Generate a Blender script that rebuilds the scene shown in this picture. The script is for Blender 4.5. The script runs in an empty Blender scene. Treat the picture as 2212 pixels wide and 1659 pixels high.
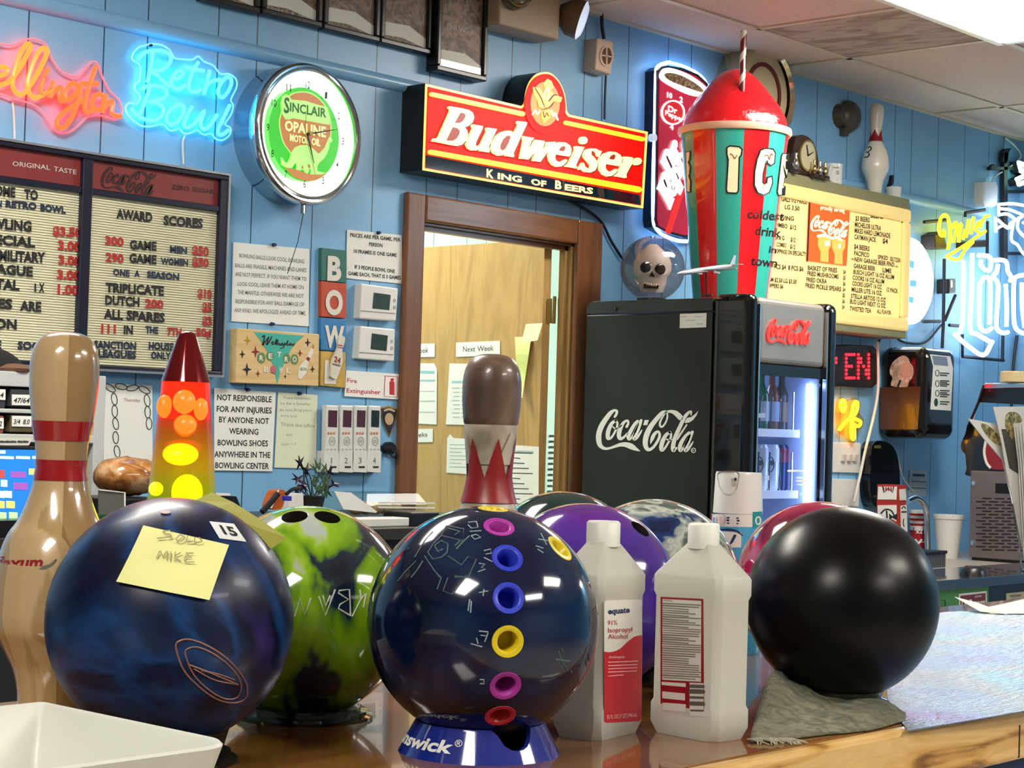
import bpy, math, random
from mathutils import Vector as V, Matrix
random.seed(7)
SC = bpy.context.scene
COL = SC.collection
PI = math.pi
# ---------------------------------------------------------------- camera, world, exposure
H = 1.39                                   # eye height above the floor
FPX, YAW, PITCH, ROLL = 3986.4, 0.837365, 0.0255508, 0.0301806
CW, CH = 2212, 1659
_f = V((math.sin(YAW)*math.cos(PITCH), math.cos(YAW)*math.cos(PITCH), math.sin(PITCH)))
_r0 = _f.cross(V((0, 0, 1))).normalized(); _u0 = _r0.cross(_f)
_r = _r0*math.cos(ROLL) + _u0*math.sin(ROLL); _u = _u0*math.cos(ROLL) - _r0*math.sin(ROLL)
EYE = V((0, 0, H))
cam = bpy.data.cameras.new('camera'); cam_o = bpy.data.objects.new('camera', cam); COL.objects.link(cam_o)
cam.sensor_width = 36; cam.lens = 36*FPX/CW; cam.clip_start = .02; cam.clip_end = 60
m4 = Matrix.Identity(4)
for i in range(3):
    m4[i][0], m4[i][1], m4[i][2], m4[i][3] = _r[i], _u[i], -_f[i], EYE[i]
cam_o.matrix_world = m4; SC.camera = cam_o
wd = bpy.data.worlds.new('world'); SC.world = wd; wd.use_nodes = True
wd.node_tree.nodes['Background'].inputs[0].default_value = (.75, .8, .9, 1)
wd.node_tree.nodes['Background'].inputs[1].default_value = .25
SC.view_settings.view_transform = 'Standard'; SC.view_settings.look = 'None'
SC.view_settings.gamma = 1; SC.view_settings.use_curve_mapping = False
SC.view_settings.exposure = 0.86
LAMP = 20.0                                # brightness of the fluorescent diffusers

# ---------------------------------------------------------------- photo rays -> places in the room
def ray(x, y): return _f*FPX + _r*(x-CW/2) - _u*(y-CH/2)
def onY(x, y, Y): d = ray(x, y); return EYE + d*(Y/d.y)
def onX(x, y, X): d = ray(x, y); return EYE + d*(X/d.x)
def onZ(x, y, Z): d = ray(x, y); return EYE + d*((Z-H)/d.z)
def onD(x, y, D): return EYE + ray(x, y)*(D/FPX)

class Plane:                               # a flat face standing in the room
    def __init__(s, o, n): s.o = V(o); s.n = V(n).normalized()
    def pt(s, x, y, d=0):
        r = ray(x, y); o = s.o + s.n*d
        return EYE + r*((o-EYE).dot(s.n)/r.dot(s.n))
class Ball:                                # the near side of a ball
    def __init__(s, c, r): s.c = V(c); s.r = r
    def pt(s, x, y, d=0):
        dr = ray(x, y).normalized(); oc = EYE - s.c; R = s.r
        b = oc.dot(dr); q = b*b - (oc.dot(oc)-R*R)
        p = EYE + dr*(-b - math.sqrt(max(q, 0)))
        return p + (p-s.c).normalized()*d
class Round:                               # side of a round tapering body: radius r0 at z0, r1 at z1
    def __init__(s, cx, cy, z0, r0, z1, r1): s.a = (cx, cy, z0, r0, z1, r1)
    def pt(s, x, y, d=0):
        cx, cy, z0, r0, z1, r1 = s.a; dr = ray(x, y).normalized(); k = (r1-r0)/(z1-z0)
        ox, oy = EYE.x-cx, EYE.y-cy; c0 = r0 + k*(EYE.z-z0)
        A = dr.x**2+dr.y**2-(k*dr.z)**2; B = 2*(ox*dr.x+oy*dr.y-c0*k*dr.z); C = ox*ox+oy*oy-c0*c0
        q = max(B*B-4*A*C, 0); t = (-B-math.sqrt(q))/(2*A)
        p = EYE+dr*t; n = V((p.x-cx, p.y-cy, 0)).normalized()
        return p+n*d
class Wrap:                                # same body, addressed by (degrees right of the viewer's line, height)
    def __init__(s, cx, cy, z0, r0, z1, r1):
        s.a = (cx, cy, z0, r0, z1, r1); s.b = math.atan2(-cy, -cx)
    def pt(s, x, y, d=0):
        cx, cy, z0, r0, z1, r1 = s.a; r = r0+(r1-r0)*(y-z0)/(z1-z0)+d; t = s.b+math.radians(x)
        return V((cx+r*math.cos(t), cy+r*math.sin(t), y))
class Flat:                                # a free plane addressed by its own (u, v) metres
    def __init__(s, o, u, v): s.o = V(o); s.u = V(u).normalized(); s.v = V(v).normalized(); s.n = s.u.cross(s.v)
    def pt(s, x, y, d=0): return s.o+s.u*x+s.v*y+s.n*d
def Z(ox, oy, k): return lambda x, y: (ox+x/k, oy+y/k)
ID = lambda x, y: (x, y)

# ---------------------------------------------------------------- materials
def lin(h):
    h = h.lstrip('#'); o = []
    for i in (0, 2, 4):
        c = int(h[i:i+2], 16)/255; o.append(c/12.92 if c <= .04045 else ((c+.055)/1.055)**2.4)
    return (*o, 1)
MATS = {}
def M(key, col=None, rough=.5, metal=0, emit=0, ecol=None, var=.08, scale=30, bump=0, bscale=200, coat=0, trans=0, sss=0, alpha=1, ior=1.5, spec=.5):
    if key in MATS: return MATS[key]
    m = bpy.data.materials.new(key); m.use_nodes = True; MATS[key] = m
    nt = m.node_tree; n = nt.nodes; b = n['Principled BSDF']; c = lin(col)
    b.inputs['Roughness'].default_value = rough; b.inputs['Metallic'].default_value = metal
    b.inputs['Coat Weight'].default_value = coat; b.inputs['Transmission Weight'].default_value = trans
    b.inputs['Coat Roughness'].default_value = .03; b.inputs['Alpha'].default_value = alpha; b.inputs['IOR'].default_value = ior; b.inputs['Specular IOR Level'].default_value = spec
    b.inputs['Base Color'].default_value = c
    tc = n.new('ShaderNodeTexCoord')
    if var:
        no = n.new('ShaderNodeTexNoise'); no.inputs['Scale'].default_value = scale; no.inputs['Detail'].default_value = 4
        nt.links.new(tc.outputs['Object'], no.inputs['Vector'])
        mx = n.new('ShaderNodeMix'); mx.data_type = 'RGBA'
        mx.inputs[6].default_value = tuple(max(0, x*(1-var)) for x in c[:3])+(1,)
        mx.inputs[7].default_value = tuple(min(1, x*(1+var)) for x in c[:3])+(1,)
        nt.links.new(no.outputs['Fac'], mx.inputs[0]); nt.links.new(mx.outputs[2], b.inputs['Base Color'])
    if emit:
        b.inputs['Emission Color'].default_value = lin(ecol or col); b.inputs['Emission Strength'].default_value = emit
    if bump:
        nb = n.new('ShaderNodeTexNoise'); nb.inputs['Scale'].default_value = bscale; nb.inputs['Detail'].default_value = 3
        nt.links.new(tc.outputs['Object'], nb.inputs['Vector'])
        bp = n.new('ShaderNodeBump'); bp.inputs['Strength'].default_value = bump; bp.inputs['Distance'].default_value = .01
        nt.links.new(nb.outputs['Fac'], bp.inputs['Height']); nt.links.new(bp.outputs['Normal'], b.inputs['Normal'])
    return m
def ramp_of(n, stops, interp='LINEAR'):
    r = n.new('ShaderNodeValToRGB'); r.color_ramp.interpolation = interp
    while len(r.color_ramp.elements) < len(stops): r.color_ramp.elements.new(.5)
    for e, (p, c) in zip(r.color_ramp.elements, stops): e.position = p; e.color = lin(c)
    return r
def swirl(key, stops, scale=6, dist=4, rough=.08, coat=.6, seed=0, stretch=(1, 1, 1), bump=0, metal=0, detail=3, spec=.5):
    """marbled / veined material: warped noise through a colour ramp"""
    if key in MATS: return MATS[key]
    m = bpy.data.materials.new(key); m.use_nodes = True; MATS[key] = m
    nt = m.node_tree; n = nt.nodes; b = n['Principled BSDF']; L = nt.links.new
    tc = n.new('ShaderNodeTexCoord'); mp = n.new('ShaderNodeMapping')
    mp.inputs['Scale'].default_value = stretch; mp.inputs['Location'].default_value = (seed*1.7, seed*.9, seed*2.3)
    L(tc.outputs['Object'], mp.inputs['Vector'])
    no = n.new('ShaderNodeTexNoise'); no.inputs['Scale'].default_value = scale; no.inputs['Detail'].default_value = detail
    no.inputs['Distortion'].default_value = dist; L(mp.outputs['Vector'], no.inputs['Vector'])
    rp = ramp_of(n, stops); L(no.outputs['Fac'], rp.inputs['Fac']); L(rp.outputs['Color'], b.inputs['Base Color'])
    b.inputs['Roughness'].default_value = rough; b.inputs['Coat Weight'].default_value = coat; b.inputs['Coat Roughness'].default_value = .02
    b.inputs['Metallic'].default_value = metal; b.inputs['Specular IOR Level'].default_value = spec
    if bump:
        bp = n.new('ShaderNodeBump'); bp.inputs['Strength'].default_value = bump; bp.inputs['Distance'].default_value = .004
        L(no.outputs['Fac'], bp.inputs['Height']); L(bp.outputs['Normal'], b.inputs['Normal'])
    return m
def wood(key, c1, c2, axis='Z', scale=14, rough=.35, coat=.2, dist=5, squash=.07):
    """grain running along one axis"""
    s = [1, 1, 1]; s['XYZ'.index(axis)] = squash
    return swirl(key, [(.3, c1), (.5, c2), (.7, c1)], scale=scale, dist=dist*.25, rough=rough, coat=coat, stretch=s, detail=6)
def clear(key, tint='#ffffff', gloss=.1, rough=.02):
    """thin clear sheet: mostly see-through with a reflective surface"""
    if key in MATS: return MATS[key]
    m = bpy.data.materials.new(key); m.use_nodes = True; MATS[key] = m
    nt = m.node_tree; n = nt.nodes; n.remove(n['Principled BSDF'])
    t = n.new('ShaderNodeBsdfTransparent'); t.inputs[0].default_value = lin(tint)
    g = n.new('ShaderNodeBsdfGlossy'); g.inputs['Roughness'].default_value = rough
    lw = n.new('ShaderNodeLayerWeight'); lw.inputs[0].default_value = .5
    pw = n.new('ShaderNodeMath'); pw.operation = 'POWER'; pw.inputs[1].default_value = 5
    ma = n.new('ShaderNodeMath'); ma.operation = 'MULTIPLY_ADD'; ma.inputs[1].default_value = .55; ma.inputs[2].default_value = gloss
    mx = n.new('ShaderNodeMixShader'); L = nt.links.new
    L(lw.outputs['Facing'], pw.inputs[0]); L(pw.outputs[0], ma.inputs[0]); L(ma.outputs[0], mx.inputs[0]); L(t.outputs[0], mx.inputs[1]); L(g.outputs[0], mx.inputs[2])
    L(mx.outputs[0], n['Material Output'].inputs[0])
    return m

# ---------------------------------------------------------------- mesh collecting
BASE = {}
def spline(p, n=6, closed=False):
    """smooth curve through the points (any dimension)"""
    out = []; N = len(p); p = [V(q) if len(q) > 2 else V((q[0], q[1], 0)) for q in p]; seg = N if closed else N-1
    for i in range(seg):
        a = p[(i-1) % N] if closed or i else p[0]*2-p[1]
        b, c = p[i], p[(i+1) % N]; d = p[(i+2) % N] if closed or i+2 < N else c*2-b
        for k in range(n):
            t = k/n; out.append(.5*((2*b)+(c-a)*t+(2*a-5*b+4*c-d)*t*t+(3*b-a-3*c+d)*t**3))
    if not closed: out.append(p[-1])
    return out
FONT_CACHE = {}
def glyphs(s, bold=0.0, shear=0.0, res=3, spacing=1.0):
    k = (s, bold, shear, res, spacing)
    if k in FONT_CACHE: return FONT_CACHE[k]
    c = bpy.data.curves.new('lettering', 'FONT'); c.body = s; c.offset = bold; c.shear = shear; c.resolution_u = res; c.space_character = spacing
    o = bpy.data.objects.new('lettering', c); COL.objects.link(o)
    dg = bpy.context.evaluated_depsgraph_get(); dg.update()
    me = bpy.data.meshes.new_from_object(o.evaluated_get(dg))
    r = ([(v.co.x, v.co.y) for v in me.vertices], [tuple(p.vertices) for p in me.polygons])
    bpy.data.objects.remove(o); bpy.data.curves.remove(c); bpy.data.meshes.remove(me)
    FONT_CACHE[k] = r; return r
class MB:
    def __init__(s): s.v = []; s.f = []
    def add(s, vs, fs):
        o = len(s.v); s.v += [V(q) for q in vs]; s.f += [tuple(i+o for i in f) for f in fs]; return s
    def box(s, x0, x1, y0, y1, z0, z1, rot=0, c=None):
        vs = [V((x, y, z)) for z in (z0, z1) for y in (y0, y1) for x in (x0, x1)]
        if rot:
            c = V(c) if c else V(((x0+x1)/2, (y0+y1)/2, 0)); R = Matrix.Rotation(rot, 3, 'Z')
            vs = [R @ (q-V((c.x, c.y, 0)))+V((c.x, c.y, 0)) for q in vs]
        return s.add(vs, [(0, 2, 3, 1), (4, 5, 7, 6), (0, 1, 5, 4), (1, 3, 7, 5), (3, 2, 6, 7), (2, 0, 4, 6)])
    def obox(s, o, u, v, n, w, h, d):
        """box from corner o along unit axes u, v, n"""
        o, u, v, n = V(o), V(u), V(v), V(n)
        vs = [o+u*a*w+v*b*h+n*c*d for c in (0, 1) for b in (0, 1) for a in (0, 1)]
        return s.add(vs, [(0, 2, 3, 1), (4, 5, 7, 6), (0, 1, 5, 4), (1, 3, 7, 5), (3, 2, 6, 7), (2, 0, 4, 6)])
    def lathe(s, prof, c=(0, 0, 0), n=48, axis=None, cap=False):
        """profile of (radius, height) turned about an axis"""
        c = V(c); ax = V(axis or (0, 0, 1)).normalized()
        e1 = ax.orthogonal().normalized() if axis else V((1, 0, 0)); e2 = ax.cross(e1)
        vs = []; fs = []; k = len(prof)
        for i in range(n):
            t = 2*PI*i/n; d = e1*math.cos(t)+e2*math.sin(t)
            vs += [c+d*r+ax*z for r, z in prof]
        for i in range(n):
            j = (i+1) % n
            fs += [(i*k+a, j*k+a, j*k+a+1, i*k+a+1) for a in range(k-1)]
        if cap:
            fs.append(tuple(i*k for i in reversed(range(n)))); fs.append(tuple(i*k+k-1 for i in range(n)))
        return s.add(vs, fs)
    def cyl(s, c, r, h, n=24, axis=None, r2=None):
        return s.lathe([(r, 0), (r if r2 is None else r2, h)], c, n, axis, True)
    def sphere(s, c, r, n=32, sc=(1, 1, 1)):
        o = len(s.v); s.lathe([(r*max(math.sin(PI*i/n), 1e-5), -r*math.cos(PI*i/n)) for i in range(n+1)], (0, 0, 0), n*2)
        c = V(c)
        for i in range(o, len(s.v)): q = s.v[i]; s.v[i] = V((q.x*sc[0], q.y*sc[1], q.z*sc[2]))+c
        return s
    def tube(s, pts, r, n=8, closed=False):
        pts = [V(p) for p in pts]; N = len(pts); vs = []; fs = []; nrm = None
        for i, p in enumerate(pts):
            a = pts[i-1] if (i or closed) else p; b = pts[(i+1) % N] if (i < N-1 or closed) else p
            t = (b-a).normalized() if (b-a).length > 1e-9 else V((0, 0, 1))
            nrm = t.orthogonal() if nrm is None else nrm-t*nrm.dot(t)
            if nrm.length < 1e-6: nrm = t.orthogonal()
            nrm = nrm.normalized(); bi = t.cross(nrm); rr = r[i] if isinstance(r, (list, tuple)) else r
            vs += [p+nrm*rr*math.cos(2*PI*k/n)+bi*rr*math.sin(2*PI*k/n) for k in range(n)]
        for i in range(N if closed else N-1):
            j = (i+1) % N
            fs += [(i*n+k, i*n+(k+1) % n, j*n+(k+1) % n, j*n+k) for k in range(n)]
        if not closed: fs += [tuple(reversed(range(n))), tuple((N-1)*n+k for k in range(n))]
        return s.add(vs, fs)
    def neon(s, S, tr, pts, r, d=.02, k=5, closed=False, smooth=True):
        q = spline(pts, k, closed) if smooth else [V((a[0], a[1], 0)) for a in pts]
        return s.tube([S.pt(*tr(a.x, a.y), d) for a in q], r, 8, closed)
    def poly(s, S, tr, pts, d0, d1):
        """traced outline on a surface, from depth d0 to d1 along its normal"""
        n = len(pts); pp = [tr(a[0], a[1]) for a in pts]
        fr = [S.pt(x, y, d1) for x, y in pp]
        vs = ([p-S.n*(d1-d0) for p in fr] if isinstance(S, (Plane, Flat)) else [S.pt(x, y, d0) for x, y in pp])+fr
        front = [tuple(range(n, 2*n))]
        if n > 4:
            from mathutils.geometry import tessellate_polygon
            front = [tuple(i+n for i in t) for t in tessellate_polygon([[V((x, y, 0)) for x, y in pp]])]
        s.add(vs, front+[(i, (i+1) % n, n+(i+1) % n, n+i) for i in range(n)])
        return s
    def rib(s, S, tr, pts, d0, d1, k=5, smooth=True, w=None):
        """brush stroke: (x, y, width) points"""
        pts = [(a[0], a[1], a[2] if len(a) > 2 else w) for a in pts]
        q = spline(pts, k) if smooth and len(pts) > 2 else [V(a) for a in pts]
        Lf = []; Rt = []; N = len(q)
        for i, p in enumerate(q):
            a = q[max(i-1, 0)]; b = q[min(i+1, N-1)]; t = V((b.x-a.x, b.y-a.y)); t = t.normalized() if t.length > 1e-9 else V((1, 0))
            nn = V((-t.y, t.x)); h = max(p.z, .01)/2; Lf.append((p.x+nn.x*h, p.y+nn.y*h)); Rt.append((p.x-nn.x*h, p.y-nn.y*h))
        def cap(p, t, h): # half disc
            a0 = math.atan2(t.y, t.x); return [(p.x+h*math.cos(a0+PI/2-PI*j/6), p.y+h*math.sin(a0+PI/2-PI*j/6)) for j in range(7)]
        for i in range(N-1):
            s.poly(S, tr, [Lf[i], Lf[i+1], Rt[i+1], Rt[i]], d0, d1)
        t = (q[-1]-q[-2]); s.poly(S, tr, cap(q[-1], t, max(q[-1].z, .01)/2), d0, d1)
        t = (q[0]-q[1]); s.poly(S, tr, cap(q[0], t, max(q[0].z, .01)/2), d0, d1)
        return s
    def disc(s, S, tr, cx, cy, rx, ry, d0, d1, n=28):
        return s.poly(S, tr, [(cx+rx*math.cos(2*PI*i/n), cy+ry*math.sin(2*PI*i/n)) for i in range(n)], d0, d1)
    def ring(s, S, tr, cx, cy, rx, ry, w, d0, d1, n=32):
        for i in range(n):
            a, b = 2*PI*i/n, 2*PI*(i+1)/n
            q = [(cx+(rx+e)*math.cos(t), cy+(ry+e)*math.sin(t)) for t, e in ((a, 0), (b, 0), (b, -w), (a, -w))]
            s.poly(S, tr, q, d0, d1)
        return s
    def text(s, S, tr, txt, p0, p1, h, d=.0006, bold=.012, shear=0, res=3, up=None):
        """lettering whose baseline runs p0 -> p1 with capitals h tall"""
        vs, fs = glyphs(txt, bold, shear, res)
        if not vs: return s
        x0 = min(v[0] for v in vs); x1 = max(v[0] for v in vs)
        ex = V((p1[0]-p0[0], p1[1]-p0[1])); ey = V(up) if up else V((ROLL*.8*h, -h))
        o = [S.pt(*tr(p0[0]+ex.x*(x-x0)/(x1-x0)+ey.x*y/.73, p0[1]+ex.y*(x-x0)/(x1-x0)+ey.y*y/.73), d) for x, y in vs]
        return s.add(o, fs)
    def patch(s, S, tr, q, nx, ny, d0, d1=None, fn=None):
        """curved sheet over the quad q (TL, TR, BR, BL)"""
        vs = []; fs = []
        for j in range(ny+1):
            for i in range(nx+1):
                a, b = i/nx, j/ny
                x = (q[0][0]*(1-a)+q[1][0]*a)*(1-b)+(q[3][0]*(1-a)+q[2][0]*a)*b
                y = (q[0][1]*(1-a)+q[1][1]*a)*(1-b)+(q[3][1]*(1-a)+q[2][1]*a)*b
                d = (d0+(d1-d0)*b) if d1 is not None else d0
                if fn: d += fn(a, b)
                vs.append(S.pt(*tr(x, y), d))
        w = nx+1
        for j in range(ny):
            for i in range(nx): fs.append((j*w+i, j*w+i+1, (j+1)*w+i+1, (j+1)*w+i))
        return s.add(vs, fs)
    def build(s, name, mat, parent=None, base=None, smooth=False, bevel=0, solid=0, bseg=2):
        me = bpy.data.meshes.new(name)
        if parent is not None: b = BASE[parent.name]
        else:
            if base is None:
                xs = [q.x for q in s.v]; ys = [q.y for q in s.v]; b = V(((min(xs)+max(xs))/2, (min(ys)+max(ys))/2, min(q.z for q in s.v)))
            else: b = V(base)
        me.from_pydata([q-b for q in s.v], [], s.f); me.materials.append(mat); me.validate(); me.update()
        o = bpy.data.objects.new(name, me); COL.objects.link(o)
        if parent is not None: o.parent = parent
        else: o.location = b
        BASE[o.name] = b
        import bmesh
        bm = bmesh.new(); bm.from_mesh(me); bmesh.ops.remove_doubles(bm, verts=bm.verts, dist=1e-6) if smooth else None
        bmesh.ops.recalc_face_normals(bm, faces=bm.faces); bm.to_mesh(me); bm.free()
        if solid:
            md = o.modifiers.new('solid', 'SOLIDIFY'); md.thickness = solid; md.offset = 0
        if bevel:
            md = o.modifiers.new('bevel', 'BEVEL'); md.width = bevel; md.segments = bseg; md.limit_method = 'ANGLE'; md.angle_limit = math.radians(40)
        if smooth:
            me.polygons.foreach_set('use_smooth', [True]*len(me.polygons)); me.set_sharp_from_angle(angle=math.radians(50))
        return o
def tag(o, label, cat, group=None):
    o['label'] = label; o['category'] = cat
    if group: o['group'] = group
    return o
def thing(name, label, cat, loc, group=None):
    o = bpy.data.objects.new(name, None); COL.objects.link(o); o.location = V(loc); o.empty_display_size = .05
    BASE[o.name] = V(loc); return tag(o, label, cat, group)
def struct(o): o['kind'] = 'structure'; return o
def kids(o): return [c for c in SC.objects if c.parent == o]
def copy_tree(o, loc=None, label=None, parent=None):
    c = o.copy(); COL.objects.link(c); c.parent = parent
    if loc is not None: c.location = loc
    if label: c['label'] = label
    for k in kids(o): copy_tree(k, None, None, c)
    return c
W = 4.062                                  # the panelled back wall stands at Y = W
def wall(off=0): return Plane((0, W-off, 0), (0, -1, 0))
TOP = 1.09                                 # front counter height
def counter(off=0): return Plane((0, 0, TOP+off), (0, 0, 1))
# shared materials
CHROME = M('chrome', '#d8dadb', .12, 1, var=.02); WHITE = M('white plastic', '#dcdcd6', .35); BLACK = M('black plastic', '#0c0d0f', .35)
PAPER = M('paper', '#e4e6e0', .7, var=.03); INK = M('ink', '#15161a', .6, var=0); REDINK = M('red ink', '#a8261c', .6, var=0)
DARK = M('dark blue black metal', '#12142a', .35); STEEL = M('brushed steel', '#9a9894', .38, .9, var=.1, scale=60)
CLEAR = clear('clear acrylic', '#f4f8fa', .02); WIRE = M('black cable', '#0e1024', .5); WWIRE = M('white cord', '#d4d2cc', .5)
# ================================================================ ROOM
CEIL = 2.84; XL, XR, YF = -3.0, 8.05, -4.0
def paneling(key, c, groove):
    """sheet panelling with dark vertical grooves at uneven spacing"""
    m = bpy.data.materials.new(key); m.use_nodes = True; nt = m.node_tree; n = nt.nodes; b = n['Principled BSDF']; L = nt.links.new
    g = n.new('ShaderNodeNewGeometry'); sp = n.new('ShaderNodeSeparateXYZ'); L(g.outputs['Position'], sp.inputs[0])
    tot = None
    for off, per in ((.05, 1.22), (.28, 1.22), (.42, 1.22), (.66, 1.22), (.80, 1.22), (1.03, 1.22)):
        a = n.new('ShaderNodeMath'); a.operation = 'ADD'; a.inputs[1].default_value = off; L(sp.outputs[0], a.inputs[0])
        w = n.new('ShaderNodeMath'); w.operation = 'PINGPONG'; w.inputs[1].default_value = per/2; L(a.outputs[0], w.inputs[0])
        t = n.new('ShaderNodeMath'); t.operation = 'LESS_THAN'; t.inputs[1].default_value = .0022; L(w.outputs[0], t.inputs[0])
        if tot is None: tot = t
        else:
            x = n.new('ShaderNodeMath'); x.operation = 'MAXIMUM'; L(tot.outputs[0], x.inputs[0]); L(t.outputs[0], x.inputs[1]); tot = x
    no = n.new('ShaderNodeTexNoise'); no.inputs['Scale'].default_value = 2.5; no.inputs['Detail'].default_value = 6; L(g.outputs['Position'], no.inputs['Vector'])
    rp = ramp_of(n, [(.3, c[0]), (.7, c[1])]); L(no.outputs['Fac'], rp.inputs['Fac'])
    mx = n.new('ShaderNodeMix'); mx.data_type = 'RGBA'; mx.inputs[7].default_value = lin(groove)
    L(tot.outputs[0], mx.inputs[0]); L(rp.outputs['Color'], mx.inputs[6]); L(mx.outputs[2], b.inputs['Base Color'])
    bp = n.new('ShaderNodeBump'); bp.invert = True; bp.inputs['Strength'].default_value = .6; bp.inputs['Distance'].default_value = .004
    L(tot.outputs[0], bp.inputs['Height']); L(bp.outputs['Normal'], b.inputs['Normal'])
    b.inputs['Roughness'].default_value = .38
    return m
BLUEWALL = paneling('blue panelling', ('#74aad4', '#80b6de'), '#274a66')
MINT = paneling('pale mint panelling', ('#c4dccf', '#cfe4d8'), '#6d8a83')
op0, op1, opt = onY(903, 480, W).x, onY(1243, 530, W).x, onY(905, 470, W).z      # door opening
m = MB(); T = .055
m.box(XL, op0, W, W+T, 0, CEIL).box(op1, XR, W, W+T, 0, CEIL).box(op0, op1, W, W+T, opt, CEIL)
struct(m.build('wall_back', BLUEWALL, base=(0, W, 0)))
struct(MB().box(XR, XR+.1, YF, W+.055, 0, CEIL).build('wall_right', BLUEWALL))
struct(MB().box(XL-.1, XL, YF, W+.12, 0, CEIL).build('wall_left', M('left wall paint', '#6c8ca3', .6)))
struct(MB().box(XL, XR, YF-.1, YF, 0, CEIL).build('wall_front', M('hall wall paint', '#8c8a8c', .7)))
struct(MB().box(XL, XR, YF, 6.4, -.05, 0).build('floor', M('grey vinyl floor', '#aaa396', .35, scale=8)))
# chair rail running the length of the wall
zr = onY(895, 182, W).z
m = MB(); m.lathe([(.022, 0), (.022, 7.72-XL)], (XL, W, zr-.012), 16, (1, 0, 0), True)
struct(m.build('trim_1', M('blue trim paint', '#80b4dc', .3), smooth=True))
# ceiling: tiles, tee bars, one stained tile
TILE = M('speckled ceiling tile', '#dac9bf', .85, var=.12, scale=90, bump=.9, bscale=130)
cl = struct(MB().box(XL, XR, YF, W, CEIL, CEIL+.05).build('ceiling', TILE, base=(5, 3, CEIL)))
gy = [3.727-.61*k for k in range(13)]; gx = [5.985+1.22*k for k in range(-7, 2)]
m = MB()
for y in gy: m.box(XL, XR, y-.012, y+.012, CEIL-.006, CEIL)
for x in gx: m.box(x-.012, x+.012, YF, W, CEIL-.006, CEIL)
m.box(5.363, 5.387, 3.117, 3.727, CEIL-.006, CEIL)
m.box(XL, XR, W-.025, W, CEIL-.008, CEIL)
struct(m.build('ceiling_grid', M('ceiling tee bar', '#cbbfa9', .5), cl))
st = swirl('water stained tile', [(.35, '#8f7f72'), (.6, '#b4a79c')], scale=5, dist=1.5, rough=.9, coat=0, stretch=(3, 1, 1), bump=.3)
struct(MB().box(5.39, 5.97, 3.13, 3.715, CEIL-.003, CEIL).build('stained_tile', st, cl))
# fluorescent troffers in the grid
DIFF = M('lit diffuser', '#f4f6ef', .4, emit=LAMP, ecol='#fff8ec', var=0)
def troffer(x0, x1, y0, y1, label):
    t = thing('ceiling_light', label, 'ceiling light', ((x0+x1)/2, (y0+y1)/2, CEIL-.035), 'fluorescent ceiling lights')
    fr = MB()
    for a in ((x0, x1, y0, y0+.035), (x0, x1, y1-.035, y1), (x0, x0+.035, y0+.035, y1-.035), (x1-.035, x1, y0+.035, y1-.035)):
        fr.box(*a, CEIL-.03, CEIL-.002)
    fr.build('frame', M('white enamel', '#e6e6e2', .3), t, bevel=.006)
    MB().box(x0+.035, x1-.035, y0+.035, y1-.035, CEIL-.024, CEIL-.004).build('diffuser', DIFF, t)
    return t
troffer(4.765, 5.985, 2.507, 3.117, 'white framed fluorescent ceiling light at the top right corner')
troffer(7.22, 8.03, .09, .70, 'fluorescent ceiling light over the far end of the counter, out of frame')
troffer(1.1, 2.32, 2.507, 3.117, 'fluorescent ceiling light over the till, added to brighten the left wall, out of frame')  # unseen light, placed to brighten the left wall and letter board
troffer(2.34, 3.55, -1.13, -.52, 'fluorescent ceiling light behind the viewer, out of frame')
troffer(-1.32, -.11, .09, .70, 'fluorescent ceiling light behind the counter customer, out of frame')
troffer(1.1, 2.32, -2.35, -1.74, 'fluorescent ceiling light far out in the hall, out of frame')
# door casing and office behind
CAS = wood('brown stained casing', '#5e3a20', '#7a4e2c', 'Z', 22, .3, .3); CASH = wood('brown stained head casing', '#5e3a20', '#7a4e2c', 'X', 22, .3, .3)
cx0, cx1, czt = onY(880, 440, W-.02).x, onY(1302, 520, W-.02).x, onY(884, 414, W-.02).z
d = thing('door_frame', 'brown stained wooden door casing around the open office doorway', 'door frame', ((op0+op1)/2, W, 0)); d['kind'] = 'structure'
MB().box(cx0, op0+.012, W-.022, W, 0, czt).build('jamb_casing', CAS, d, bevel=.007)
MB().box(op1-.012, cx1, W-.022, W, 0, czt).build('jamb_casing', CAS, d, bevel=.007)
MB().box(op0+.012, op1-.012, W-.022, W, opt-.012, czt).build('head_casing', CASH, d, bevel=.007)
LJ = wood('light jamb', '#8a6a3a', '#a5844f', 'Z', 20, .35, .2)
MB().box(op0-.01, op0+.018, W, W+T, 0, opt).box(op1-.018, op1+.01, W, W+T, 0, opt).box(op1-.032, op1-.016, W+.018, W+.04, 0, opt).build('jamb', LJ, d)
MB().box(op0, op1, W, W+T, opt-.02, opt+.01).box(op0, op1, W+.018, W+.04, opt-.035, opt-.02).build('head_jamb', CASH, d)
OB = 6.2
struct(MB().box(2.2, 7.5, OB, OB+.05, 0, CEIL).build('wall_office', MINT))
struct(MB().box(2.15, 2.2, W+T, OB, 0, CEIL).box(7.5, 7.55, W+T, OB, 0, CEIL).build('wall_office_side', M('office paint', '#cfe0d8', .6)))
struct(MB().box(2.2, 7.5, W, OB, CEIL, CEIL+.05).build('ceiling_office', TILE))
ol = thing('ceiling_light', 'fluorescent ceiling light inside the office, out of frame', 'ceiling light', (4.15, 4.9, CEIL-.03), 'fluorescent ceiling lights')
MB().box(3.6, 4.7, 4.6, 5.2, CEIL-.03, CEIL-.001).build('diffuser', M('office diffuser', '#f4f6ef', .4, emit=14, ecol='#fff9e6', var=0), ol)
ol = thing('ceiling_light', 'second fluorescent ceiling light added to brighten the office beyond the door, out of frame', 'ceiling light', (6.1, 4.9, CEIL-.03), 'fluorescent ceiling lights')  # unseen light, added to brighten the mint wall above the door
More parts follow.
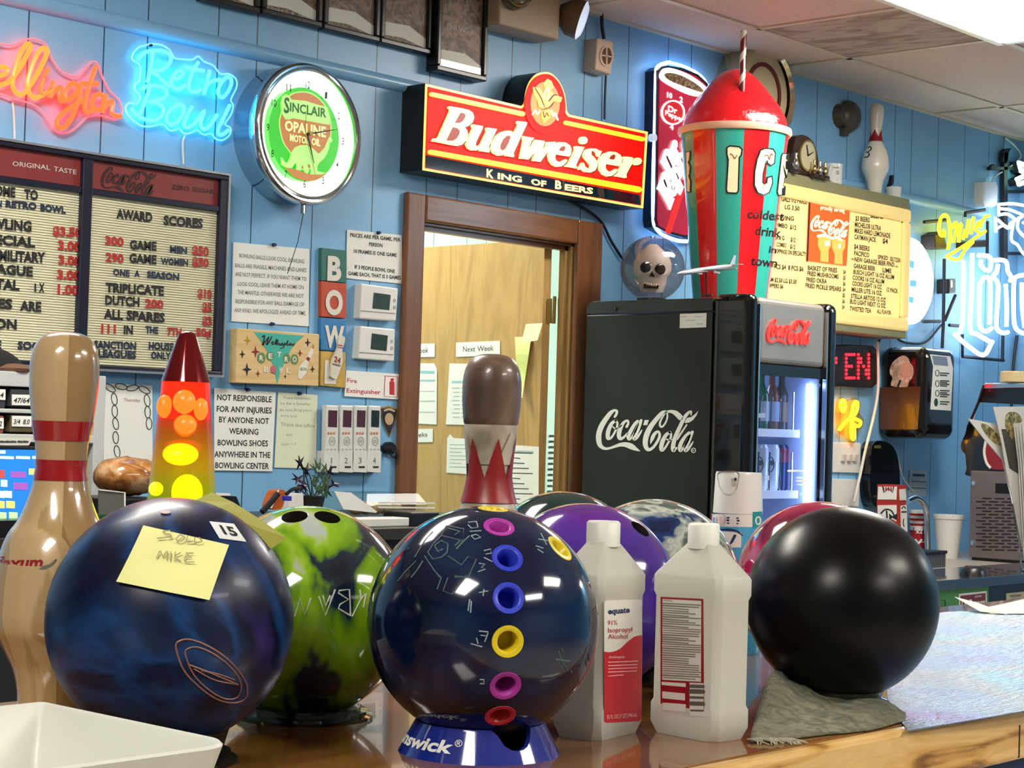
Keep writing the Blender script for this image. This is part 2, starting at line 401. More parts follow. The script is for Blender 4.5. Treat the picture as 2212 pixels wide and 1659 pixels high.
MB().box(5.5, 6.7, 4.6, 5.2, CEIL-.03, CEIL-.001).build('diffuser', M('office diffuser', '#f4f6ef'), ol)
# the office door, swung open into the room behind, hinged on the right jamb
hy = W+T+.012; hx = onY(1177, 520, hy).x
DOORW = wood('oak veneer', '#a88550', '#bf9c62', 'Z', 9, .4, .15, 9, .12)
door = thing('office_door', 'light oak veneer door standing ajar behind the brown door frame', 'door', (hx, hy, 0))
zt = onY(1190, 520, hy).z
MB().box(hx, hx+.038, hy, hy+.76, .01, zt).build('slab', DOORW, door)
DP = Plane(V((hx, hy, 0)), V((-1, 0, 0)))
# ================================================================ LEFT HALF OF THE WALL
def glow(key, col=None, e=0, rough=.3): return M(key, col, rough, emit=e, ecol=col, var=0)
def sheet(name, label, px, off=.004, cat='paper notice', mat=None, group=None, S=None, th=.0012):
    """a flat sheet of paper pinned on a wall, traced by its corners"""
    S = S or wall(0)
    c = sum((S.pt(x, y, off) for x, y in px), V())/len(px)
    t = thing(name, label, cat, c, group)
    MB().poly(S, ID, px, off-th, off).build('sheet', mat or PAPER, t)
    return t
def lines_of(t, S, rows, off, mat=INK, name='lettering', bold=.01, res=2):
    for s, p0, p1, h in rows: MB().text(S, ID, s, p0, p1, h, off, bold, res=res).build(name, mat, t)
def pin(t, x, y, S=None, off=.004, mat=None):
    S = S or wall(0); p = S.pt(x, y, off)
    MB().cyl(p, .006, .012, 10, tuple(S.n), .004).build('push_pin', mat or M('dark blue pin', '#1b2350', .4), t)
# ---- COCA-COLA script shared by four signs (traced once in its own units)
COKE = [[(438,275,44),(468,225,50),(478,165,50),(435,145,45),(360,195,80),(270,310,95),(180,450,105),(125,600,105),(118,740,105),(150,850,85),(230,908,58),(330,905,46),(450,865,55),(560,832,75),(670,835,100),(770,872,112),(850,918,70),(940,962,8)],
 [(455,350,52),(370,420,68),(310,560,84),(298,680,80),(315,716,55),(370,690,45),(430,600,40),(482,480,40),(488,395,42),(455,350,45)],
 [(395,470,22),(450,515,28),(520,490,26),(570,450,28)],
 [(675,475,50),(708,400,42),(685,352,45),(610,400,60),(545,520,80),(520,640,85),(545,712,68),(610,690,48),(690,610,38)],
 [(890,362,50),(830,430,60),(755,560,75),(712,660,80),(722,725,55),(775,690,40),(850,560,40),(905,420,38)],
 [(962,352,60),(905,500,80),(842,650,80),(822,728,52),(880,700,42),(940,610,38),(978,545,22)],
 [(1445,172,52),(1380,205,80),(1280,310,86),(1150,480,100),(1070,650,106),(1045,800,100),(1070,900,82),(1125,932,66),(1200,890,54),(1270,800,54),(1325,690,54),(1330,610,48),(1290,572,48),(1230,620,64),(1188,700,72),(1150,812,16)],
 [(1445,195,28),(1380,300,34),(1338,400,40),(1350,470,40),(1400,462,38),(1462,370,34),(1488,260,34),(1475,185,28)],
 [(1470,175,40),(1560,170,60),(1640,196,90),(1700,243,104),(1748,295,104)],
 [(1540,582,50),(1460,640,70),(1390,770,85),(1362,890,80),(1378,948,58),(1430,910,45),(1500,800,40),(1552,690,40),(1558,615,42),(1525,580,40)],
 [(1455,710,22),(1510,742,28),(1585,730,24)],
 [(1958,235,30),(1958,170,36),(1900,200,58),(1820,300,70),(1750,450,75),(1680,600,80),(1620,760,84),(1598,900,84),(1612,955,60),(1665,900,42)],
 [(1680,725,38),(1760,605,38),(1872,435,28)],
 [(1920,592,50),(1840,670,60),(1760,800,75),(1735,900,80),(1748,955,55),(1800,910,40),(1880,780,40),(1935,640,38)],
 [(1985,582,60),(1920,730,80),(1860,880,80),(1845,958,52),(1900,930,42),(1960,840,38),(1998,775,22)]]
def coke(m, S, q, d0, d1, ring=False, k=4):
    """q: photo corners TL, TR, BL of the script's bounding box"""
    (ax, ay), (bx, by), (cx, cy) = q
    def tr(x, y):
        u, v = (x-65)/2035, (y-125)/865
        return ax+(bx-ax)*u+(cx-ax)*v, ay+(by-ay)*u+(cy-ay)*v
    for s in COKE: m.rib(S, tr, s, d0, d1, k)
    m.poly(S, tr, [(1035,340),(1115,340),(1085,442),(1003,442)], d0, d1)
    m.poly(S, tr, [(1830,400),(1850,340),(1885,297),(1960,282),(2040,222),(2100,155),(2070,245),(2000,340),(1920,393)], d0, d1)
    if ring: m.ring(S, tr, 2005, 948, 48, 54, 14, d0, d1, 20); m.text(S, tr, 'R', (1985, 968), (2025, 968), 40, d1, .01)
    return m
# ---- red Wellington neon
z1 = Z(0, 0, 3.95); S = wall(0)
RED = glow('red neon tube', '#ff2a10', 5.5); REDCORE = glow('orange neon tube', '#ff3a12', 6); PINK = M('glowing pink acrylic edge', '#ff8f9c', .3, emit=.5, ecol='#ff5468', var=0)
t = thing('neon_sign', 'red orange neon script sign running out of frame on the blue wall', 'neon sign', wall(.02).pt(110, 200), 'neon signs')
def tubes(rows, r, d): 
    m = MB()
    for p in rows: m.neon(S, z1, p, r, d)
    return m
tubes([[(-420,400),(-400,620),(-330,700),(-250,560),(-230,440),(-210,640),(-150,700),(-60,560),(-30,420)],
 [(-110,640),(20,640),(60,600),(40,568),(-10,580),(-60,640),(-50,705),(10,722),(60,705),(110,660),(180,560),(245,440),(258,390),(225,378),(168,470),(118,640),(110,740),(150,800),(200,800),(250,740),(330,610),(398,460),(390,412),(345,425),(290,520),(238,680),(238,765),(285,832),(340,822),(400,790),(450,760)]], .0062, .03).build('tube', REDCORE, t)
tubes([[(372,665),(345,770),(355,812),(400,790),(440,755)],[(410,585),(380,642)],[(457,690),(440,760),(427,832)],[(432,818),(475,765),(520,745),(508,810),(520,862),(560,850),(590,830)],
 [(668,745),(620,708),(565,770),(552,838),(598,848),(650,790),(684,725),(684,790),(660,885),(605,1015),(545,1088),(492,1080),(486,1030),(540,960),(640,893),(715,850)],
 [(818,562),(772,700),(735,830),(722,925),(752,960),(800,920)],[(692,712),(760,715),(838,715)],
 [(848,798),(800,832),(786,900),(828,940),(880,900),(884,832),(848,798)],[(905,808),(885,890),(872,960)],[(876,945),(915,890),(955,862),(962,905),(952,962),(990,985),(1032,992)]], .0062, .03).build('tube', RED, t)
oc = [(-450,330),(-300,380),(0,375),(60,385),(140,375),(200,340),(300,335),(390,380),(430,480),(510,600),(640,655),(720,600),(770,535),(830,540),(870,650),(930,770),(1010,850),(1040,950),(990,1020),(900,995),(830,985),(740,1000),(680,1060),(600,1120),(520,1135),(470,1110),(420,1050),(350,940),(250,880),(100,840),(0,800),(-200,770),(-450,760)]
q = spline(oc, 4, True); MB().poly(S, z1, [(a.x, a.y) for a in q], .014, .018).build('backing', CLEAR, t)
MB().neon(S, z1, oc, .0026, .016, 4, True).build('backing_edge', PINK, t)
MB().neon(S, z1, [(105,855),(118,1000),(125,1185)], .003, .004).build('power_cord', WWIRE, t)
# ---- blue Retro Bowl neon
CY = glow('aqua neon tube', '#30d8ff', 4); CYE = M('glowing aqua acrylic edge', '#a8efff', .3, emit=.7, ecol='#5fe0ff', var=0)
t = thing('neon_sign', 'aqua blue two line neon sign beside the round clock', 'neon sign', wall(.02).pt(395, 200), 'neon signs')
tubes([[(1180,505),(1232,450),(1310,430),(1400,437),(1457,482),(1440,550),(1370,598),(1290,607),(1345,645),(1448,742)],[(1305,440),(1288,560),(1258,702)],
 [(1470,672),(1525,665),(1562,630),(1545,602),(1500,620),(1462,680),(1475,742),(1530,757),(1582,722)],[(1692,530),(1648,600),(1610,720),(1630,778),(1680,782),(1712,762)],[(1585,575),(1660,590),(1742,605)],
 [(1790,600),(1765,700),(1740,805)],[(1748,770),(1775,715),(1825,688),(1882,682)],[(1930,658),(1880,720),(1860,790),(1890,832),(1940,790),(1972,720),(1968,665),(1930,658)],
 [(1205,762),(1260,735),(1340,733),(1412,760),(1420,812),(1370,850),(1272,870),(1345,880),(1395,930),(1372,1000),(1300,1027),(1212,1010),(1160,972),(1122,922)],[(1282,745),(1240,860),(1195,982)],
 [(1520,888),(1450,940),(1420,1010),(1450,1062),(1512,1040),(1562,970),(1562,905),(1520,888)],[(1640,908),(1590,1000),(1570,1070),(1612,1086),(1680,1030),(1742,945),(1712,1050),(1735,1102),(1792,1070),(1852,978)],
 [(1962,895),(1910,1000),(1862,1100),(1868,1147),(1905,1145),(1948,1108)]], .005, .03).build('tube', CY, t)
oc = [(1230,390),(1290,375),(1380,385),(1450,430),(1490,495),(1560,505),(1640,510),(1690,480),(1740,525),(1820,560),(1880,630),(1950,630),(2010,670),(2020,740),(1970,850),(1990,900),(1970,980),(1920,1060),(1965,1090),(1960,1150),(1900,1195),(1840,1185),(1800,1140),(1740,1150),(1680,1110),(1640,1130),(1570,1140),(1530,1100),(1450,1115),(1390,1060),(1280,1080),(1200,1070),(1110,1000),(1070,930),(1100,880),(1170,885),(1195,820),(1150,760),(1160,710),(1190,690),(1195,560),(1130,510),(1140,450),(1190,400)]
q = spline(oc, 3, True); MB().poly(S, z1, [(a.x, a.y) for a in q], .014, .018).build('backing', CLEAR, t)
MB().neon(S, z1, oc, .0022, .016, 4, True).build('backing_edge', CYE, t)
MB().neon(S, z1, [(1578,1155),(1560,1230),(1566,1400)], .003, .004).build('power_cord', WWIRE, t)
MB().disc(S, z1, 1292, 386, 12, 12, .016, .022, 12).build('hanger_screw', DARK, t)
# ---- letter board
SB = wall(.045); u0 = SB.pt(-160, 300).x; u1 = SB.pt(497, 376).x; vt = SB.pt(497, 376).z; vb = SB.pt(487, 816).z
t = thing('letter_board', 'wide menu board with cream ribbed letter panels and a red header, under the neon signs', 'letter board', ((u0+u1)/2, W, vb))
um = SB.pt(189, 400).x; vh = SB.pt(483, 446).z; vp = SB.pt(481, 459).z; vi = SB.pt(481, 803).z; vt2 = SB.pt(480, 388).z
def wb(m, x0, x1, z0, z1, d0, d1): return m.box(x0, x1, W-d1, W-d0, z0, z1)
m = MB(); wb(m, u0, u1, vt-.006, vt, 0, .05); wb(m, u0, u1, vb, vb+.006, 0, .05); wb(m, u1-.006, u1, vb+.006, vt-.006, 0, .05); wb(m, u0, u0+.006, vb+.006, vt-.006, 0, .05)
m.build('outer_frame', M('bright aluminium edge', '#c9ccd0', .25, .8), t)
m = MB(); a, b = u0+.006, u1-.006
wb(m, a, b, vt2, vt-.006, 0, .047); wb(m, a, b, vb+.006, vi, 0, .047); wb(m, a, a+.025, vi, vt2, 0, .047); wb(m, b-.026, b, vi, vt2, 0, .047); wb(m, um-.016, um+.016, vi, vt2, 0, .047); wb(m, a+.025, um-.016, vp, vh, 0, .044); wb(m, um+.016, b-.026, vp, vh, 0, .044)
m.build('inner_frame', DARK, t, bevel=.003)
HR = M('faded red header', '#7c2c2a', .45)
for a2, b2 in ((a+.025, um-.016), (um+.016, b-.026)):
    m = MB(); wb(m, a2, b2, vh, vt2, 0, .034); m.build('header_panel', HR, t)
    m = MB(); n = 66; pitch = (vp-vi)/n
    wb(m, a2, b2, vi, vp, .0, .028)
    for i in range(n): wb(m, a2, b2, vi+i*pitch+pitch*.28, vi+(i+1)*pitch, .028, .033)
    m.build('ribbed_panel', M('cream ribbed felt', '#d8d6b6', .55, var=.03), t)
S = wall(.033)
lines_of(t, S, [('ORIGINAL', (27,358), (108,367), 10.5), ('TASTE', (116,369), (165,377), 10.5)], .0025, M('header white', '#c4b8b4', .5), 'header_lettering')
DKR = M('header dark lettering', '#2e1012', .5)
lines_of(t, S, [('ZERO', (371,408), (409,413), 10.5), ('SUGAR', (416,413), (462,419), 10.5)], .0025, DKR, 'header_lettering')
coke(MB(), S, ((219,357),(338,373),(218,409)), .0015, .0025).build('script_logo', DKR, t)
K = [('AWARD',(251,471),(329,479),20),('SCORES',(353,485),(438,492),20),('GAME',(280,537),(338,541),19),('GAME',(279,566),(338,570),19),('TRIPLICATE',(228,630),(354,638),20),('DUTCH',(227,657),(301,662),20),
 ('ALL',(224,687),(266,690),20),('SPARES',(273,690),(356,696),20),('IN',(267,721),(287,722),19),('WELCOME',(-70,412),(33,426),21),('TO',(52,429),(82,432),21),('BOWLING',(-52,488),(68,500),22),('SPECIAL',(-45,524),(76,534),21),
 ('MILITARY',(-2,562),(98,567),22),('LEAGUE',(-35,588),(71,597),21),('RENTAL',(-62,620),(42,626),21),('PRICES',(-78,661),(27,667),21),('ARE',(43,670),(89,673),21),('PERSON',(-72,705),(36,711),21),('X',(84,630),(96,631),19)]
R_ = [('300',(227,528),(267,532),19),('$50',(415,549),(451,553),19),('290',(228,564),(267,568),19),('$50',(415,574),(451,577),19),('$10',(427,642),(457,645),19),('200',(313,664),(353,667),19),('$5',(437,672),(457,674),19),('$3',(437,701),(457,703),19),
 ('111',(218,719),(250,720),19),('7TH',(361,724),(392,726),17),('50¢',(423,725),(456,727),17),('$3.50',(114,508),(176,512),20),('3.00',(125,539),(175,543),20),('3.00',(126,570),(175,574),20),('3.00',(123,602),(174,605),20),('1.00',(124,634),(170,636),20)]
B_ = [('MEN',(367,544),(404,548),14),('WOMEN',(347,570),(406,574),14),('ONE',(244,594),(280,597),14),('A',(290,597),(302,598),14),('SEASON',(317,599),(387,605),14),('THE',(314,719),(342,721),15),('SANCTION',(203,751),(294,755),16),('HOUSE',(321,754),(375,757),16),
 ('LEAGUES',(212,771),(294,774),16),('ONLY',(326,774),(369,776),15),('WELLINGTON',(-110,436),(4,447),14),('RETRO',(12,447),(79,453),15),('BOWL',(87,455),(142,461),15),('1',(74,629),(78,630),17),('SOCKS',(38,754),(112,757),17),('THE',(-40,751),(3,753),17)]
lines_of(t, S, K, .004, INK, 'black_letter_row', .045); lines_of(t, S, R_, .004, REDINK, 'red_letter_row', .045); lines_of(t, S, B_, .004, M('navy letters', '#10243f', .5), 'navy_letter_row', .045)
# ---- round neon clock
SF = wall(.105); c = SF.pt(671, 289); R = (SF.pt(668, 134).z-SF.pt(673, 444).z)/2; c = V((c.x, W, c.z))
t = thing('wall_clock', 'large round chrome wall clock with a glowing white ring and a green oil advertisement face', 'wall clock', c)
ax = (0, -1, 0)
MB().lathe([(R*.97, .0), (R*.97, .07), (R*.985, .075)], c, 72, ax).build('drum', M('polished blue grey metal', '#b9c4cc', .08, 1, var=0), t, smooth=True)
MB().lathe([(R*.985, .072), (R*1.0, .085), (R*.985, .1), (R*.955, .107), (R*.93, .106), (R*.915, .1), (R*.9, .106), (R*.875, .104), (R*.86, .092), (R*.855, .06)], c, 72, ax).build('rim', CHROME, t, smooth=True)
MB().lathe([(R*.86, .062), (R*.66, .055), (R*.62, .05)], c, 72, ax).build('dial_ring', M('self lit dial ring', '#f2fff0', .4, emit=1.1, ecol='#eaffe2', var=0), t, smooth=True)  # light of the neon tube put into the dial as emission
MB().tube([c+V((math.cos(a)*R*.78, -.078, math.sin(a)*R*.78)) for a in [2*PI*i/64 for i in range(64)]], .007, 8, True).build('neon_ring', glow('white green neon ring', '#e2ffd8', 4.5), t, smooth=True)
rd = R*.66; MB().cyl(c, rd, .078, 64, ax).build('face', M('self lit green enamel', '#22b41a', .35, emit=.35, ecol='#22b41a', var=0), t)  # front light from the neon ring put into the enamel as emission
SD = wall(.078); zc = Z(590, 150, 6.145)
BRN = M('clock brown', '#b8743a', .4, emit=.25, ecol='#b8743a', var=0); LG = M('clock pale green', '#a6f07a', .4, emit=.4, ecol='#a6f07a', var=0); DG = M('clock dark green', '#0c6a2a', .4, var=0); CRM = M('clock cream', '#d8f0a0', .4, emit=.4, ecol='#d8f0a0', var=0)  # brown, pale green and cream also carry the neon light as emission
sh = [(80,720),(110,560),(150,430),(230,330),(330,295),(450,295),(560,340),(670,440),(740,580),(775,760),(765,900),(700,1030),(620,1130),(520,1300),(380,1330),(230,1110),(130,960)]
q = spline(sh, 3, True); MB().poly(SD, zc, [(a.x, a.y) for a in q], 0, .0015).build('shield_border', LG, t)
cx_, cy_ = 430, 800; MB().poly(SD, zc, [(cx_+(a.x-cx_)*.965, cy_+(a.y-cy_)*.97) for a in q], 0, .002).build('shield', BRN, t)
m = MB(); m.poly(SD, zc, [(100,450),(120,360),(180,325),(225,370),(240,400),(440,420),(590,470),(720,500),(745,620),(748,735),(500,690),(260,645),(220,665),(165,660),(130,600),(105,520)], .002, .003)
dino = [(105,1165),(130,1180),(150,1225),(190,1245),(215,1190),(240,1110),(290,1040),(360,1005),(450,1005),(530,1050),(600,1120),(650,1100),(690,1030),(720,960),(745,905),(765,890),(785,930),(780,970),(755,960),(745,1040),(715,1120),(670,1190),(610,1240),(585,1290),(590,1350),(700,1375),(640,1395),(500,1390),(505,1290),(480,1250),(455,1270),(480,1350),(460,1385),(420,1360),(400,1270),(380,1280),(370,1340),(310,1330),(315,1250),(290,1250),(250,1310),(180,1300),(115,1270)]
m.poly(SD, zc, dino, .002, .004); m.build('emblem', LG, t)
MB().poly(SD, zc, [(150,1300),(300,1325),(480,1385),(715,1378),(640,1440),(540,1480),(420,1480),(280,1430)], .001, .002).build('ground_band', BRN, t)
lines_of(t, SD, [('S', (613,243), (625,244), 34), ('INCLAIR', (626,240), (705,254), 20)], .004, DG, 'lettering', .03)
lines_of(t, SD, [('OPALINE', (615,281), (704,296), 22), ('MOTOR', (626,304), (669,312), 15), ('OIL', (673,312), (692,316), 15)], .004, CRM, 'lettering', .035)
NM = M('dial numeral', '#020502', .5, var=0)
SN = wall(.062); zz = V((c.x, W, c.z))
for h in range(1, 13):
    a = PI/2-2*PI*h/12; p = (c.x+math.cos(a)*R*.70, c.z+math.sin(a)*R*.70); w_ = .010 if h < 10 else .018
    FS = Flat((0, W-.086, 0), (1, 0, 0), (0, 0, 1)); MB().text(FS, ID, str(h), (p[0]-w_/2, p[1]-.01), (p[0]+w_/2, p[1]-.01), .021, 0, .02, up=(0, .021)).build('numeral', NM, t)
m = MB(); m.rib(SD, zc, [(470,855,24),(700,820,16),(900,785,3)], .012, .014); m.build('minute_hand', NM, t)
m = MB(); m.rib(SD, zc, [(455,855,24),(500,1040,14),(545,1250,3)], .010, .012); m.build('hour_hand', NM, t)
m = MB(); m.rib(SD, zc, [(440,590,6),(440,860,8),(560,1390,4)], .014, .015); m.cyl(SD.pt(*zc(455, 855), 0), .006, .017, 12, ax); m.build('second_hand', M('dull brass', '#8c7a30', .4, .6), t)
pz = c+V((.0, -.085, -R-.004))
MB().lathe([(0, -.02), (.008, -.02), (.008, .004), (0, .004)], pz, 14).build('pull_knob', CHROME, t)
MB().tube([pz+V((0, 0, -.02)), pz+V((.0, .02, -.1)), pz+V((0, .06, -.19))], .0012, 6).build('pull_cord', WIRE, t)
# ---- framed plaques along the top
FRB = M('black picture frame', '#121210', .3); GL = clear('picture glass', '#ffffff', .03)
PH = swirl('dim team photograph', [(.2, '#2a2420'), (.45, '#6e5c50'), (.6, '#a08a78'), (.8, '#544c5a')], scale=22, dist=2, rough=.5, coat=0)
def plaque(x0, x1, y0, y1, lab, rows, off=.03, tilt=.0):
    """frame on the wall: bottom edge runs (x0,y0)-(x1,y1); top is beyond the picture"""
    S = wall(off); a, b = S.pt(x0, y0), S.pt(x1, y1); zb = (a.z+b.z)/2; zt = min(zb+.34, CEIL-.02)
    t = thing('picture_frame', lab, 'framed picture', ((a.x+b.x)/2, W, zb), 'black framed plaques high on the wall')
    f = .018; m = MB()
    for q in ((a.x, b.x, zb, zb+f), (a.x, b.x, zt-f, zt), (a.x, a.x+f, zb+f, zt-f), (b.x-f, b.x, zb+f, zt-f)): wb(m, q[0], q[1], q[2], q[3], 0, off)
    m.build('frame', FRB, t, bevel=.004)
    m = MB(); wb(m, a.x+f, b.x-f, zb+f, zt-f, .004, off-.012); m.build('picture', PH, t)
    # white strip painted as the reflection of ceiling lights in the glass
    m = MB(); n = 10; wv = b.x-a.x-2*f; vs = []; 
    m.poly(Flat((0, W-off+.0115, 0), (1, 0, 0), (0, 0, 1)), ID, [(a.x+f, zb+f+.012), (a.x+f+wv*.45, zb+f+.016), (b.x-f, zb+f-.0), (b.x-f, zb+f+.03), (a.x+f+wv*.6, zb+f+.058), (a.x+f, zb+f+.052)], 0, .0005)
    m.build('glass_reflection', M('painted light reflection', '#dfe2d8', .6, var=.02), t)
    m = MB(); wb(m, a.x+f, b.x-f, zb+f, zt-f, off-.009, off-.007); m.build('glass', GL, t)
    if rows: lines_of(t, wall(off-.011), rows, 0, M('plaque lettering', '#c8c6ba', .5), 'lettering', .0)
plaque(436, 563, 3, 26, 'leftmost black framed plaque, cut off above the aqua neon', [('RON A', (505,4), (532,8), 9)])
plaque(567, 697, 27, 62, 'black framed plaque reading 300 Game above the clock', [('300 GAME', (601,8), (650,19), 11), ('Lanes 5-6  Feb', (579,20), (665,40), 9)])
plaque(700, 821, 63, 91, 'black framed picture, third from the left, above the clock rail', [])
plaque(823, 933, 91, 120, 'black framed picture above the left end of the red beer sign', [])
plaque(944, 1052, 152, 176, 'tall black framed portrait hung lower than its neighbours, above the beer sign', [('Phil Winn', (966,61), (1024,77), 12)], .05)
# ---- papers under the clock
def pp(name, lab, px, rows, bold=.012, tape=True, mat=None, ink=INK, cat='paper notice', off=.004, res=2):
    t = sheet(name, lab, px, off, cat, mat); lines_of(t, wall(off), rows, .0005, ink, 'lettering', bold, res); return t
t = pp('paper_notice', 'laminated notice about bowling balls in plain capitals, under the clock', [(504,523),(668,538),(667,705),(500,694)],
 [('BOWLING BALLS LOOK COOL, BOWLING',(517,556),(657,569),9),('BALLS ARE FRAGILE, MACHINES AND LANES',(508,577),(662,588),9),('ARE NOT PERFECT. IF YOU WANT THEM TO',(508,596),(662,607),9),('LOOK COOL, LEAVE THEM AT HOME ON',(513,617),(656,625),9),('THE MANTLE. OTHERWISE WE ARE NOT',(513,635),(656,644),9),('RESPONSIBLE FOR ANY BALL DAMAGE OF',(509,655),(657,662),9),('ANY KIND. WE APOLOGIZE AHEAD OF TIME.',(506,674),(661,681),9)], .004, ink=M('grey ink', '#5c5c58', .6, var=0))
pin(t, 590, 529); pin(t, 586, 700)
t = pp('paper_notice', 'white notice of game prices per person, above the two thermostats', [(750,496),(868,508),(869,613),(748,601)],
 [('PRICES ARE PER GAME, PER',(756,511),(865,522),8),('PERSON',(797,531),(826,534),8),('10 FRAMES IS ONE GAME',(764,546),(857,555),8),('IF 3 PEOPLE BOWL ONE',(766,580),(853,590),8),('GAME EACH, THAT IS 3 GAMES',(752,594),(866,604),8)], .03)
pin(t, 816, 503)
t = pp('paper_notice', 'large white notice in bold black capitals about injuries and bowling shoes', [(463,838),(596,847),(588,1018),(463,1016)],
 [('NOT RESPONSIBLE',(469,864),(587,869),13),('FOR ANY INJURIES',(468,889),(587,893),13),('BY ANYONE NOT',(473,912),(581,916),13),('WEARING',(495,937),(558,939),13),('BOWLING SHOES',(470,962),(579,964),13),('ANYWHERE IN THE',(463,987),(584,989),13),('BOWLING CENTER',(465,1011),(581,1013),13)], .02, off=.005)
pin(t, 533, 842)
t = pp('paper_notice', 'handwritten pencil note on greenish paper, right of the injuries notice', [(601,847),(686,853),(682,1012),(593,1010)],
 [('Please remember',(612,862),(672,864),7),('to be a bowler',(606,874),(672,876),7),('do not fling your',(604,888),(674,889),6),('arms and',(606,900),(640,902),6),('Thank the office',(606,920),(680,924),8),('sat',(618,941),(632,942),6),('lanes 1-7',(608,962),(640,962),6)], -.006, mat=M('greenish note paper', '#d6dcc2', .7, var=.04), ink=M('pencil', '#8a8f80', .7, var=0), cat='note')
pin(t, 645, 850)
t = pp('fire_extinguisher_sign', 'white sign lettered Fire Extinguisher with a red extinguisher symbol', [(748,800),(865,808),(864,863),(744,856)], [('Fire',(750,826),(771,828),10),('Extinguisher',(749,848),(822,852),10)], .01, ink=M('sign red ink', '#b5202a', .5, var=0), cat='sign', off=.006)
m = MB(); S = wall(.006); m.poly(S, ID, [(842,824),(852,825),(852,853),(842,852)], 0, .001).poly(S, ID, [(844,818),(851,817),(850,824),(845,824)], 0, .001); m.build('extinguisher_symbol', M('sign red ink'), t)
m = MB(); m.rib(S, ID, [(832,812,1),(860,814,1),(859,858,1),(830,856,1),(832,812,1)], 0, .001, smooth=False); m.build('symbol_border', M('sign red ink'), t)
# ---- vertical BOWL sign of four painted tiles
t = thing('bowl_sign', 'tall vertical sign of four coloured squares spelling BOWL with a wooden bowling pin', 'sign', wall(.01).pt(722, 690))
S = wall(0); ST = wall(.014)
for q, nm, cl_, L_, tx in (([(695,535),(749,541),(749,612),(694,606)], 'teal_tile', '#2f6b62', 'B', ((707,603),(737,605),51)), ([(694,607),(749,613),(748,688),(694,684)], 'orange_tile', '#b8492c', 'O', ((703,676),(740,679),51)), ([(693,686),(748,690),(747,760),(693,756)], 'blue_tile', '#2f7bb4', 'W', ((701,748),(743,750),46)), ([(693,758),(747,762),(746,838),(692,833)], 'yellow_tile', '#c2a04a', 'L', ((701,826),(726,827),48))):
    MB().poly(S, ID, q, 0, .014).build(nm, M(nm.replace('_', ' '), cl_, .6, var=.25, scale=50), t, bevel=.002)
    MB().text(ST, ID, L_, tx[0], tx[1], tx[2], .002, .045, res=5).build('letter', M('worn white letter', '#d9d6ca', .6), t)
zs = Z(500, 700, 8.508)
m = MB(); m.poly(ST, zs, [(a.x, a.y) for a in spline([(1990,235),(2040,215),(2092,262),(2065,400),(2040,450),(2045,560),(2050,680),(2005,830),(1950,980),(1920,1015),(1835,975),(1830,900),(1850,700),(1890,590),(1950,460),(1965,400),(1970,300)], 3, True)], .002, .010); m.build('pin_cutout', M('weathered white paint', '#d5d0c0', .6, var=.12), t, bevel=.001)
SP = wall(.024); m = MB(); m.rib(SP, zs, [(1965,385,20),(2038,400,20)], 0, .001).rib(SP, zs, [(1960,425,16),(2035,440,16)], 0, .001); m.text(SP, zs, '24', (1880,690), (1995,730), 110, .001, .03, up=(20,-105)); m.build('red_marking', M('pin red', '#98231f', .5), t)
m = MB(); m.rib(SP, zs, [(1870,735,30),(1990,765,30)], 0, .001); m.build('grey_marking', M('pin grey', '#6e6a62', .6), t)
# ---- wooden Wellington Retro Bowl plank sign
S = wall(.018); t = thing('wooden_sign', 'light wooden plank sign painted with a teal triangle, stars and a bowling pin', 'sign', wall(.01).pt(600, 770))
MB().poly(wall(0), ID, [(513,709),(690,722),(688,834),(509,827)], 0, .03).build('plank', wood('pale pine plank', '#c9a566', '#ddc08a', 'X', 16, .5, .05), t, bevel=.002)
S = wall(.03); TEAL = M('teal paint', '#3fae9c', .5)
MB().poly(S, zs, [(415,145),(1335,215),(1180,350),(1090,470),(1040,580),(950,760),(890,900),(845,1100),(800,890),(745,700),(660,500),(560,330)], 0, .0012).build('triangle', TEAL, t)
def star(m, x, y, rx, ry):
    m.poly(S, zs, [(x, y-ry), (x+rx*.22, y-ry*.22), (x+rx, y), (x+rx*.22, y+ry*.22), (x, y+ry), (x-rx*.22, y+ry*.22), (x-rx, y), (x-rx*.22, y-ry*.22)], .0, .0014)
for nm, cc, L_ in (('gold_star', '#b8912e', [(297,297,70,92),(1507,415,38,45)]), ('dark_star', '#1a1420', [(202,555,55,78),(288,835,88,118),(1405,340,58,78),(1493,828,46,64),(990,962,26,36)]), ('red_star', '#7c1c22', [(445,510,82,105),(1263,533,45,60),(490,912,46,60)])):
    
    for a in L_: m = MB(); star(m, *a); m.build(nm, M(nm, cc, .5), t)
m = MB()
for a in [[(570,235,26),(610,215,24),(590,330,24),(575,385,24),(640,300,22),(690,235,18),(660,330,24),(650,385,24),(710,300,22),(740,230,18)], [(730,350,16),(770,320,16),(750,380,18),(800,350,16),(835,270,14),(810,380,18),(860,290,14),(840,385,18),(880,350,16),(890,390,18)], [(900,385,16),(940,345,18),(930,395,16),(990,350,18),(970,390,16),(960,430,16),(900,450,14)], [(1000,385,16),(1040,300,12),(1030,395,16),(1090,350,18),(1080,395,16),(1130,365,18),(1130,400,14),(1170,355,12)]]: m.rib(S, zs, a, .001, .002, 4)
m.build('script_lettering', M('black brown paint', '#231313', .5), t)
for x, y, rx, ry in ((552,622,74,100),(712,592,70,85),(1010,632,70,92),(1162,650,68,95)): MB().disc(S, zs, x, y, rx, ry, 0, .0013).build('green_ball', M('olive green paint', '#5f8a52', .5), t)
m = MB()
for ch, x, y in (('R',515,665),('E',680,630),('T',842,600),('R',975,690),('O',1125,690)): m.text(S, zs, ch, (x, y), (x+72, y+6), 95, .002, .03)
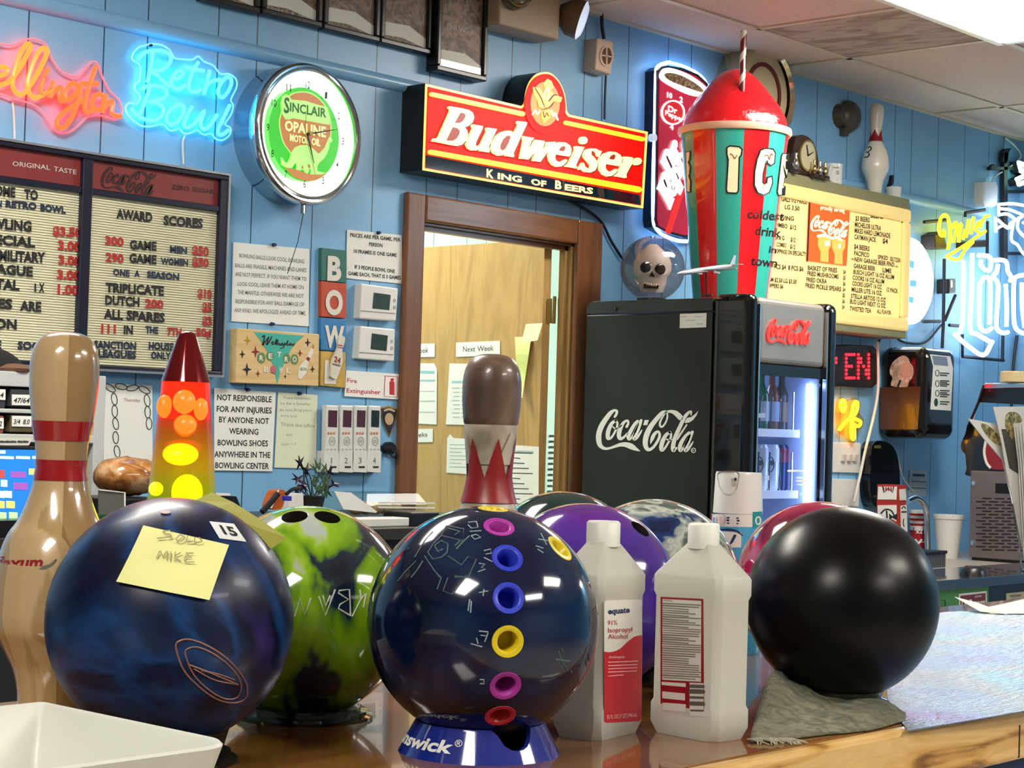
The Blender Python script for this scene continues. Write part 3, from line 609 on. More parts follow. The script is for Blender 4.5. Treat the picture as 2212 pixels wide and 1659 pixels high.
for ch, x, y in (('B',602,880),('W',872,888),('L',1010,895)): m.text(S, zs, ch, (x, y), (x+80, y+6), 105, .002, .03)
m.build('white_lettering', M('white paint', '#e4e0d2', .5), t)
MB().disc(S, zs, 775, 835, 50, 75, 0, .002).build('pink_ball', M('pink paint', '#b5626a', .5), t)
m = MB(); m.poly(S, zs, [(a.x, a.y) for a in spline([(1455,470),(1490,450),(1505,520),(1470,600),(1420,690),(1405,800),(1370,900),(1290,1005),(1235,995),(1228,920),(1250,790),(1300,720),(1380,640),(1410,560)], 3, True)], 0, .0013); m.build('pin_outline', M('white paint'), t)
m = MB(); m.poly(S, zs, [(1405,600),(1450,630),(1420,690),(1370,645)], .001, .002); m.build('pin_band', M('red_star'), t)
lines_of(t, S, [('BOWL', (649,800), (664,801), 7)], .002, M('olive green paint'), 'pin_lettering')
# ---- thermostats
def thermostat(q, scr, low, lab):
    t = thing('thermostat', lab, 'thermostat', wall(.02).pt((q[0][0]+q[2][0])/2, (q[0][1]+q[2][1])/2), 'white wall thermostats')
    MB().poly(wall(0), ID, q, 0, .028).build('body', WHITE, t, bevel=.004)
    MB().poly(wall(.028), ID, scr, 0, .0012).build('screen', M('green lcd', '#2c3a2a', .2), t)
    MB().rib(wall(.028), ID, [(q[3][0]+3, low[0], 1.4), (q[2][0]-3, low[1], 1.4)], 0, .0015, smooth=False).build('seam', M('grey seam', '#8d8d88', .5), t)
    m = MB(); bx = scr[1][0]+9
    for y in (scr[1][1]+12, scr[1][1]+27): m.disc(wall(.028), ID, bx, y, 2.6, 4, 0, .002, 12)
    m.build('button_print', M('grey button', '#a9aaa5', .4), t); return t
thermostat([(781,612),(861,623),(856,694),(777,688)], [(808,632),(844,637),(841,670),(805,666)], (671,677), 'upper of two white thermostats, with its flap, below the prices notice')
thermostat([(779,704),(854,711),(852,781),(774,775)], [(804,720),(838,725),(835,758),(801,754)], (761,766), 'lower of two white thermostats, above the fire extinguisher sign')
# ---- four remotes in wall holders
S = wall(0); gp = 'air conditioner remotes in wall holders'
for i, (x, ww) in enumerate(((703,29),(735,28),(765,28),(796,27))):
    t = thing('remote_control', 'white remote control in the wall holder numbered %d' % (i+1), 'remote control', wall(.02).pt(x+14, 1000), gp)
    MB().poly(S, ID, [(x+2,875+i*.3),(x+ww,876+i*.3),(x+ww-1,1000),(x,1000)], .012, .03).build('body', M('remote white', '#d2d4d0', .35), t, bevel=.003)
    MB().poly(wall(.03), ID, [(x+7,886),(x+ww-3,887),(x+ww-4,923),(x+6,922)], 0, .001).build('screen', M('plum lcd' if i < 3 else 'dark lcd', '#4c2834' if i < 3 else '#232624', .15), t)
    m = MB(); m.ring(wall(.03), ID, x+15, 953, 7, 10, 2, 0, .0015, 20).disc(wall(.03), ID, x+15, 953, 3, 4, 0, .0015, 12)
    for r in range(2):
        for k in range(3): m.disc(wall(.03), ID, x+6+k*8, 971+r*8, 2.4, 1.8, 0, .0015, 8)
    m.build('button_print', M('grey button'), t)
    m = MB()
    for k in range(3): m.disc(wall(.03), ID, x+7+k*6, 936, 2, 3, 0, .0015, 8)
    m.build('mode_button_print', M('orange button', '#c07a4a', .5), t)
    h = thing('remote_holder', 'white wall holder numbered %d for a remote control' % (i+1), 'holder', wall(.0).pt(x+14, 1010), 'white remote holders')
    MB().poly(S, ID, [(x-3,974),(x+ww+1,975),(x+ww-1,1021),(x-3,1019)], .031, .036).poly(S, ID, [(x-3,974),(x-1,974),(x-2,1020),(x-3,1020)], 0, .031).poly(S, ID, [(x+ww-1,975),(x+ww+1,975),(x+ww-1,1021),(x+ww-3,1021)], 0, .031).poly(S, ID, [(x-3,1016),(x+ww-1,1017),(x+ww-1,1021),(x-3,1019)], 0, .031).build('pocket', M('remote white'), h)
    lines_of(h, wall(.036), [(str(i+1), (x+(9 if i else 12), 1001), (x+(16 if i else 14), 1001), 13)], .0005, M('grey ink'), 'numeral', .0)
    MB().poly(wall(.036), ID, [(x+10,1007),(x+ww-5,1007),(x+ww-5,1011),(x+10,1011)], 0, .0006).build('label_bar', INK, h)
# ---- badge and black hook by the casing
t = thing('police_patch', 'dark arrow shaped badge patch with gold border pinned beside the door frame', 'badge', wall(0).pt(840, 910))
q = [(823,880),(840,876),(860,883),(853,915),(842,944),(829,915)]
MB().poly(S, ID, q, 0, .004).build('border', M('gold thread', '#9a8448', .5, .3), t)
cq = (841, 906); MB().poly(S, ID, [(cq[0]+(x-cq[0])*.86, cq[1]+(y-cq[1])*.88) for x, y in q], .004, .006).build('field', M('navy felt', '#14142c', .8), t)
m = MB(); m.disc(S, ID, 841, 905, 9, 13, .006, .0075); m.rib(S, ID, [(831,887,4),(841,884,5),(852,888,4)], .006, .0075); m.build('emblem', M('tan thread', '#b29a78', .7, var=.3, scale=200), t)
t = thing('coat_hook', 'small black hook with a cord beside the door frame below the badge', 'hook', wall(0).pt(830, 970))
p = wall(0).pt(829, 968); MB().lathe([(0, .045), (.012, .045), (.02, .03), (.02, .012), (.012, 0)], p, 20, (0, -1, 0)).build('knob', BLACK, t, smooth=True)
MB().neon(S, ID, [(835,976),(848,985),(862,990)], .003, .006).build('cord', WIRE, t)
# ================================================================ DOORWAY CONTENTS AND RIGHT HALF OF THE WALL
def dsheet(name, lab, px, off=.003, mat=None, cat='paper notice', group=None): return sheet(name, lab, px, off, cat, mat, group, DP)
OP = M('office paper', '#dbe8e2', .7, var=.02); GB = M('faint grey print', '#a9b6b2', .7, var=0); CB = M('pale teal print', '#8fc0c2', .7, var=0); PBK = M('faded black ink', '#3a3e3c', .7, var=0)
def dlines(t, rows, mat=GB, name='print'):
    m = MB()
    for x0, y0, x1, y1, w in rows: m.rib(DP, ID, [(x0, y0, w), (x1, y1, w)], .003, .0035, smooth=False)
    m.build(name, mat, t)
t = dsheet('paper_label', 'white paper label ending in Week at the left edge of the office door', [(880,743),(939,742),(939,771),(880,772)]); m = MB(); m.text(DP, ID, 'Week', (893,763), (925,762), 12, .0036, .0); m.build('lettering', PBK, t)
t = dsheet('paper_label', 'white paper label reading Next Week on the office door', [(985,740),(1080,736),(1080,767),(985,771)]); m = MB(); m.text(DP, ID, 'Next', (1000,760), (1026,759), 12, .0036, .0).text(DP, ID, 'Week', (1031,759), (1066,757), 12, .0036, .0); m.build('lettering', PBK, t)
t = dsheet('paper_schedule', 'white schedule sheet with a teal band at the left edge of the office door', [(875,784),(938,785),(944,798),(943,917),(875,914)]); dlines(t, [(894,822,938,822,4),(898,803,936,804,6)], CB); dlines(t, [(894,845,938,845,1.5),(896,867,938,866,2),(896,890,938,890,1.5)])
t = dsheet('paper_schedule', 'white schedule sheet half hidden by the dark pin on the office door', [(971,785),(1030,786),(1030,918),(963,917)]); dlines(t, [(977,825,1028,825,4)], CB); dlines(t, [(977+(k%3)*2,838+k*9,992,838+k*9,2) for k in range(8)]); dlines(t, [(997,838+k*9,1026,838+k*9,2) for k in range(8)])
t = dsheet('paper_label', 'small white paper label ending in Weeks, lower left of the office door', [(875,927),(935,926),(935,955),(875,956)]); m = MB(); m.text(DP, ID, 'Weeks', (880,945), (923,943), 10, .0036, .0); m.build('lettering', PBK, t)
t = dsheet('paper_note', 'folded cornered white note left of the dark pin, low on the office door', [(966,946),(972,938),(979,946),(1022,949),(1022,1025),(964,1021)]); dlines(t, [(972,960+k*8,1012-(k%3)*8,961+k*8,1.6) for k in range(7)])
t = dsheet('paper_list', 'white typed list right of the dark pin, low on the office door', [(1104,961),(1164,965),(1163,1095),(1100,1095)]); dlines(t, [(1108,978+k*11,1150-(k*7%4)*9,979+k*11,2) for k in range(11)], PBK); dlines(t, [(1112,975,1150,977,5)])
YP = M('yellow green paper', '#cfe08a', .7, var=.05); YS = M('pale yellow sticky note', '#e2e4a4', .7, var=.03)
t = thing('paper_note', 'long yellow green sheet hanging curled on the office door', 'note', DP.pt(1130, 800, .01))
MB().patch(DP, ID, [(1112,728),(1148,727),(1128,860),(1118,852)], 4, 10, .004, .03, lambda a, b: .006*math.sin(b*7)).build('sheet', YP, t)
t = thing('sticky_note', 'pale yellow sticky note curling off the top of the green sheet', 'sticky note', DP.pt(1150, 710, .02))
MB().patch(DP, ID, [(1136,700),(1172,698),(1161,735),(1126,741)], 4, 5, .03, .05, lambda a, b: .015*a*a).build('sheet', YS, t)
# hinge
HB = M('antique brass', '#b09a52', .35, .7); HP = Plane((0, hy-.004, 0), (0, -1, 0)); zh = Z(860,420,2.4386)
hg = MB().poly(HP, zh, [(845,548),(870,546),(882,560),(882,665),(870,683),(845,683)], 0, .004).poly(HP, zh, [(790,550),(812,548),(812,680),(785,675)], 0, .003).build('hinge', HB, door)
m = MB(); a, b = HP.pt(1197.5, 640, 0), HP.pt(1196.5, 699, 0); m.cyl(b, .006, (a-b).length, 14); m.build('knuckle', M('dull brass'), hg)
m = MB(); [m.disc(HP, zh, x, y, 6, 7, .004, .0055, 10) for x, y in ((860,562),(870,612),(858,665))]; m.build('screw', M('dark screw', '#3a3226', .4, .5), hg)
t = thing('wall_chart', 'narrow strip of printed paper seen through the gap beside the office door', 'paper notice', V((5.6, OB-.01, 1.0)))
S = Plane((0, OB, 0), (0, -1, 0)); MB().poly(S, ID, [(1188,935),(1199,935),(1193,1090),(1181,1090)], .0, .004).build('sheet', OP, t)
m = MB()
for k in range(12): m.rib(S, ID, [(1188-k*.4,942+k*12,5),(1195-k*.4,942+k*12,5)], .004, .005, smooth=False)
m.build('print', PBK, t)
# ---- red lit beer sign
z7 = Z(860, 160, 3.95); zb2 = Z(930, 200, 8.296); zb3 = Z(1170, 250, 8.296)
BO = .10; S = wall(BO)
t = thing('beer_sign', 'red and gold illuminated beer sign with a round eagle crest over the doorway', 'lighted sign', wall(.05).pt(1150, 430))
lobe = spline([(1050,270),(1075,245),(1090,150),(1120,65),(1175,0),(1240,-20),(1305,-12),(1370,48),(1418,140),(1438,235),(1445,310),(1465,342)], 4)
out = [(210,822),(235,78)]+[(a.x, a.y) for a in lobe]+[(2135,490),(2095,1150)]
MB().poly(S, z7, out, -BO, 0).build('box', M('black sign box', '#08080c', .35), t, bevel=0)
cxy = (1150, 560)
def inset(p, e):                           # shrink an outline by e along averaged edge normals
    n = len(p); o = []
    for i in range(n):
        a, b, c = V(p[i-1]), V(p[i]), V(p[(i+1) % n]); d1 = (b-a).normalized(); d2 = (c-b).normalized()
        nn = V((-d1.y-d2.y, d1.x+d2.x)); nn = nn/max(nn.length_squared/2, .3)
        o.append((b.x+nn.x*e, b.y+nn.y*e))
    return o
GOLD = M('lit gold edge', '#f2cf6a', .3, emit=.9, ecol='#ffc860', var=0)
MB().poly(S, z7, inset(out, 4), 0, .004).build('gold_edge', GOLD, t)
RP = M('lit red panel', '#cc0804', .5, emit=.5, ecol='#ff0c04', var=.05, coat=0, spec=.2)
MB().poly(S, z7, inset(out, 24), .004, .008).build('red_panel', RP, t)
NB = M('glossy navy band', '#0c2436', .06, .4, coat=1, var=0)
MB().poly(S, z7, [(232,690),(2060,1030),(2072,1118),(236,800)], .008, .009).build('navy_band', NB, t)
YB = glow('lit yellow bar', '#ffb01c', 1.5)
for a in ([(290,172,36),(1065,340,40)], [(1435,415,36),(2090,555,36)]): MB().rib(S, z7, a, .008, .013, smooth=False).build('upper_bar', YB, t)
m = MB(); m.rib(S, z7, [(280,665,40),(2055,985,48)], .008, .013, smooth=False); m.build('lower_bar', glow('lit yellow lower bar', '#ffd21c', 1.3), t)
B = [(330,275),(350,245),(560,280),(690,310),(760,360),(785,440),(755,530),(690,590),(615,620),(660,680),(675,760),(640,860),(570,930),(480,955),(380,940),(45,870),(70,820),(130,825),(160,790),(370,320),(365,295)]
u_ = [(765,570),(940,600),(935,640),(815,890),(810,950),(850,965),(910,930),(1025,690),(1010,670),(1020,625),(1190,650),(1050,970),(1065,1050),(1050,1070),(890,1045),(895,1000),(840,1035),(760,1035),(690,1000),(655,930),(670,850),(775,640),(755,600)]
d_ = [(1570,510),(1735,530),(1720,580),(1490,1080),(1500,1140),(1480,1155),(1340,1130),(1355,1080),(1300,1120),(1230,1130),(1140,1080),(1100,990),(1110,900),(1170,790),(1270,710),(1380,680),(1460,690),(1505,740),(1590,570),(1565,545)]
w_ = [(1065,528),(1160,545),(1152,560),(1137,575),(1102,680),(1172,560),(1252,570),(1248,600),(1215,690),(1272,600),(1266,580),(1345,576),(1335,600),(1312,618),(1215,748),(1155,740),(1175,660),(1112,728),(1045,720),(1062,640),(1076,565)]
e_ = [(125,650),(150,580),(220,510),(320,470),(430,480),(510,530),(540,600),(520,710),(500,730),(255,690),(240,740),(260,800),(310,830),(370,820),(440,780),(465,800),(430,850),(360,905),(290,915),(210,880),(150,800)]
eh = [(310,625),(340,570),(390,540),(425,555),(425,590),(400,638)]
i_ = [(610,545),(770,560),(620,880),(640,945),(440,910),(445,885),(490,870),(612,610),(605,570)]
s_ = [(1080,635),(1040,735),(1010,720),(990,650),(930,620),(890,650),(895,700),(960,760),(1000,830),(1005,900),(960,980),(880,1018),(790,1005),(720,960),(690,970),(665,950),(740,840),(765,850),(780,910),(840,950),(885,930),(890,880),(830,810),(770,740),(760,670),(800,610),(880,585),(980,590),(1030,620)]
r_ = [(1490,730),(1630,745),(1640,770),(1600,850),(1680,770),(1730,750),(1780,765),(1800,810),(1780,860),(1730,885),(1680,880),(1650,840),(1600,900),(1520,1050),(1525,1110),(1500,1115),(1325,1080),(1335,1055),(1370,1045),(1490,790),(1480,760)]
sh_ = lambda p, dx, dy: [(x+dx, y+dy) for x, y in p]
letters = [(zb2, B, [[(440,540),(540,360),(600,370),(630,400),(620,450),(580,510),(520,545)], [(285,860),(400,620),(480,635),(525,680),(520,740),(470,820),(400,865)]]), (zb2, u_, []), (zb2, d_, [[(1250,1000),(1260,930),(1310,830),(1370,775),(1420,770),(1435,800),(1400,900),(1340,1010),(1290,1040)]]), (z7, w_, []), (zb3, e_, [eh]), (zb3, i_, []), (zb3, s_, []), (zb3, sh_(e_, 905, 172), [sh_(eh, 898, 150)]), (zb3, r_, [])]
CREAM = M('lit cream lettering', '#fff0a0', .3, emit=.75, ecol='#fff0a0', var=0); DSH = M('dark letter shadow', '#3c1a08', .4)
hol = []
for tr, o, hs in letters:
    dx = 1.4*(3.95 if tr is z7 else 8.296)
    MB().poly(S, tr, sh_(o, dx, dx*1.3), .008, .012).build('letter_shadow', DSH, t)
    MB().poly(S, tr, o, .008, .018).build('letter', CREAM, t)
    for h in hs:
        MB().poly(S, tr, h, .018, .0186).build('letter_counter', M('letter counter red', '#8a1c08', .4, emit=.25, ecol='#c01a06', var=0), t)
MB().disc(S, zb3, 757, 440, 68, 68, .008, .018, 24).build('letter_dot', CREAM, t)
CL2 = M('lit gold lettering', '#ffe38a', .3, emit=1.1, ecol='#ffdc78', var=0)
lines_of(t, S, [('K', (1051,382), (1066,385), 18), ('ING', (1075,386), (1127,394), 13), ('OF', (1147,398), (1180,404), 13), ('B', (1199,407), (1213,409), 18), ('EERS', (1220,410), (1281,419), 13)], .0095, CL2, 'tagline', .035)
# eagle crest
zc = z7; CR = M('lit crest amber', '#d8640e', .35, emit=.45, ecol='#ff8a10', var=.2, scale=60); CD = M('crest brown line', '#7a3a10', .5)
q = spline([(1078,300),(1095,160),(1140,60),(1215,5),(1300,5),(1370,70),(1415,170),(1430,300),(1400,430),(1330,510),(1220,510),(1130,440)], 3, True)
MB().poly(S, zc, [(a.x, a.y) for a in q], .008, .011).build('crest_oval', RP, t)
MB().disc(S, zc, 1255, 255, 125, 190, .011, .012).build('crest_glow', CR, t)
GY = glow('crest gold', '#ffb41c', .75); GW = glow('crest cream', '#fff0a8', 1.1)
m = MB(); m.poly(S, zc, [(1150,110),(1210,120),(1250,190),(1255,290),(1215,270),(1180,210),(1160,170)], .012, .014).poly(S, zc, [(1240,80),(1275,40),(1310,60),(1330,110),(1300,140),(1330,170),(1400,200),(1390,240),(1330,230),(1280,290),(1250,280),(1260,200),(1265,150)], .012, .0145)
m.poly(S, zc, [(1205,230),(1250,270),(1245,300),(1200,280),(1190,200)], .014, .015); m.build('eagle', GY, t)
m = MB(); m.rib(S, zc, [(1265,120,12),(1245,200,14),(1285,200,12),(1280,120,10)], .0145, .016).rib(S, zc, [(1150,345,10),(1175,310,10),(1190,345,10),(1215,310,10)], .012, .015).rib(S, zc, [(1310,310,10),(1330,360,10),(1340,330,10),(1365,390,12)], .012, .015); m.build('letter_a', GW, t)
m = MB(); m.rib(S, zc, [(1290,230,10),(1330,180,12),(1360,180,8)], .0146, .016).rib(S, zc, [(1170,120,7),(1220,200,7),(1250,280,7)], .0142, .0155).rib(S, zc, [(1330,240,8),(1300,280,10),(1240,300,8)], .0146, .016); m.build('feather_lines', CD, t)
m = MB(); m.poly(S, zc, [(1225,320),(1290,300),(1310,330),(1290,380),(1245,420),(1225,370)], .012, .0145); m.build('shield', GY, t)
m = MB(); m.rib(S, zc, [(1240,320,7),(1250,370,7),(1270,330,7),(1285,360,7)], .0145, .0155); m.build('shield_lines', CD, t)
MB().neon(wall(0), ID, [(1230,434),(1262,450),(1298,478),(1320,520),(1345,560)], .005, .012).build('power_cord', WIRE, t)
# ---- emergency light unit, alarm box with cable
S = wall(0); BEI = M('beige enamel', '#a8957c', .4, var=.04)
t = thing('emergency_light', 'beige emergency light box with a white lamp head, high on the wall', 'emergency light', wall(.05).pt(1150, 80))
a, b = wall(.09).pt(1066, 55), wall(.09).pt(1203, 88)
MB().box(a.x+.015, b.x, W-.10, W, b.z, b.z+.22).build('housing', BEI, t, bevel=.006)
p = V((a.x+.07, W-.10, b.z+.115)); MB().lathe([(.062, 0), (.060, .03), (.045, .055), (.02, .066), (0, .068)], p, 28, (0, -1, 0)).build('lamp', M('dim lamp lens', '#5f5a48', .12, .3), t, smooth=True)
p = wall(.10).pt(1238, 38); n = V((.55, -.75, -.3))
MB().lathe([(.0, -.05), (.03, -.05), (.062, -.01), (.066, .03)], p, 24, tuple(n)).build('lamp_head', M('brown lamp shell', '#6a5844', .4), t, smooth=True)
MB().lathe([(.066, .03), (.05, .04), (0, .045)], p, 24, tuple(n)).build('lens', M('milky lens', '#dfe6ec', .2, emit=.35, ecol='#cfe0ff', var=0), t, smooth=True)
MB().tube([wall(.05).pt(1200, 40), wall(.07).pt(1222, 40)], .018, 10).build('arm', BEI, t)
t = thing('alarm_sounder', 'small cream sounder box with a round grille hanging beside the beer sign crest', 'alarm', wall(.02).pt(1300, 160))
MB().poly(S, ID, [(1291,81),(1326,90),(1321,162),(1286,150)], 0, .055).build('box', M('cream plastic', '#cbb49c', .4), t, bevel=.006)
SA = wall(.055); m = MB(); m.ring(SA, ID, 1311, 121, 15, 23, 4, 0, .004, 28); m.build('grille_ring', M('cream plastic'), t)
MB().disc(SA, ID, 1311, 121, 11, 19, 0, .001).build('speaker_hole', M('rust brown', '#5a2f18', .6), t)
m = MB(); m.rib(SA, ID, [(1311,102,3),(1311,140,3)], .001, .004, smooth=False).rib(SA, ID, [(1300,119,3),(1322,123,3)], .001, .004, smooth=False); m.build('grille_cross', M('cream plastic'), t)
MB().neon(S, ID, [(1303,-20),(1300,30),(1301,60),(1305,84)], .0065, .02).build('cable', WIRE, t)
MB().neon(S, ID, [(1309,163),(1307,210),(1306,258)], .004, .012).build('lower_cable', WIRE, t)
# ---- lit cola cup sign (tall can shape) with a blue neon outline
zd = Z(1360, 90, 2.91); zp = Z(1400, 280, 9.217)
t = thing('soda_sign', 'tall maroon soda can shaped sign outlined in white blue neon', 'lighted sign', wall(.05).pt(1470, 500))
SD_ = wall(.055)
can = [(175,180),(200,158),(240,150),(330,165),(430,205),(490,260),(510,310),(500,700),(488,1190),(440,1225),(340,1232),(240,1205),(170,1165),(160,1120)]
MB().poly(wall(.0), zd, can, .0, .055).build('case', M('navy sign case', '#0b1030', .35), t)
MB().poly(SD_, zd, inset(can, 16), 0, .004).build('can_panel', M('lit maroon panel', '#8c1230', .25, emit=.5, ecol='#a01030', var=.1, coat=.4), t)
WHL = M('lit white panel', '#f4f2f0', .3, emit=1.3, ecol='#fff6f4', var=0)
q = spline([(190,205),(215,170),(270,168),(370,205),(460,265),(498,315),(470,345),(380,335),(270,285),(200,240)], 4, True); MB().poly(SD_, zd, [(a.x, a.y) for a in q], .004, .007).build('rim_ring', WHL, t)
q = spline([(220,212),(250,195),(330,215),(420,265),(470,312),(440,315),(360,288),(260,248)], 4, True); MB().poly(SD_, zd, [(a.x, a.y) for a in q], .007, .009).build('ice_top', swirl('cola and ice', [(.35, '#24140c'), (.5, '#7a5a38'), (.62, '#d8c8a0'), (.75, '#3a2414')], scale=90, dist=2, rough=.3), t)
m = MB(); m.ring(SD_, zd, 275, 445, 74, 78, 9, .004, .008); m.build('logo_ring', WHL, t)
MB().disc(SD_, zd, 275, 445, 64, 68, .004, .006).build('logo_field', M('logo red', '#a8121e', .3, emit=.4, ecol='#c0121e', var=0), t)
lines_of(t, SD_, [('10', (1441,210), (1452,213), 12), ('2', (1468,220), (1475,222), 12), ('4', (1447,279), (1455,281), 12)], .006, WHL, 'numerals', .03)
m = MB(); m.text(SD_, ID, 'Dr', (1443,240), (1463,246), 13, .008, .03); m.text(SD_, ID, 'Pepper', (1437,248), (1477,264), 11, .008, .02); m.build('logo_lettering', WHL, t)
m = MB(); d1, d2 = .006, .012
m.poly(SD_, zp, [(265,640),(340,430),(375,380),(420,390),(500,480),(555,580),(550,690),(460,960),(430,900),(370,810),(310,710)], d1, d2).poly(SD_, zp, [(450,400),(500,250),(530,205),(570,220),(590,270),(585,355),(550,340),(610,460),(640,470),(570,640)], d1, d2)
m.poly(SD_, zp, [(190,1180),(300,870),(340,830),(390,850),(440,950),(440,1020),(400,1130),(375,1160),(430,1330),(530,1370),(450,1600),(400,1490),(250,1220)], d1, d2).poly(SD_, zp, [(475,980),(540,760),(575,735),(620,770),(670,870),(675,930),(640,1000),(700,1130),(715,1140),(650,1300),(620,1260),(560,1120)], d1, d2)
m.poly(SD_, zp, [(575,690),(630,500),(660,450),(700,460),(740,520),(760,700),(790,1000),(740,1000),(690,850),(640,740)], d1, d2).poly(SD_, zp, [(680,320),(700,240),(740,190),(780,200),(770,260),(720,440)], d1, d2).disc(SD_, zp, 500, 1190, 85, 150, d1, d2, 20)
m.build('big_lettering', WHL, t)
m = MB(); m.poly(SD_, zp, [(360,520),(385,520),(480,720),(480,775),(455,760),(370,570)], .012, .0128).poly(SD_, zp, [(310,990),(335,990),(385,1130),(375,1155),(350,1130),(310,1030)], .012, .0128).poly(SD_, zp, [(555,860),(575,860),(620,970),(610,1005),(590,970)], .012, .0128).poly(SD_, zp, [(655,560),(675,560),(720,690),(700,690),(665,610)], .012, .0128); m.build('letter_counters', M('maroon counter', '#6a1424', .4), t)
m = MB(); m.rib(SD_, zp, [(470,1120,14),(480,1180,14),(520,1190,14),(530,1130,14)], .012, .013); m.build('letter_curl', M('grey print', '#7c7c78', .5), t)
m = MB(); m.rib(SD_, zd, [(325,940,36),(245,1190,40)], .004, .0055, smooth=False); m.build('straw', M('lit red straw', '#d02420', .3, emit=.4, ecol='#e02420', var=0), t)
NB2 = glow('ice blue neon', '#9cc8ff', 6)
MB().neon(wall(0), zd, [(250,130),(200,142),(172,165),(165,220),(160,500),(150,800),(148,1000),(150,1120),(165,1170),(210,1215),(300,1250),(360,1255)], .0065, .045).build('neon_outline', NB2, t)
MB().neon(wall(0), zd, [(500,300),(470,240),(420,195),(340,155),(250,130)], .005, .02).build('neon_outline', NB2, t)
MB().cyl(wall(.04).pt(1405, 298), .014, .02, 16, (0, -1, 0)).build('tube_end', M('milky lens'), t)
# ---- chrome rimmed clock sign behind the frozen drink cup
t = thing('wall_clock', 'chrome rimmed round clock under the ceiling, mostly hidden behind the frozen drink display', 'wall clock', wall(.05).pt(1610, 200))
c = wall(0).pt(1608, 205); R = .19
MB().lathe([(R, 0), (R, .09), (R*.97, .11), (R*.9, .115), (R*.85, .10)], c, 56, (0, -1, 0)).build('rim', M('brassy chrome', '#cfc6a6', .15, .9, var=0), t, smooth=True)
MB().cyl(c, R*.86, .085, 48, (0, -1, 0)).build('dial', M('cream dial', '#c8bc96', .4), t)
m = MB(); m.lathe([(R*.6, .085), (R*.6, .092), (R*.52, .092), (R*.52, .085)], c, 40, (0, -1, 0)); m.build('dial_band', M('maroon dial band', '#6a1a14', .4), t)
# ---- round grey sounder
t = thing('door_chime', 'dark grey round bell mounted on the wall left of the white bowling pin', 'bell', wall(0).pt(1828, 275))
p = wall(0).pt(1822, 251); GR = M('dark grey bell', '#4a463e', .35, .3)
MB().lathe([(0, .055), (.03, .052), (.055, .04), (.068, .015), (.068, .008)], p+V((.02, 0, 0)), 32, (0, -1, 0)).build('gong', GR, t, smooth=True)
MB().lathe([(0, .03), (.035, .03), (.05, .0)], p+V((-.035, 0, -.005)), 24, (0, -1, 0)).build('base', GR, t, smooth=True)
MB().box(p.x-.03, p.x, W-.03, W, p.z-.085, p.z-.05).build('striker', GR, t, bevel=.004)
# ---- lit menu box
MO = .14; S = wall(MO); zm = Z(1640, 380, 4.608)
a = S.pt(1968, 452); b = S.pt(1955, 716); c_ = S.pt(1640, 384)
xl, xr, zt_, zb_ = c_.x, (a.x+b.x)/2, a.z, b.z; zt_ = S.pt(1967, 454).z
t = thing('menu_board', 'yellow lit menu box with a soft drink picture panel, beside the frozen drink display', 'menu board', ((xl+xr)/2, W-.07, zb_))
YEL = M('lit yellow menu face', '#f0d58a', .35, emit=.3, ecol='#ffdc8c', var=.06, scale=12); YF = M('yellow frame', '#dcc27a', .4, emit=.25, ecol='#ffdc8c', var=.04)
m = MB(); m.box(xl, xr, W-MO, W, zt_, zt_+.045).box(xl, xr, W-MO, W, zb_-.03, zb_).box(xr-.012, xr, W-MO, W, zb_, zt_).box(xl, xl+.012, W-MO, W, zb_, zt_); m.build('case', M('olive grey case', '#86835e', .4), t, bevel=.004)
m = MB(); e = .055; fy0, fy1 = W-MO-.012, W-MO+.01
m.box(xl, xr, fy0, fy1, zt_-e, zt_).box(xl, xr, fy0, fy1, zb_, zb_+e).box(xr-e, xr, fy0, fy1, zb_+e, zt_-e).box(xl, xl+e, fy0, fy1, zb_+e, zt_-e); m.build('frame', YF, t, bevel=.012)
MB().box(xl+e, xr-e, W-MO+.005, W-MO+.008, zb_+e, zt_-e).build('face', YEL, t)
S = wall(MO-.004); 
MB().poly(S, zm, [(505,240),(905,320),(870,895),(480,845)], 0, .004).build('picture_panel', M('lit orange picture', '#e0501a', .3, emit=.6, ecol='#ff5218', var=.15, scale=6), t)
MB().rib(S, zm, [(505,240,14),(480,845,14)], .004, .006, smooth=False).build('panel_edge', M('dark maroon edge', '#5a0c0c', .4), t)
CRE = M('lit pale cream', '#fff0c0', .3, emit=.9, ecol='#ffeeb8', var=0)
m = MB(); coke(m, S, ((1753,462),(1836,478),(1750,500)), .004, .0052, k=3); m.build('script_logo', CRE, t); m = MB(); m.text(S, zm, 'proudly', (610,330), (730,350), 45, .0045, .01).text(S, zm, 'serving', (745,352), (850,365), 45, .0045, .01); m.build('script_lettering', CRE, t)
for dx, dy in ((0, 0), (140, 22)): MB().poly(S, zm, [(590+dx,590+dy),(720+dx,615+dy),(715+dx,690+dy),(690+dx,740+dy),(690+dx,860+dy),(610+dx,850+dy),(615+dx,760+dy),(585+dx,690+dy)], .004, .0055).build('drink_glass_print', M('lit amber glass', '#d89a48', .3, emit=.55, ecol='#e8a850', var=.5, scale=60), t)
m = MB(); m.rib(S, zm, [(590,600,26),(650,590,26),(720,615,26)], .0056, .007).rib(S, zm, [(725,620,24),(780,612,24),(820,640,24)], .0056, .007).poly(S, zm, [(655,655),(700,640),(705,690),(660,700)], .0056, .0065).poly(S, zm, [(790,680),(815,675),(812,720),(785,720)], .0056, .0065); m.build('glass_highlight', CRE, t)
MK = M('menu ink', '#261c10', .5, var=0); rows = []
def zrow(s, x0, y0, x1, y1, h): rows.append((s, zm(x0, y0), zm(x1, y1), h/4.608))
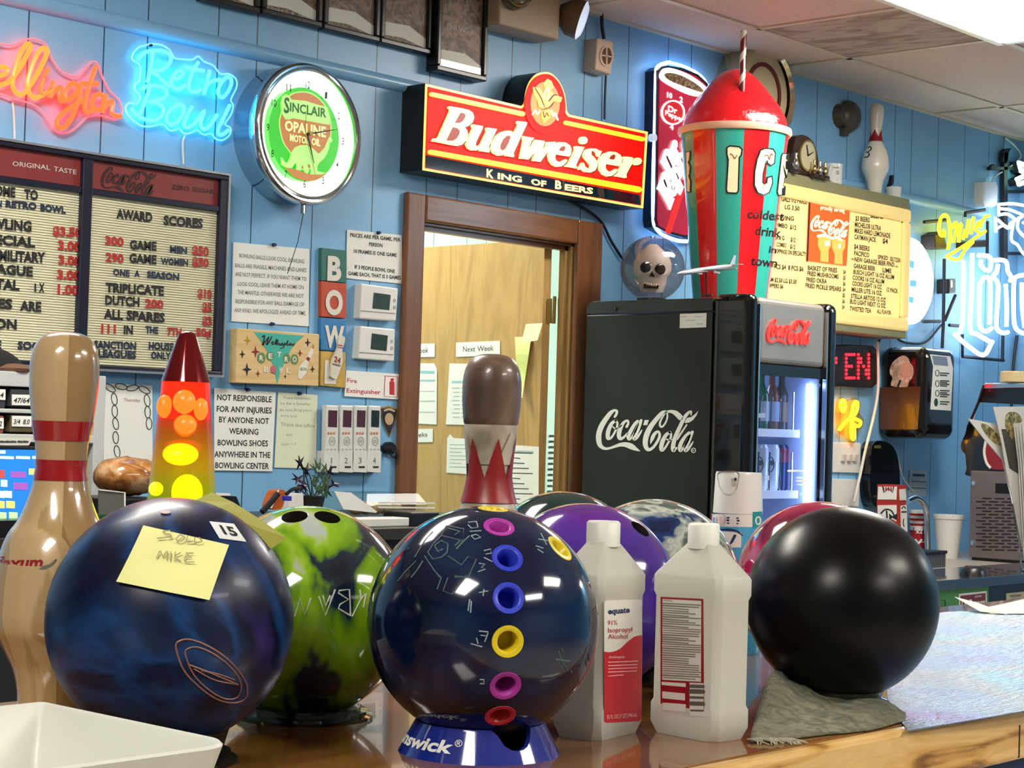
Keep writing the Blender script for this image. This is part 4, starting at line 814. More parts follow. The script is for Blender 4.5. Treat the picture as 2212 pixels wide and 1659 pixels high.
for a_ in (('BEERS',1110,415,1235,428,62),('$3 BEERS',958,445,1100,462,50),('MICHELOB ULTRA',952,505,1212,545,50),('MIKES HARD LEMONADE',950,565,1305,620,50),('CAYMAN JACK',948,628,1165,660,50),('$4',1228,668,1280,676,50),('$4 BEERS',945,725,1098,750,50),('PACIFICO',945,790,1095,812,48),('SPIKED',1180,826,1282,838,42),('SELTZER',1302,844,1408,862,42),('NEW GARAGE BEER FIND',950,850,1345,905,46),('GARAGE BEER',940,915,1155,945,46),('LIME',1228,958,1315,968,46),
 ('BUSCH LIGHT 16 OZ ALUM',938,975,1342,1030,46),('COORS 16 OZ ALUM',930,1032,1245,1075,46),('COORS LIGHT 16 OZ',926,1090,1220,1128,46),('MILLER LITE 16 OZ',920,1150,1220,1190,46),('12 PACK',1270,1150,1382,1168,44),('STELLA ARTOIS 12 OZ',915,1215,1260,1258,46),('BUD LIGHT NEXT 12 OZ',905,1270,1258,1315,46),('TWISTED TEA',900,1340,1115,1365,46),('ALL FLAVOR',1172,1366,1312,1382,42),('FLIGHT',895,1392,1005,1405,44),('MIXED 4',1090,1412,1208,1425,42),
 ('GALS 1/2 PRICE',220,250,475,282,52),('LG 3.50',255,328,402,348,46),('12 WING',150,438,345,446,46),('COMBO  $12',130,500,368,538,46),('ZZA 8 G',120,630,250,640,44),('$12',312,655,362,660,46),('COMBO',172,702,270,712,44),('$12',308,722,360,730,44),('TOPPINGS ON SPECIALTY',150,765,465,800,44),('PCS $4  8 PCS $6',148,922,440,950,48),('SM $2.50 LG $3.50',100,1050,372,1075,44),('POPPERS $6',70,1108,240,1122,44),
 ('BASKET OF FRIES',484,935,775,962,46),('FRIED MUSHROOMS',480,990,790,1025,46),('FRIED OKRA',470,1052,672,1072,46),('FRIED PICKLE SPEARS',462,1110,815,1150,46)): zrow(*a_)
for k in range(8): zrow('$%d' % (4+k % 3), 838-k*2, 975+k*58, 862-k*2, 978+k*58, 42)
lines_of(t, S, rows, .001, MK, 'menu_letter_row', .022, 2)
rows = []; zrow('*', 912, 860, 950, 866, 40); zrow('*', 1350, 935, 1385, 940, 40); lines_of(t, S, rows, .001, M('red ink'), 'red_lettering', .05)
MENU_TOP = zt_+.045
# ---- things standing on the menu box
SY = W-.07; zs_ = MENU_TOP
def stand(x, y=SY): return V((onY(x, 430, y).x, y, zs_))
t = thing('mantel_clock', 'dark wooden humped mantel clock standing on the menu box', 'clock', stand(1735)); WD = wood('dark walnut', '#2a1a14', '#40281e', 'X', 20, .3, .3)
FK = Plane((0, SY-.055, 0), (0, -1, 0)); zk = Z(1640, 240, 6.506)
pr = [(380,930),(385,800),(420,700),(470,560),(500,420),(520,350),(600,330),(680,355),(760,430),(810,560),(832,700),(840,850),(900,945),(1000,985),(1010,1060),(640,1000),(390,975)]
dd = .03
m = MB().poly(FK, zk, pr, -dd, 0)
for q in m.v: q.z = max(q.z, zs_+.0005)
m.build('case', WD, t)
MB().disc(FK, zk, 690, 625, 118, 222, 0, .006).build('bezel', M('brass bezel', '#a89a68', .3, .8), t)
MB().disc(FK, zk, 690, 625, 100, 196, .006, .008).build('dial', M('aged dial', '#b9b290', .45), t)
m = MB(); m.rib(FK, zk, [(690,625,16),(672,480,10)], .008, .01, smooth=False).rib(FK, zk, [(690,625,20),(765,575,8)], .008, .01, smooth=False); m.build('hands', INK, t)
for i, (x, y, w2) in enumerate(((510, 870, 1.2), (772, 935, 1), (850, 945, 1), (925, 965, 1))):
    x2, y2 = zk(x, y); p = onY(x2, y2, SY-.085); s_c = .055*w2
    t = thing('pin_trophy', ['small silver bowling pin trophy at the left in front of the mantel clock', 'small gilt bowling pin trophy by the right foot of the mantel clock', 'thin gilt bowling pin trophy between the mantel clock and the mug', 'small bronze bowling pin trophy in front of the white mug'][i], 'trophy', (p.x, p.y, zs_), 'little bowling pin trophies')
    zb0 = zs_
    MB().lathe([(0, 1), (.08, .98), (.11, .9), (.07, .75), (.13, .5), (.19, .3), (.1, .02), (0, 0)][::-1] and [(r*s_c*1.1, z*s_c+.0) for r, z in [(0, 0), (.12, .02), (.2, .3), (.14, .5), (.07, .75), (.11, .9), (.08, .98), (0, 1)]], (p.x, p.y, zb0+.012), 20).build('pin', M('trophy metal %d' % (i % 2), ['#c8c4b4', '#c2a870'][i % 2], .15, 1, var=0), t, smooth=True)
    MB().box(p.x-.014, p.x+.014, p.y-.012, p.y+.012, zb0, zb0+.012).build('base', WD, t)
t = thing('mug', 'white mug with black print standing on the menu box right of the mantel clock', 'mug', stand(1797)); p = stand(1797, W-.044)
MB().lathe([(0, 0), (.036, 0), (.038, .006), (.041, .095), (.038, .095), (.035, .008), (0, .008)], p, 32).build('body', M('white ceramic', '#d9dad6', .2, coat=.4), t, smooth=True)
h_ = [p+V((-.04*math.cos(.5)-.022*math.sin(a), -.02-.0*a, .05+.03*math.cos(a))) for a in [PI*i/8 for i in range(9)]]; MB().tube(h_, .005, 8).build('handle', M('white ceramic'), t)
RM = Round(p.x, p.y, p.z, .0365, p.z+.095, .041); m = MB()
for s2, y in (('TEN PINNERS', 800), ('LANES', 855), ('1960', 885)): m.text(RM, zk, s2, (1000+(0 if s2[0] == 'T' else 75), y), (1120, y+8), 24, .0006, .02)
m.disc(RM, zk, 1098, 978, 14, 26, 0, .0008, 12); m.build('print', INK, t)
PINP = [(0, 0), (.0257, 0), (.0286, .006), (.0359, .0571), (.0495, .0857), (.0579, .1), (.0605, .1143), (.0602, .125), (.0579, .1492), (.0527, .1738), (.0463, .1905), (.0397, .2), (.0345, .2103), (.0278, .2286), (.0252, .2397), (.0233, .2524), (.0249, .2762), (.0290, .3016), (.0318, .3254), (.0323, .3429), (.0317, .355), (.0287, .3667), (.0222, .376), (.012, .3802), (0, .381)]
def pinz(sc): return [(r*sc, z*sc) for r, z in PINP]
WP = M('ivory white pin lacquer', '#ddd8cb', .25, coat=.3, var=.02)
p = onY(1889, 425, W-.075); p.z = zs_; sc = .50/.381*.87
t = thing('bowling_pin', 'white bowling pin with a red crown at the neck, standing on the menu box', 'bowling pin', p, 'bowling pins')
hh = (onY(1895, 224, p.y).z-zs_); sc = hh/.381
MB().lathe([(r*.93, z) for r, z in pinz(sc)], p, 40).build('body', WP, t, smooth=True)
def crown(c, sc, zlo, zmid, zhi, n, mat, t, name='crown', off=.0012, ph=0):
    """zigzag crown painted round a pin's neck"""
    m = MB(); N = n*12
    def rad(z):
        for (r0, z0), (r1, z1) in zip(PINP, PINP[1:]):
            if z0 <= z <= z1 and z1 > z0: return r0+(r1-r0)*(z-z0)/(z1-z0)
        return .03
    vs = []; K = 8
    for i in range(N):
        a = 2*PI*i/N+ph; f = abs(((i/12) % 1)*2-1); top = zmid+(zhi-zmid)*f
        for k in range(K+1):
            z = zlo+(top-zlo)*k/K; r = (rad(z)+off)*sc*.93 if sc > 1.01 else (rad(z)+off)*sc
            vs.append(c+V((r*math.cos(a), r*math.sin(a), z*sc)))
    fs = [(i*(K+1)+k, ((i+1) % N)*(K+1)+k, ((i+1) % N)*(K+1)+k+1, i*(K+1)+k+1) for i in range(N) for k in range(K)]
    m.add(vs, fs); return m.build(name, mat, t, smooth=True)
crown(p, sc, .222, .240, .272, 5, M('crown red', '#8c1420', .3), t, ph=2.2)
RM = Round(p.x, p.y, p.z+.17*sc, .0525*sc*.93, p.z+.235*sc, .027*sc*.93)
m = MB(); m.rib(RM, zk, [(1520,520,8),(1560,500,14),(1578,530,16),(1540,570,12),(1505,585,8)], .001, .002).rib(RM, zk, [(1510,570,8),(1548,600,16),(1530,640,14),(1480,650,10)], .001, .002); m.build('emblem', INK, t)
t = thing('key_ring', 'dark keys on a ring hung behind the white bowling pin', 'keys', wall(0).pt(1925, 410))
m = MB(); S = wall(.004); m.rib(S, ID, [(1929,380,4),(1927,395,5),(1924,400,3)], 0, .012).rib(S, ID, [(1924,398,3),(1920,412,4)], 0, .012); m.build('keys', BLACK, t)
MB().tube([wall(.01).pt(1924+4*math.cos(a), 408+5*math.sin(a)) for a in [2*PI*i/14 for i in range(14)]], .002, 6, True).build('ring', CHROME, t)
p = stand(1930, W-.06); t = thing('small_cup', 'small white cup at the right end on top of the menu box', 'cup', p)
MB().lathe([(0, 0), (.028, 0), (.034, .055), (.031, .055), (.026, .004), (0, .004)], p, 28).build('body', M('white ceramic'), t, smooth=True)
# ================================================================ DRINKS FRIDGE
FX0, FYB, FYF = 4.81, 4.005, 3.33; FYM = 3.48
FX1 = onY(1812, 700, FYF).x; FZ = onX(1262, 652, FX0).z
BLK = M('satin black enamel', '#0d0f10', .42, var=.05); GLB = M('gloss black', '#060607', .12, coat=.5, var=0)
t = thing('drinks_fridge', 'black upright glass door drinks fridge with white script lettering on its side', 'fridge', ((FX0+FX1)/2, (FYB+FYF)/2, 0)); fridge = t
zs1 = onX(1262, 678, FX0).z
MB().box(FX0, FX0+.025, FYM, FYB, .02, zs1-.004).build('side_panel', BLK, t, bevel=.004)
MB().box(FX1-.025, FX1, FYM, FYB, .02, zs1-.004).build('side_panel', BLK, t, bevel=.004)
m = MB(); SFl = Flat((FX0, 0, 0), (0, -1, 0), (0, 0, 1)); hh_ = FZ-zs1; pr = [(-FYB, zs1)]
n_ = 8; rr = min(.06, hh_*.8)
pr += [(-FYB+rr-rr*math.cos(PI/2*i/n_), FZ-rr+rr*math.sin(PI/2*i/n_)) for i in range(n_+1)]+[(-FYM, FZ), (-FYM, zs1)]
m.poly(SFl, ID, pr, -(FX1-FX0), 0); m.build('top_cover', M('grey black top', '#2b2e30', .3, var=.05), t, bevel=.004)
MB().box(FX0+.025, FX1-.025, FYB-.03, FYB, .02, zs1).build('back_panel', M('cooler liner', '#c4cce4', .4), t)
MB().box(FX0+.025, FX1-.025, FYF+.03, FYB-.03, .02, .35).build('base_housing', BLK, t)
zh0 = onY(1700, 790, FYF).z; zh1 = FZ+.005
for nm, a, b in (('left_column', FX0-.004, FX0+.05), ('right_column', FX1-.065, FX1+.004)):
    MB().box(a, b, FYF, FYM, .02, FZ+.012).build(nm, GLB, t, bevel=.03 if nm[0] == 'r' else .024, bseg=5)
MB().box(FX0+.046, FX0+.053, FYF-.002, FYF+.012, .02, FZ-.02).build('chrome_trim', CHROME, t)
MB().box(FX1-.072, FX1-.066, FYF-.002, FYF+.012, .02, FZ-.02).build('chrome_trim', CHROME, t)
HD0, HD1 = FX0+.053, FX1-.072
MB().box(HD0, HD1, FYF+.004, FYM, zh0, FZ+.004).build('header', M('brushed header steel', '#a59d94', .38, .75, var=.12, scale=8), t, bevel=.02, bseg=4)
SH = Plane((0, FYF+.004, 0), (0, -1, 0))
coke(MB(), SH, ((1657,688),(1754,690),(1658,744)), .002, .005, k=3).build('header_logo', M('lit red script', '#d8322c', .3, emit=.5, ecol='#e02820', var=0), t)
MB().box(HD0, HD1, FYF+.01, FYF+.05, zh0-.035, zh0).build('door_top_rail', GLB, t)
SS = Plane((FX0, 0, 0), (-1, 0, 0))
coke(MB(), SS, ((1287.5,884),(1508,884),(1287.5,977.5)), .0005, .0015, True, 5).build('side_logo', M('white vinyl', '#e6e9e4', .4, var=0), t)
MB().poly(SS, ID, [(1469,678),(1526,676),(1525,707),(1468,709)], .0, .001).build('rating_label', PAPER, t)
m = MB(); [m.rib(SS, ID, [(x, y, 1.6), (x+w2, y, 1.6)], .001, .0014, smooth=False) for x, y, w2 in ((1500,684,16),(1482,692,20),(1472,684,10),(1504,700,14))]; m.build('label_print', M('faint grey print'), t)
MB().disc(SS, ID, 1328, 667, 3, 4, 0, .006, 14).build('screw_cap', GLB, t)
# interior
zsh1 = onY(1690, 930, 3.42).z; zsh2 = onY(1690, 1062, 3.42).z; ix0, ix1 = FX0+.03, FX1-.075
MB().box(ix1, ix1+.01, FYF+.03, FYB-.03, .35, zh0).box(ix0-.005, ix0+.003, FYM, FYB-.03, .35, zh0).build('liner', M('cooler liner'), t)
MB().box(ix1-.018, ix1-.006, FYF+.05, FYF+.062, .4, zh0-.05).build('light_strip', glow('cool white strip', '#a8c4ff', 9), t)
MB().box(ix0+.1, ix1-.1, FYM+.05, FYM+.09, zh0-.05, zh0-.04).build('light_strip', glow('cool white strip'), t)
SW = M('white shelf plastic', '#dfe4ee', .3)
for z in (zsh1, zsh2, zsh2-.26):
    sh = MB().box(ix0, ix1-.03, 3.42, FYB-.04, z-.006, z).build('shelf', SW, t)
    MB().box(ix0, ix1-.03, 3.405, 3.42, z-.022, z+.004).build('price_rail', SW, sh)
m = MB()
for z in (zsh1, zsh2):
    for k in range(5): x = onY(1641+24*k, 900, 3.43).x; m.tube([(x, 3.43, z), (x, 3.43, z+.13)], .003, 6)
m.build('divider_wire', CHROME, t)
MB().box(HD0, HD1, FYF+.02, FYF+.026, .36, zh0-.035).build('door_glass', clear('fridge glass', '#eef4ff', .03), t)
SG = Plane((0, FYF+.02, 0), (0, -1, 0)); VW = M('white vinyl')
m = MB(); m.text(SG, ID, 'ZERO SUGAR', (1704,1073), (1752,1068), 8, .002, .02)
for x0, y, x1 in ((1703,1017,1738),(1722,1032,1746),(1722,1039,1744),(1724,1047,1740)): m.rib(SG, ID, [(x0, y, 4), (x1, y, 4)], .001, .002, smooth=False)
m.build('glass_lettering', VW, t)
for q in ([(1629,893),(1654,892),(1654,902),(1629,903)], [(1651,1027),(1662,1027),(1662,1037),(1651,1037)]): MB().poly(Plane((0, 3.405, 0), (0, -1, 0)), ID, q, 0, .002).build('price_tag', PAPER, t)
def fbottle(x, lab, glass, label, capc, h=.2):
    p = onY(x, 900, 3.5); p.z = zsh1; r = .026
    t = thing('drink_bottle', lab, 'bottle', p, 'bottles on the fridge shelf')
    MB().lathe([(0, 0), (r*.9, 0), (r, .006), (r, h*.55), (r*.85, h*.64), (r*.42, h*.78), (r*.4, h*.93), (0, h*.93)], p, 20).build('bottle', M(glass+' bottle glass', glass, .1, var=0, coat=.4), t, smooth=True)
    MB().lathe([(r+.0006, h*.15), (r+.0006, h*.48)], p, 20).build('label', M(label+' label', label, .5), t, smooth=True)
    MB().cyl(p+V((0, 0, h*.92)), r*.46, h*.07, 14).build('cap', M(capc+' cap', capc, .3), t)
for a in ((1643, 'green topped drink bottle at the left of the upper fridge shelf', '#2f6a34', '#c7c9bd', '#5fa04c'), (1666, 'orange red drink bottle, second on the upper fridge shelf', '#93502e', '#b8c0c8', '#d0602c'), (1687, 'brown drink bottle, third on the upper fridge shelf', '#54412f', '#9c7a5c', '#c6876a'), (1708, 'green drink bottle with red label, fourth on the upper fridge shelf', '#3d6a50', '#8d2f28', '#7d1f1c'), (1729, 'red capped dark drink bottle, fifth on the upper fridge shelf', '#4b2a2a', '#8c2226', '#a01c20')): fbottle(*a)
def fcan(x, lab, top, body, art):
    p = onY(x, 1000, 3.49); p.z = zsh2; r = .029; h = .155
    t = thing('drink_can', lab, 'can', p, 'cans on the lower fridge shelf')
    MB().lathe([(0, 0), (r*.85, 0), (r, .01), (r, h-.012), (r*.85, h), (0, h-.002)], p, 24).build('can', M(body+' can', body, .25, .3, var=.02), t, smooth=True)
    MB().lathe([(r+.0006, h*.62), (r+.0006, h*.92)], p, 24).build('band', M(top+' can band', top, .3), t, smooth=True)
    R_c = Round(p.x, p.y, p.z, r, p.z+h, r); m = MB()
    if art: m.ring(R_c, ID, x, 1003, 9, 17, 2.5, .0008, .0012, 20); m.disc(R_c, ID, x+3, 1000, 4, 6, .0008, .0012, 10)
    else: m.rib(R_c, ID, [(x-4, 992, 6), (x-2, 1010, 6), (x-6, 1035, 8)], .0008, .0012)
    m.build('can_print', M('can art grey', '#4b5458', .5) if art else M('can art silver', '#aab4bc', .3, .5), t)
fcan(1640, 'white drink can with a round black emblem, left end of the lower fridge shelf', '#dfe3e6', '#dde2e8', 1); fcan(1664, 'white drink can with a round emblem, second on the lower fridge shelf', '#dfe3e6', '#dde2e8', 1)
fcan(1684, 'blue drink can with a maroon top beside the white cans in the fridge', '#7a1424', '#1e2c4c', 0); fcan(1707, 'blue drink can with a maroon top at the right end of the lower fridge shelf', '#7a1424', '#1e2c4c', 0)
# ================================================================ FROZEN DRINK DISPLAY on the fridge
FT = FZ+.0005; CYY = 3.68
pc = onY(1578, 612, CYY); D_ = (pc-EYE).dot(_f); px2m = D_/FPX
cx, cy = pc.x, pc.y; zrim = onY(1595, 293, CYY).z; r0, r1 = 79*px2m, 116*px2m
t = thing('frozen_drink_display', 'giant red and teal striped cup with a red slush dome, on the drinks fridge', 'display cup', (cx, cy, FT))
import itertools
for nm, par, mt in (('red_stripe', 0, M('cup red', '#d4141c', .22, coat=.4, var=.03)), ('teal_stripe', 1, M('cup teal', '#2fa090', .3, coat=.2, var=.03))):
    m = MB(); tb = math.atan2(-cy, -cx)
    for k in range(12):
        if k % 2 != par: continue
        a0 = tb+math.radians(-20+30*(k-1)); vs = []; fs = []
        for i in range(9):
            a = a0+math.radians(30)*i/8
            for z, r in ((FT, r0), (FT+.5*(zrim-FT), (r0+r1)/2), (zrim, r1)): vs.append((cx+r*math.cos(a), cy+r*math.sin(a), z))
        for i in range(8):
            for j in range(2): fs.append((i*3+j, (i+1)*3+j, (i+1)*3+j+1, i*3+j+1))
        m.add(vs, fs)
    m.build(nm, mt, t, smooth=True)
MB().cyl((cx, cy, FT), r0*.99, .004, 36).build('cup_bottom', WHITE, t)
MB().lathe([(r1*.98, zrim-.006), (r1+.006, zrim-.008), (r1+.012, zrim+.002), (r1+.010, zrim+.016), (r1-.004, zrim+.018), (r1-.02, zrim+.012)], (cx, cy, 0), 56).build('rim', M('cream rim', '#e2b49a', .35), t, smooth=True)
dome = [(113, 282), (112, 270), (108, 255), (98, 237), (84, 218), (68, 198), (57, 184), (46, 172), (34, 162), (18, 154), (0, 150)]
pz = lambda y: onY(1597, y, CYY).z
DOM = M('glossy red slush', '#d81420', .22, coat=.5, var=.06, bump=.35, bscale=45)
MB().lathe([(r*px2m, pz(y)) for r, y in dome], (cx, cy, 0), 56).build('slush_dome', DOM, t, smooth=True)
# straw with a candy spiral
vd = V((-cx, -cy, 0)).normalized(); sp_ = V((cx, cy, 0))+vd*(93*px2m); sz0, sz1 = onY(1602, 236, sp_.y).z, 0
so = onY(1602, 234, sp_.y); sx, sy = so.x, so.y; sz0 = so.z-.03; sz1 = onY(1604, 66, sy).z; rs = .0105
for nm, lo, hi, mt in (('straw', .0, .62, M('dark red straw', '#6d1018', .25, coat=.4)), ('straw_stripe', .62, 1.0, M('pale straw stripe', '#cfc4bc', .3))):
    m = MB(); na, nz = 20, 60; vs = []; fs = []
    for j in range(nz+1):
        for i in range(na+1):
            u = lo+(hi-lo)*i/na; z = sz0+(sz1-sz0)*j/nz; a = 2*PI*(u+(z-sz0)/.075); vs.append((sx+rs*math.cos(a), sy+rs*math.sin(a), z))
    for j in range(nz):
        for i in range(na): fs.append((j*(na+1)+i, j*(na+1)+i+1, (j+1)*(na+1)+i+1, (j+1)*(na+1)+i))
    m.add(vs, fs); m.build(nm, mt, t, smooth=True)
RC = Round(cx, cy, FT, r0, zrim, r1); OUTL = M('letter outline black', '#14100c', .4); CRL = M('cream cup lettering', '#f0e2b8', .35)
I_ = [(1572,320),(1578,317),(1596,319),(1601,324),(1599,335),(1595,340),(1593,412),(1590,416),(1573,415),(1571,410),(1575,345),(1572,334)]
C_ = [(1643,326),(1652,322),(1668,324),(1672,331),(1670,352),(1664,356),(1658,352),(1657,345),(1652,350),(1646,375),(1645,395),(1650,400),(1656,396),(1658,385),(1665,383),(1666,395),(1659,415),(1648,420),(1637,416),(1630,400),(1631,370),(1636,345)]
E_ = [(1690,333),(1702,334),(1702,346),(1695,348),(1694,365),(1699,367),(1697,382),(1692,384),(1689,402),(1694,404),(1693,420),(1681,421),(1679,415),(1688,338)]
El = [(1484,330),(1491,328),(1490,345),(1487,350),(1491,360),(1490,375),(1488,380),(1492,392),(1491,414),(1486,414)]
for q in (I_, C_, E_, El):
    MB().poly(RC, ID, inset(q, -3.3 if q in (I_, C_) else -2.2), .0008, .002).build('letter_outline', OUTL, t); MB().poly(RC, ID, q, .002, .0035).build('letter', CRL, t)
m = MB()
for q in ([(1575,322),(1598,322),(1592,336),(1587,343),(1583,336),(1578,332)], [(1648,327),(1669,328),(1668,336),(1664,333),(1660,345),(1657,336),(1651,336)]): m.rib(RC, ID, [(a[0], a[1], 1.6) for a in q[2:]], .0035, .0042)
m.build('frost_line_print', M('brown frost line', '#6a2a10', .4), t)
for s, p0, p1, h in (('coldest', (1614,471), (1693,477), 20), ('drink', (1631,507), (1686,513), 20), ('in', (1660,545), (1676,548), 16), ('town', (1622,572), (1678,578), 20)): MB().text(RC, ID, s, p0, p1, h, .001, .022, .15, 4).build('slogan_lettering', M('maroon cup lettering', '#2a0808', .4), t)
# ---- skull in a clear globe
gc = onD(1410, 565, 6.2); gr = 70/FPX*6.2; gc.z = FT+gr+.004
t = thing('skull_globe', 'clear glass globe holding a pale skull, on the left of the drinks fridge top', 'ornament', (gc.x, gc.y, FT))
MB().sphere(gc, gr, 24).build('globe', clear('smoky globe', '#d8ccc8', .07), t, smooth=True)
MB().cyl((gc.x, gc.y, FT), .05, .012, 30).build('base', BLACK, t)
vw = (EYE-gc).normalized(); vr = V((-vw.y, vw.x, 0)).normalized(); vr = -vr if vr.dot(_r) < 0 else vr; vu = vw.cross(vr); vu = -vu if vu.z < 0 else vu
k_ = 6.2/FPX; sk = lambda x, y, d: gc+vr*((x-1412)*k_)+vu*((565-y)*k_)+vw*(d*k_)
BONE = M('old bone', '#dfe3e4', .5, var=.1, scale=40)
m = MB(); n1, n2 = 28, 20; vs = []; fs = []
for j in range(n2+1):
    v = j/n2; yy = 512+v*104
    if v < .55: a = v/.55; hw = 41*math.sin(PI/2*min(1, .12+a*1.1)) if a < .8 else 41; dp = 44*math.sqrt(max(0, 1-(1-min(a*1.15, 1))**2))
    else: a = (v-.55)/.45; hw = 41-8*min(1, a*3)-(9*a*a); dp = 44-14*a
    hw = max(hw, 2); dp = max(dp, 2)
    for i in range(n1):
        th = 2*PI*i/n1; c_, s_ = math.cos(th), math.sin(th); f = dp*.85*s_
        cheek = 1+.10*math.exp(-((yy-582)/8)**2)*max(0, s_)
        vs.append(sk(1412+hw*c_*cheek, yy, f-6+ (6 if (s_ > .5 and v > .55) else 0)))
for j in range(n2):
    for i in range(n1): fs.append((j*n1+i, j*n1+(i+1) % n1, (j+1)*n1+(i+1) % n1, (j+1)*n1+i))
fs += [tuple(range(n1)), tuple(reversed([n2*n1+i for i in range(n1)]))]
m.add(vs, fs); m.build('skull', BONE, t, smooth=True)
HOL = M('dark hollow', '#0c0a0a', .8, var=0)
for q in (sk(1397, 563, 28), sk(1428, 566, 28)): MB().sphere(q, 12*k_, 14).build('eye_socket', HOL, t, smooth=True)
m = MB(); vs = [sk(1411, 570, 36), sk(1405, 582, 36), sk(1418, 583, 36), sk(1411, 570, 20), sk(1405, 582, 20), sk(1418, 583, 20)]; m.add(vs, [(0, 1, 2), (3, 5, 4), (0, 3, 4, 1), (1, 4, 5, 2), (2, 5, 3, 0)]); m.build('nose_hollow', HOL, t)
m = MB(); vs = []
for d in (34, 10): vs += [sk(x, y, d) for x, y in ((1394,599),(1412,597),(1427,601),(1425,608),(1410,606),(1393,607))]
m.add(vs, [tuple(range(6)), tuple(reversed(range(6, 12)))]+[(i, (i+1) % 6, 6+(i+1) % 6, 6+i) for i in range(6)]); m.build('mouth_gap', HOL, t)
m = MB()
for i in range(7): q = sk(1396+i*4.8, 598+.6*i-abs(i-3)*.3, 35-abs(i-3)*1.2); m.sphere(q, 2.6*k_, 8, (1, 1, 1.3))
m.build('teeth_row', M('tooth ivory', '#e6dcc4', .3), t, smooth=True)
# ---- silver toy jet
A_, B_p = onY(1463, 591, 3.46), onY(1590, 573, 3.46)
t = thing('toy_jet', 'small silver toy passenger jet in front of the frozen drink display', 'model aircraft', ((A_.x+B_p.x)/2, 3.46, FT)); SIL = M('silver toy plastic', '#b9bcc0', .2, .6, var=.03)
d = (B_p-A_); L_ = d.length; q = [A_+d*k for k in (0, .04, .12, .3, .6, .8, .95, 1)]; MB().tube(q, [.001, .005, .008, .009, .009, .008, .004, .002], 14).build('fuselage', SIL, t, smooth=True)
def slab(pts, th): 
    vs = [V(p)+V((0, 0, z)) for z in (0, th) for p in pts]; n = len(pts)
    return vs, [tuple(reversed(range(n))), tuple(range(n, 2*n))]+[(i, (i+1) % n, n+(i+1) % n, n+i) for i in range(n)]
c_ = A_+d*.45
for s in (-1, 1): MB().add(*slab([c_+V((-.02, s*.006, -.004)), c_+V((.03, s*.006, -.004)), c_+V((.065, s*.085, .004)), c_+V((.05, s*.085, .004))], .0025)).build('wing', SIL, t)
c_ = A_+d*.93; m = MB()
for s in (-1, 1): m.add(*slab([c_+V((-.01, 0, .002)), c_+V((.01, 0, .002)), c_+V((.02, s*.03, .004)), c_+V((.01, s*.03, .004))], .002))
m.build('tailplane', SIL, t)
MB().add([c_+V((-.012, -.001, .003)), c_+V((.012, -.001, .003)), c_+V((.02, -.001, .035)), c_+V((.008, -.001, .035)), c_+V((-.012, .001, .003)), c_+V((.012, .001, .003)), c_+V((.02, .001, .035)), c_+V((.008, .001, .035))], [(0, 1, 2, 3), (7, 6, 5, 4), (0, 4, 5, 1), (1, 5, 6, 2), (2, 6, 7, 3), (3, 7, 4, 0)]).build('tail_fin', SIL, t)
for s in (-1, 1): MB().cyl(A_+d*.45+V((.008, s*.035, -.007)), .005, .024, 12, (1, 0, 0)).build('engine', SIL, t)
q = A_+d*.5; m = MB(); m.tube([(q.x, q.y, FT+.004), (q.x-.01, q.y, q.z)], .0022, 6).cyl((q.x, q.y, FT), .02, .004, 20); m.build('stand', BLACK, t)
# ================================================================ RIGHT WALL ITEMS
S = wall(.03); 
t = thing('open_sign', 'black scrolling sign showing EN in red dots under the yellow menu box', 'lighted sign', wall(0).pt(1850, 835))
MB().poly(wall(.0), ID, [(1770,752),(1830,744),(1888,747),(1897,760),(1896,828),(1885,838),(1770,834)], 0, .04).build('case', M('black plastic'), t, bevel=.004)
m = MB(); SO = wall(.04); ty = [773+9.2*r for r in range(6)]
E5 = ["1111", "1000", "1000", "1110", "1000", "1000", "1111"]; N5 = ["10001", "11001", "11001", "10101", "10011", "10011", "10001"]
P5 = ["1110", "1001", "1001", "1110", "1000", "1000", "1000"]
for gl, x0 in ((P5, 1790), (E5, 1829), (N5, 1855)):
    for r, row in enumerate(gl):
        for k, ch in enumerate(row):
            if ch == '1': m.disc(SO, ID, x0+k*5.6, 766+r*8.4, 2.2, 3.2, 0, .003, 8)
m.build('red_dot_print', glow('red led', '#ff1420', 4), t)
t = thing('flower_neon', 'yellow orange neon shape like a flower on a clear backing beside the fridge', 'neon sign', wall(0).pt(1838, 960))
S0 = wall(0); YN = glow('yellow orange neon', '#ffae10', 5)
z6 = Z(1780, 720, 3.317); m = MB()
for a in ([(128,480),(118,520),(135,560),(150,520),(145,485),(128,480)], [(222,490),(205,530),(205,590),(232,560),(240,500),(222,490)], [(110,690),(150,640),(190,605),(200,560)], [(185,600),(240,620),(262,640),(245,665),(200,650)], [(200,620),(195,700),(200,750),(215,750),(215,660)]): m.neon(S0, z6, a, .0075, .03)
m.build('tube', YN, t, smooth=True)
MB().poly(S0, z6, [(a.x, a.y) for a in spline([(95,480),(130,455),(170,480),(215,455),(260,500),(255,570),(285,620),(270,680),(230,700),(225,770),(195,790),(165,750),(110,710),(90,600)], 3, True)], .014, .018).build('backing', clear('warm acrylic', '#ffd9a0', .03), t)
def plate(name, lab, q, off, cat, tog):
    t = thing(name, lab, cat, wall(0).pt((q[0][0]+q[2][0])/2, q[2][1])); MB().poly(wall(0), ID, q, 0, off).build('plate', WHITE, t, bevel=.002)
    if tog:
        m = MB(); [m.poly(wall(off), ID, [(x-3,982),(x+4,982),(x+2,996),(x-5,996)], 0, .012) for x in (1826,1839,1851)]; m.build('toggle', M('switch toggle', '#c3beb4', .4), t)
    return t
plate('light_switch', 'white triple light switch plate beside the fridge under the flower neon', [(1800,955),(1859,957),(1858,1022),(1800,1020)], .01, 'light switch', 1)
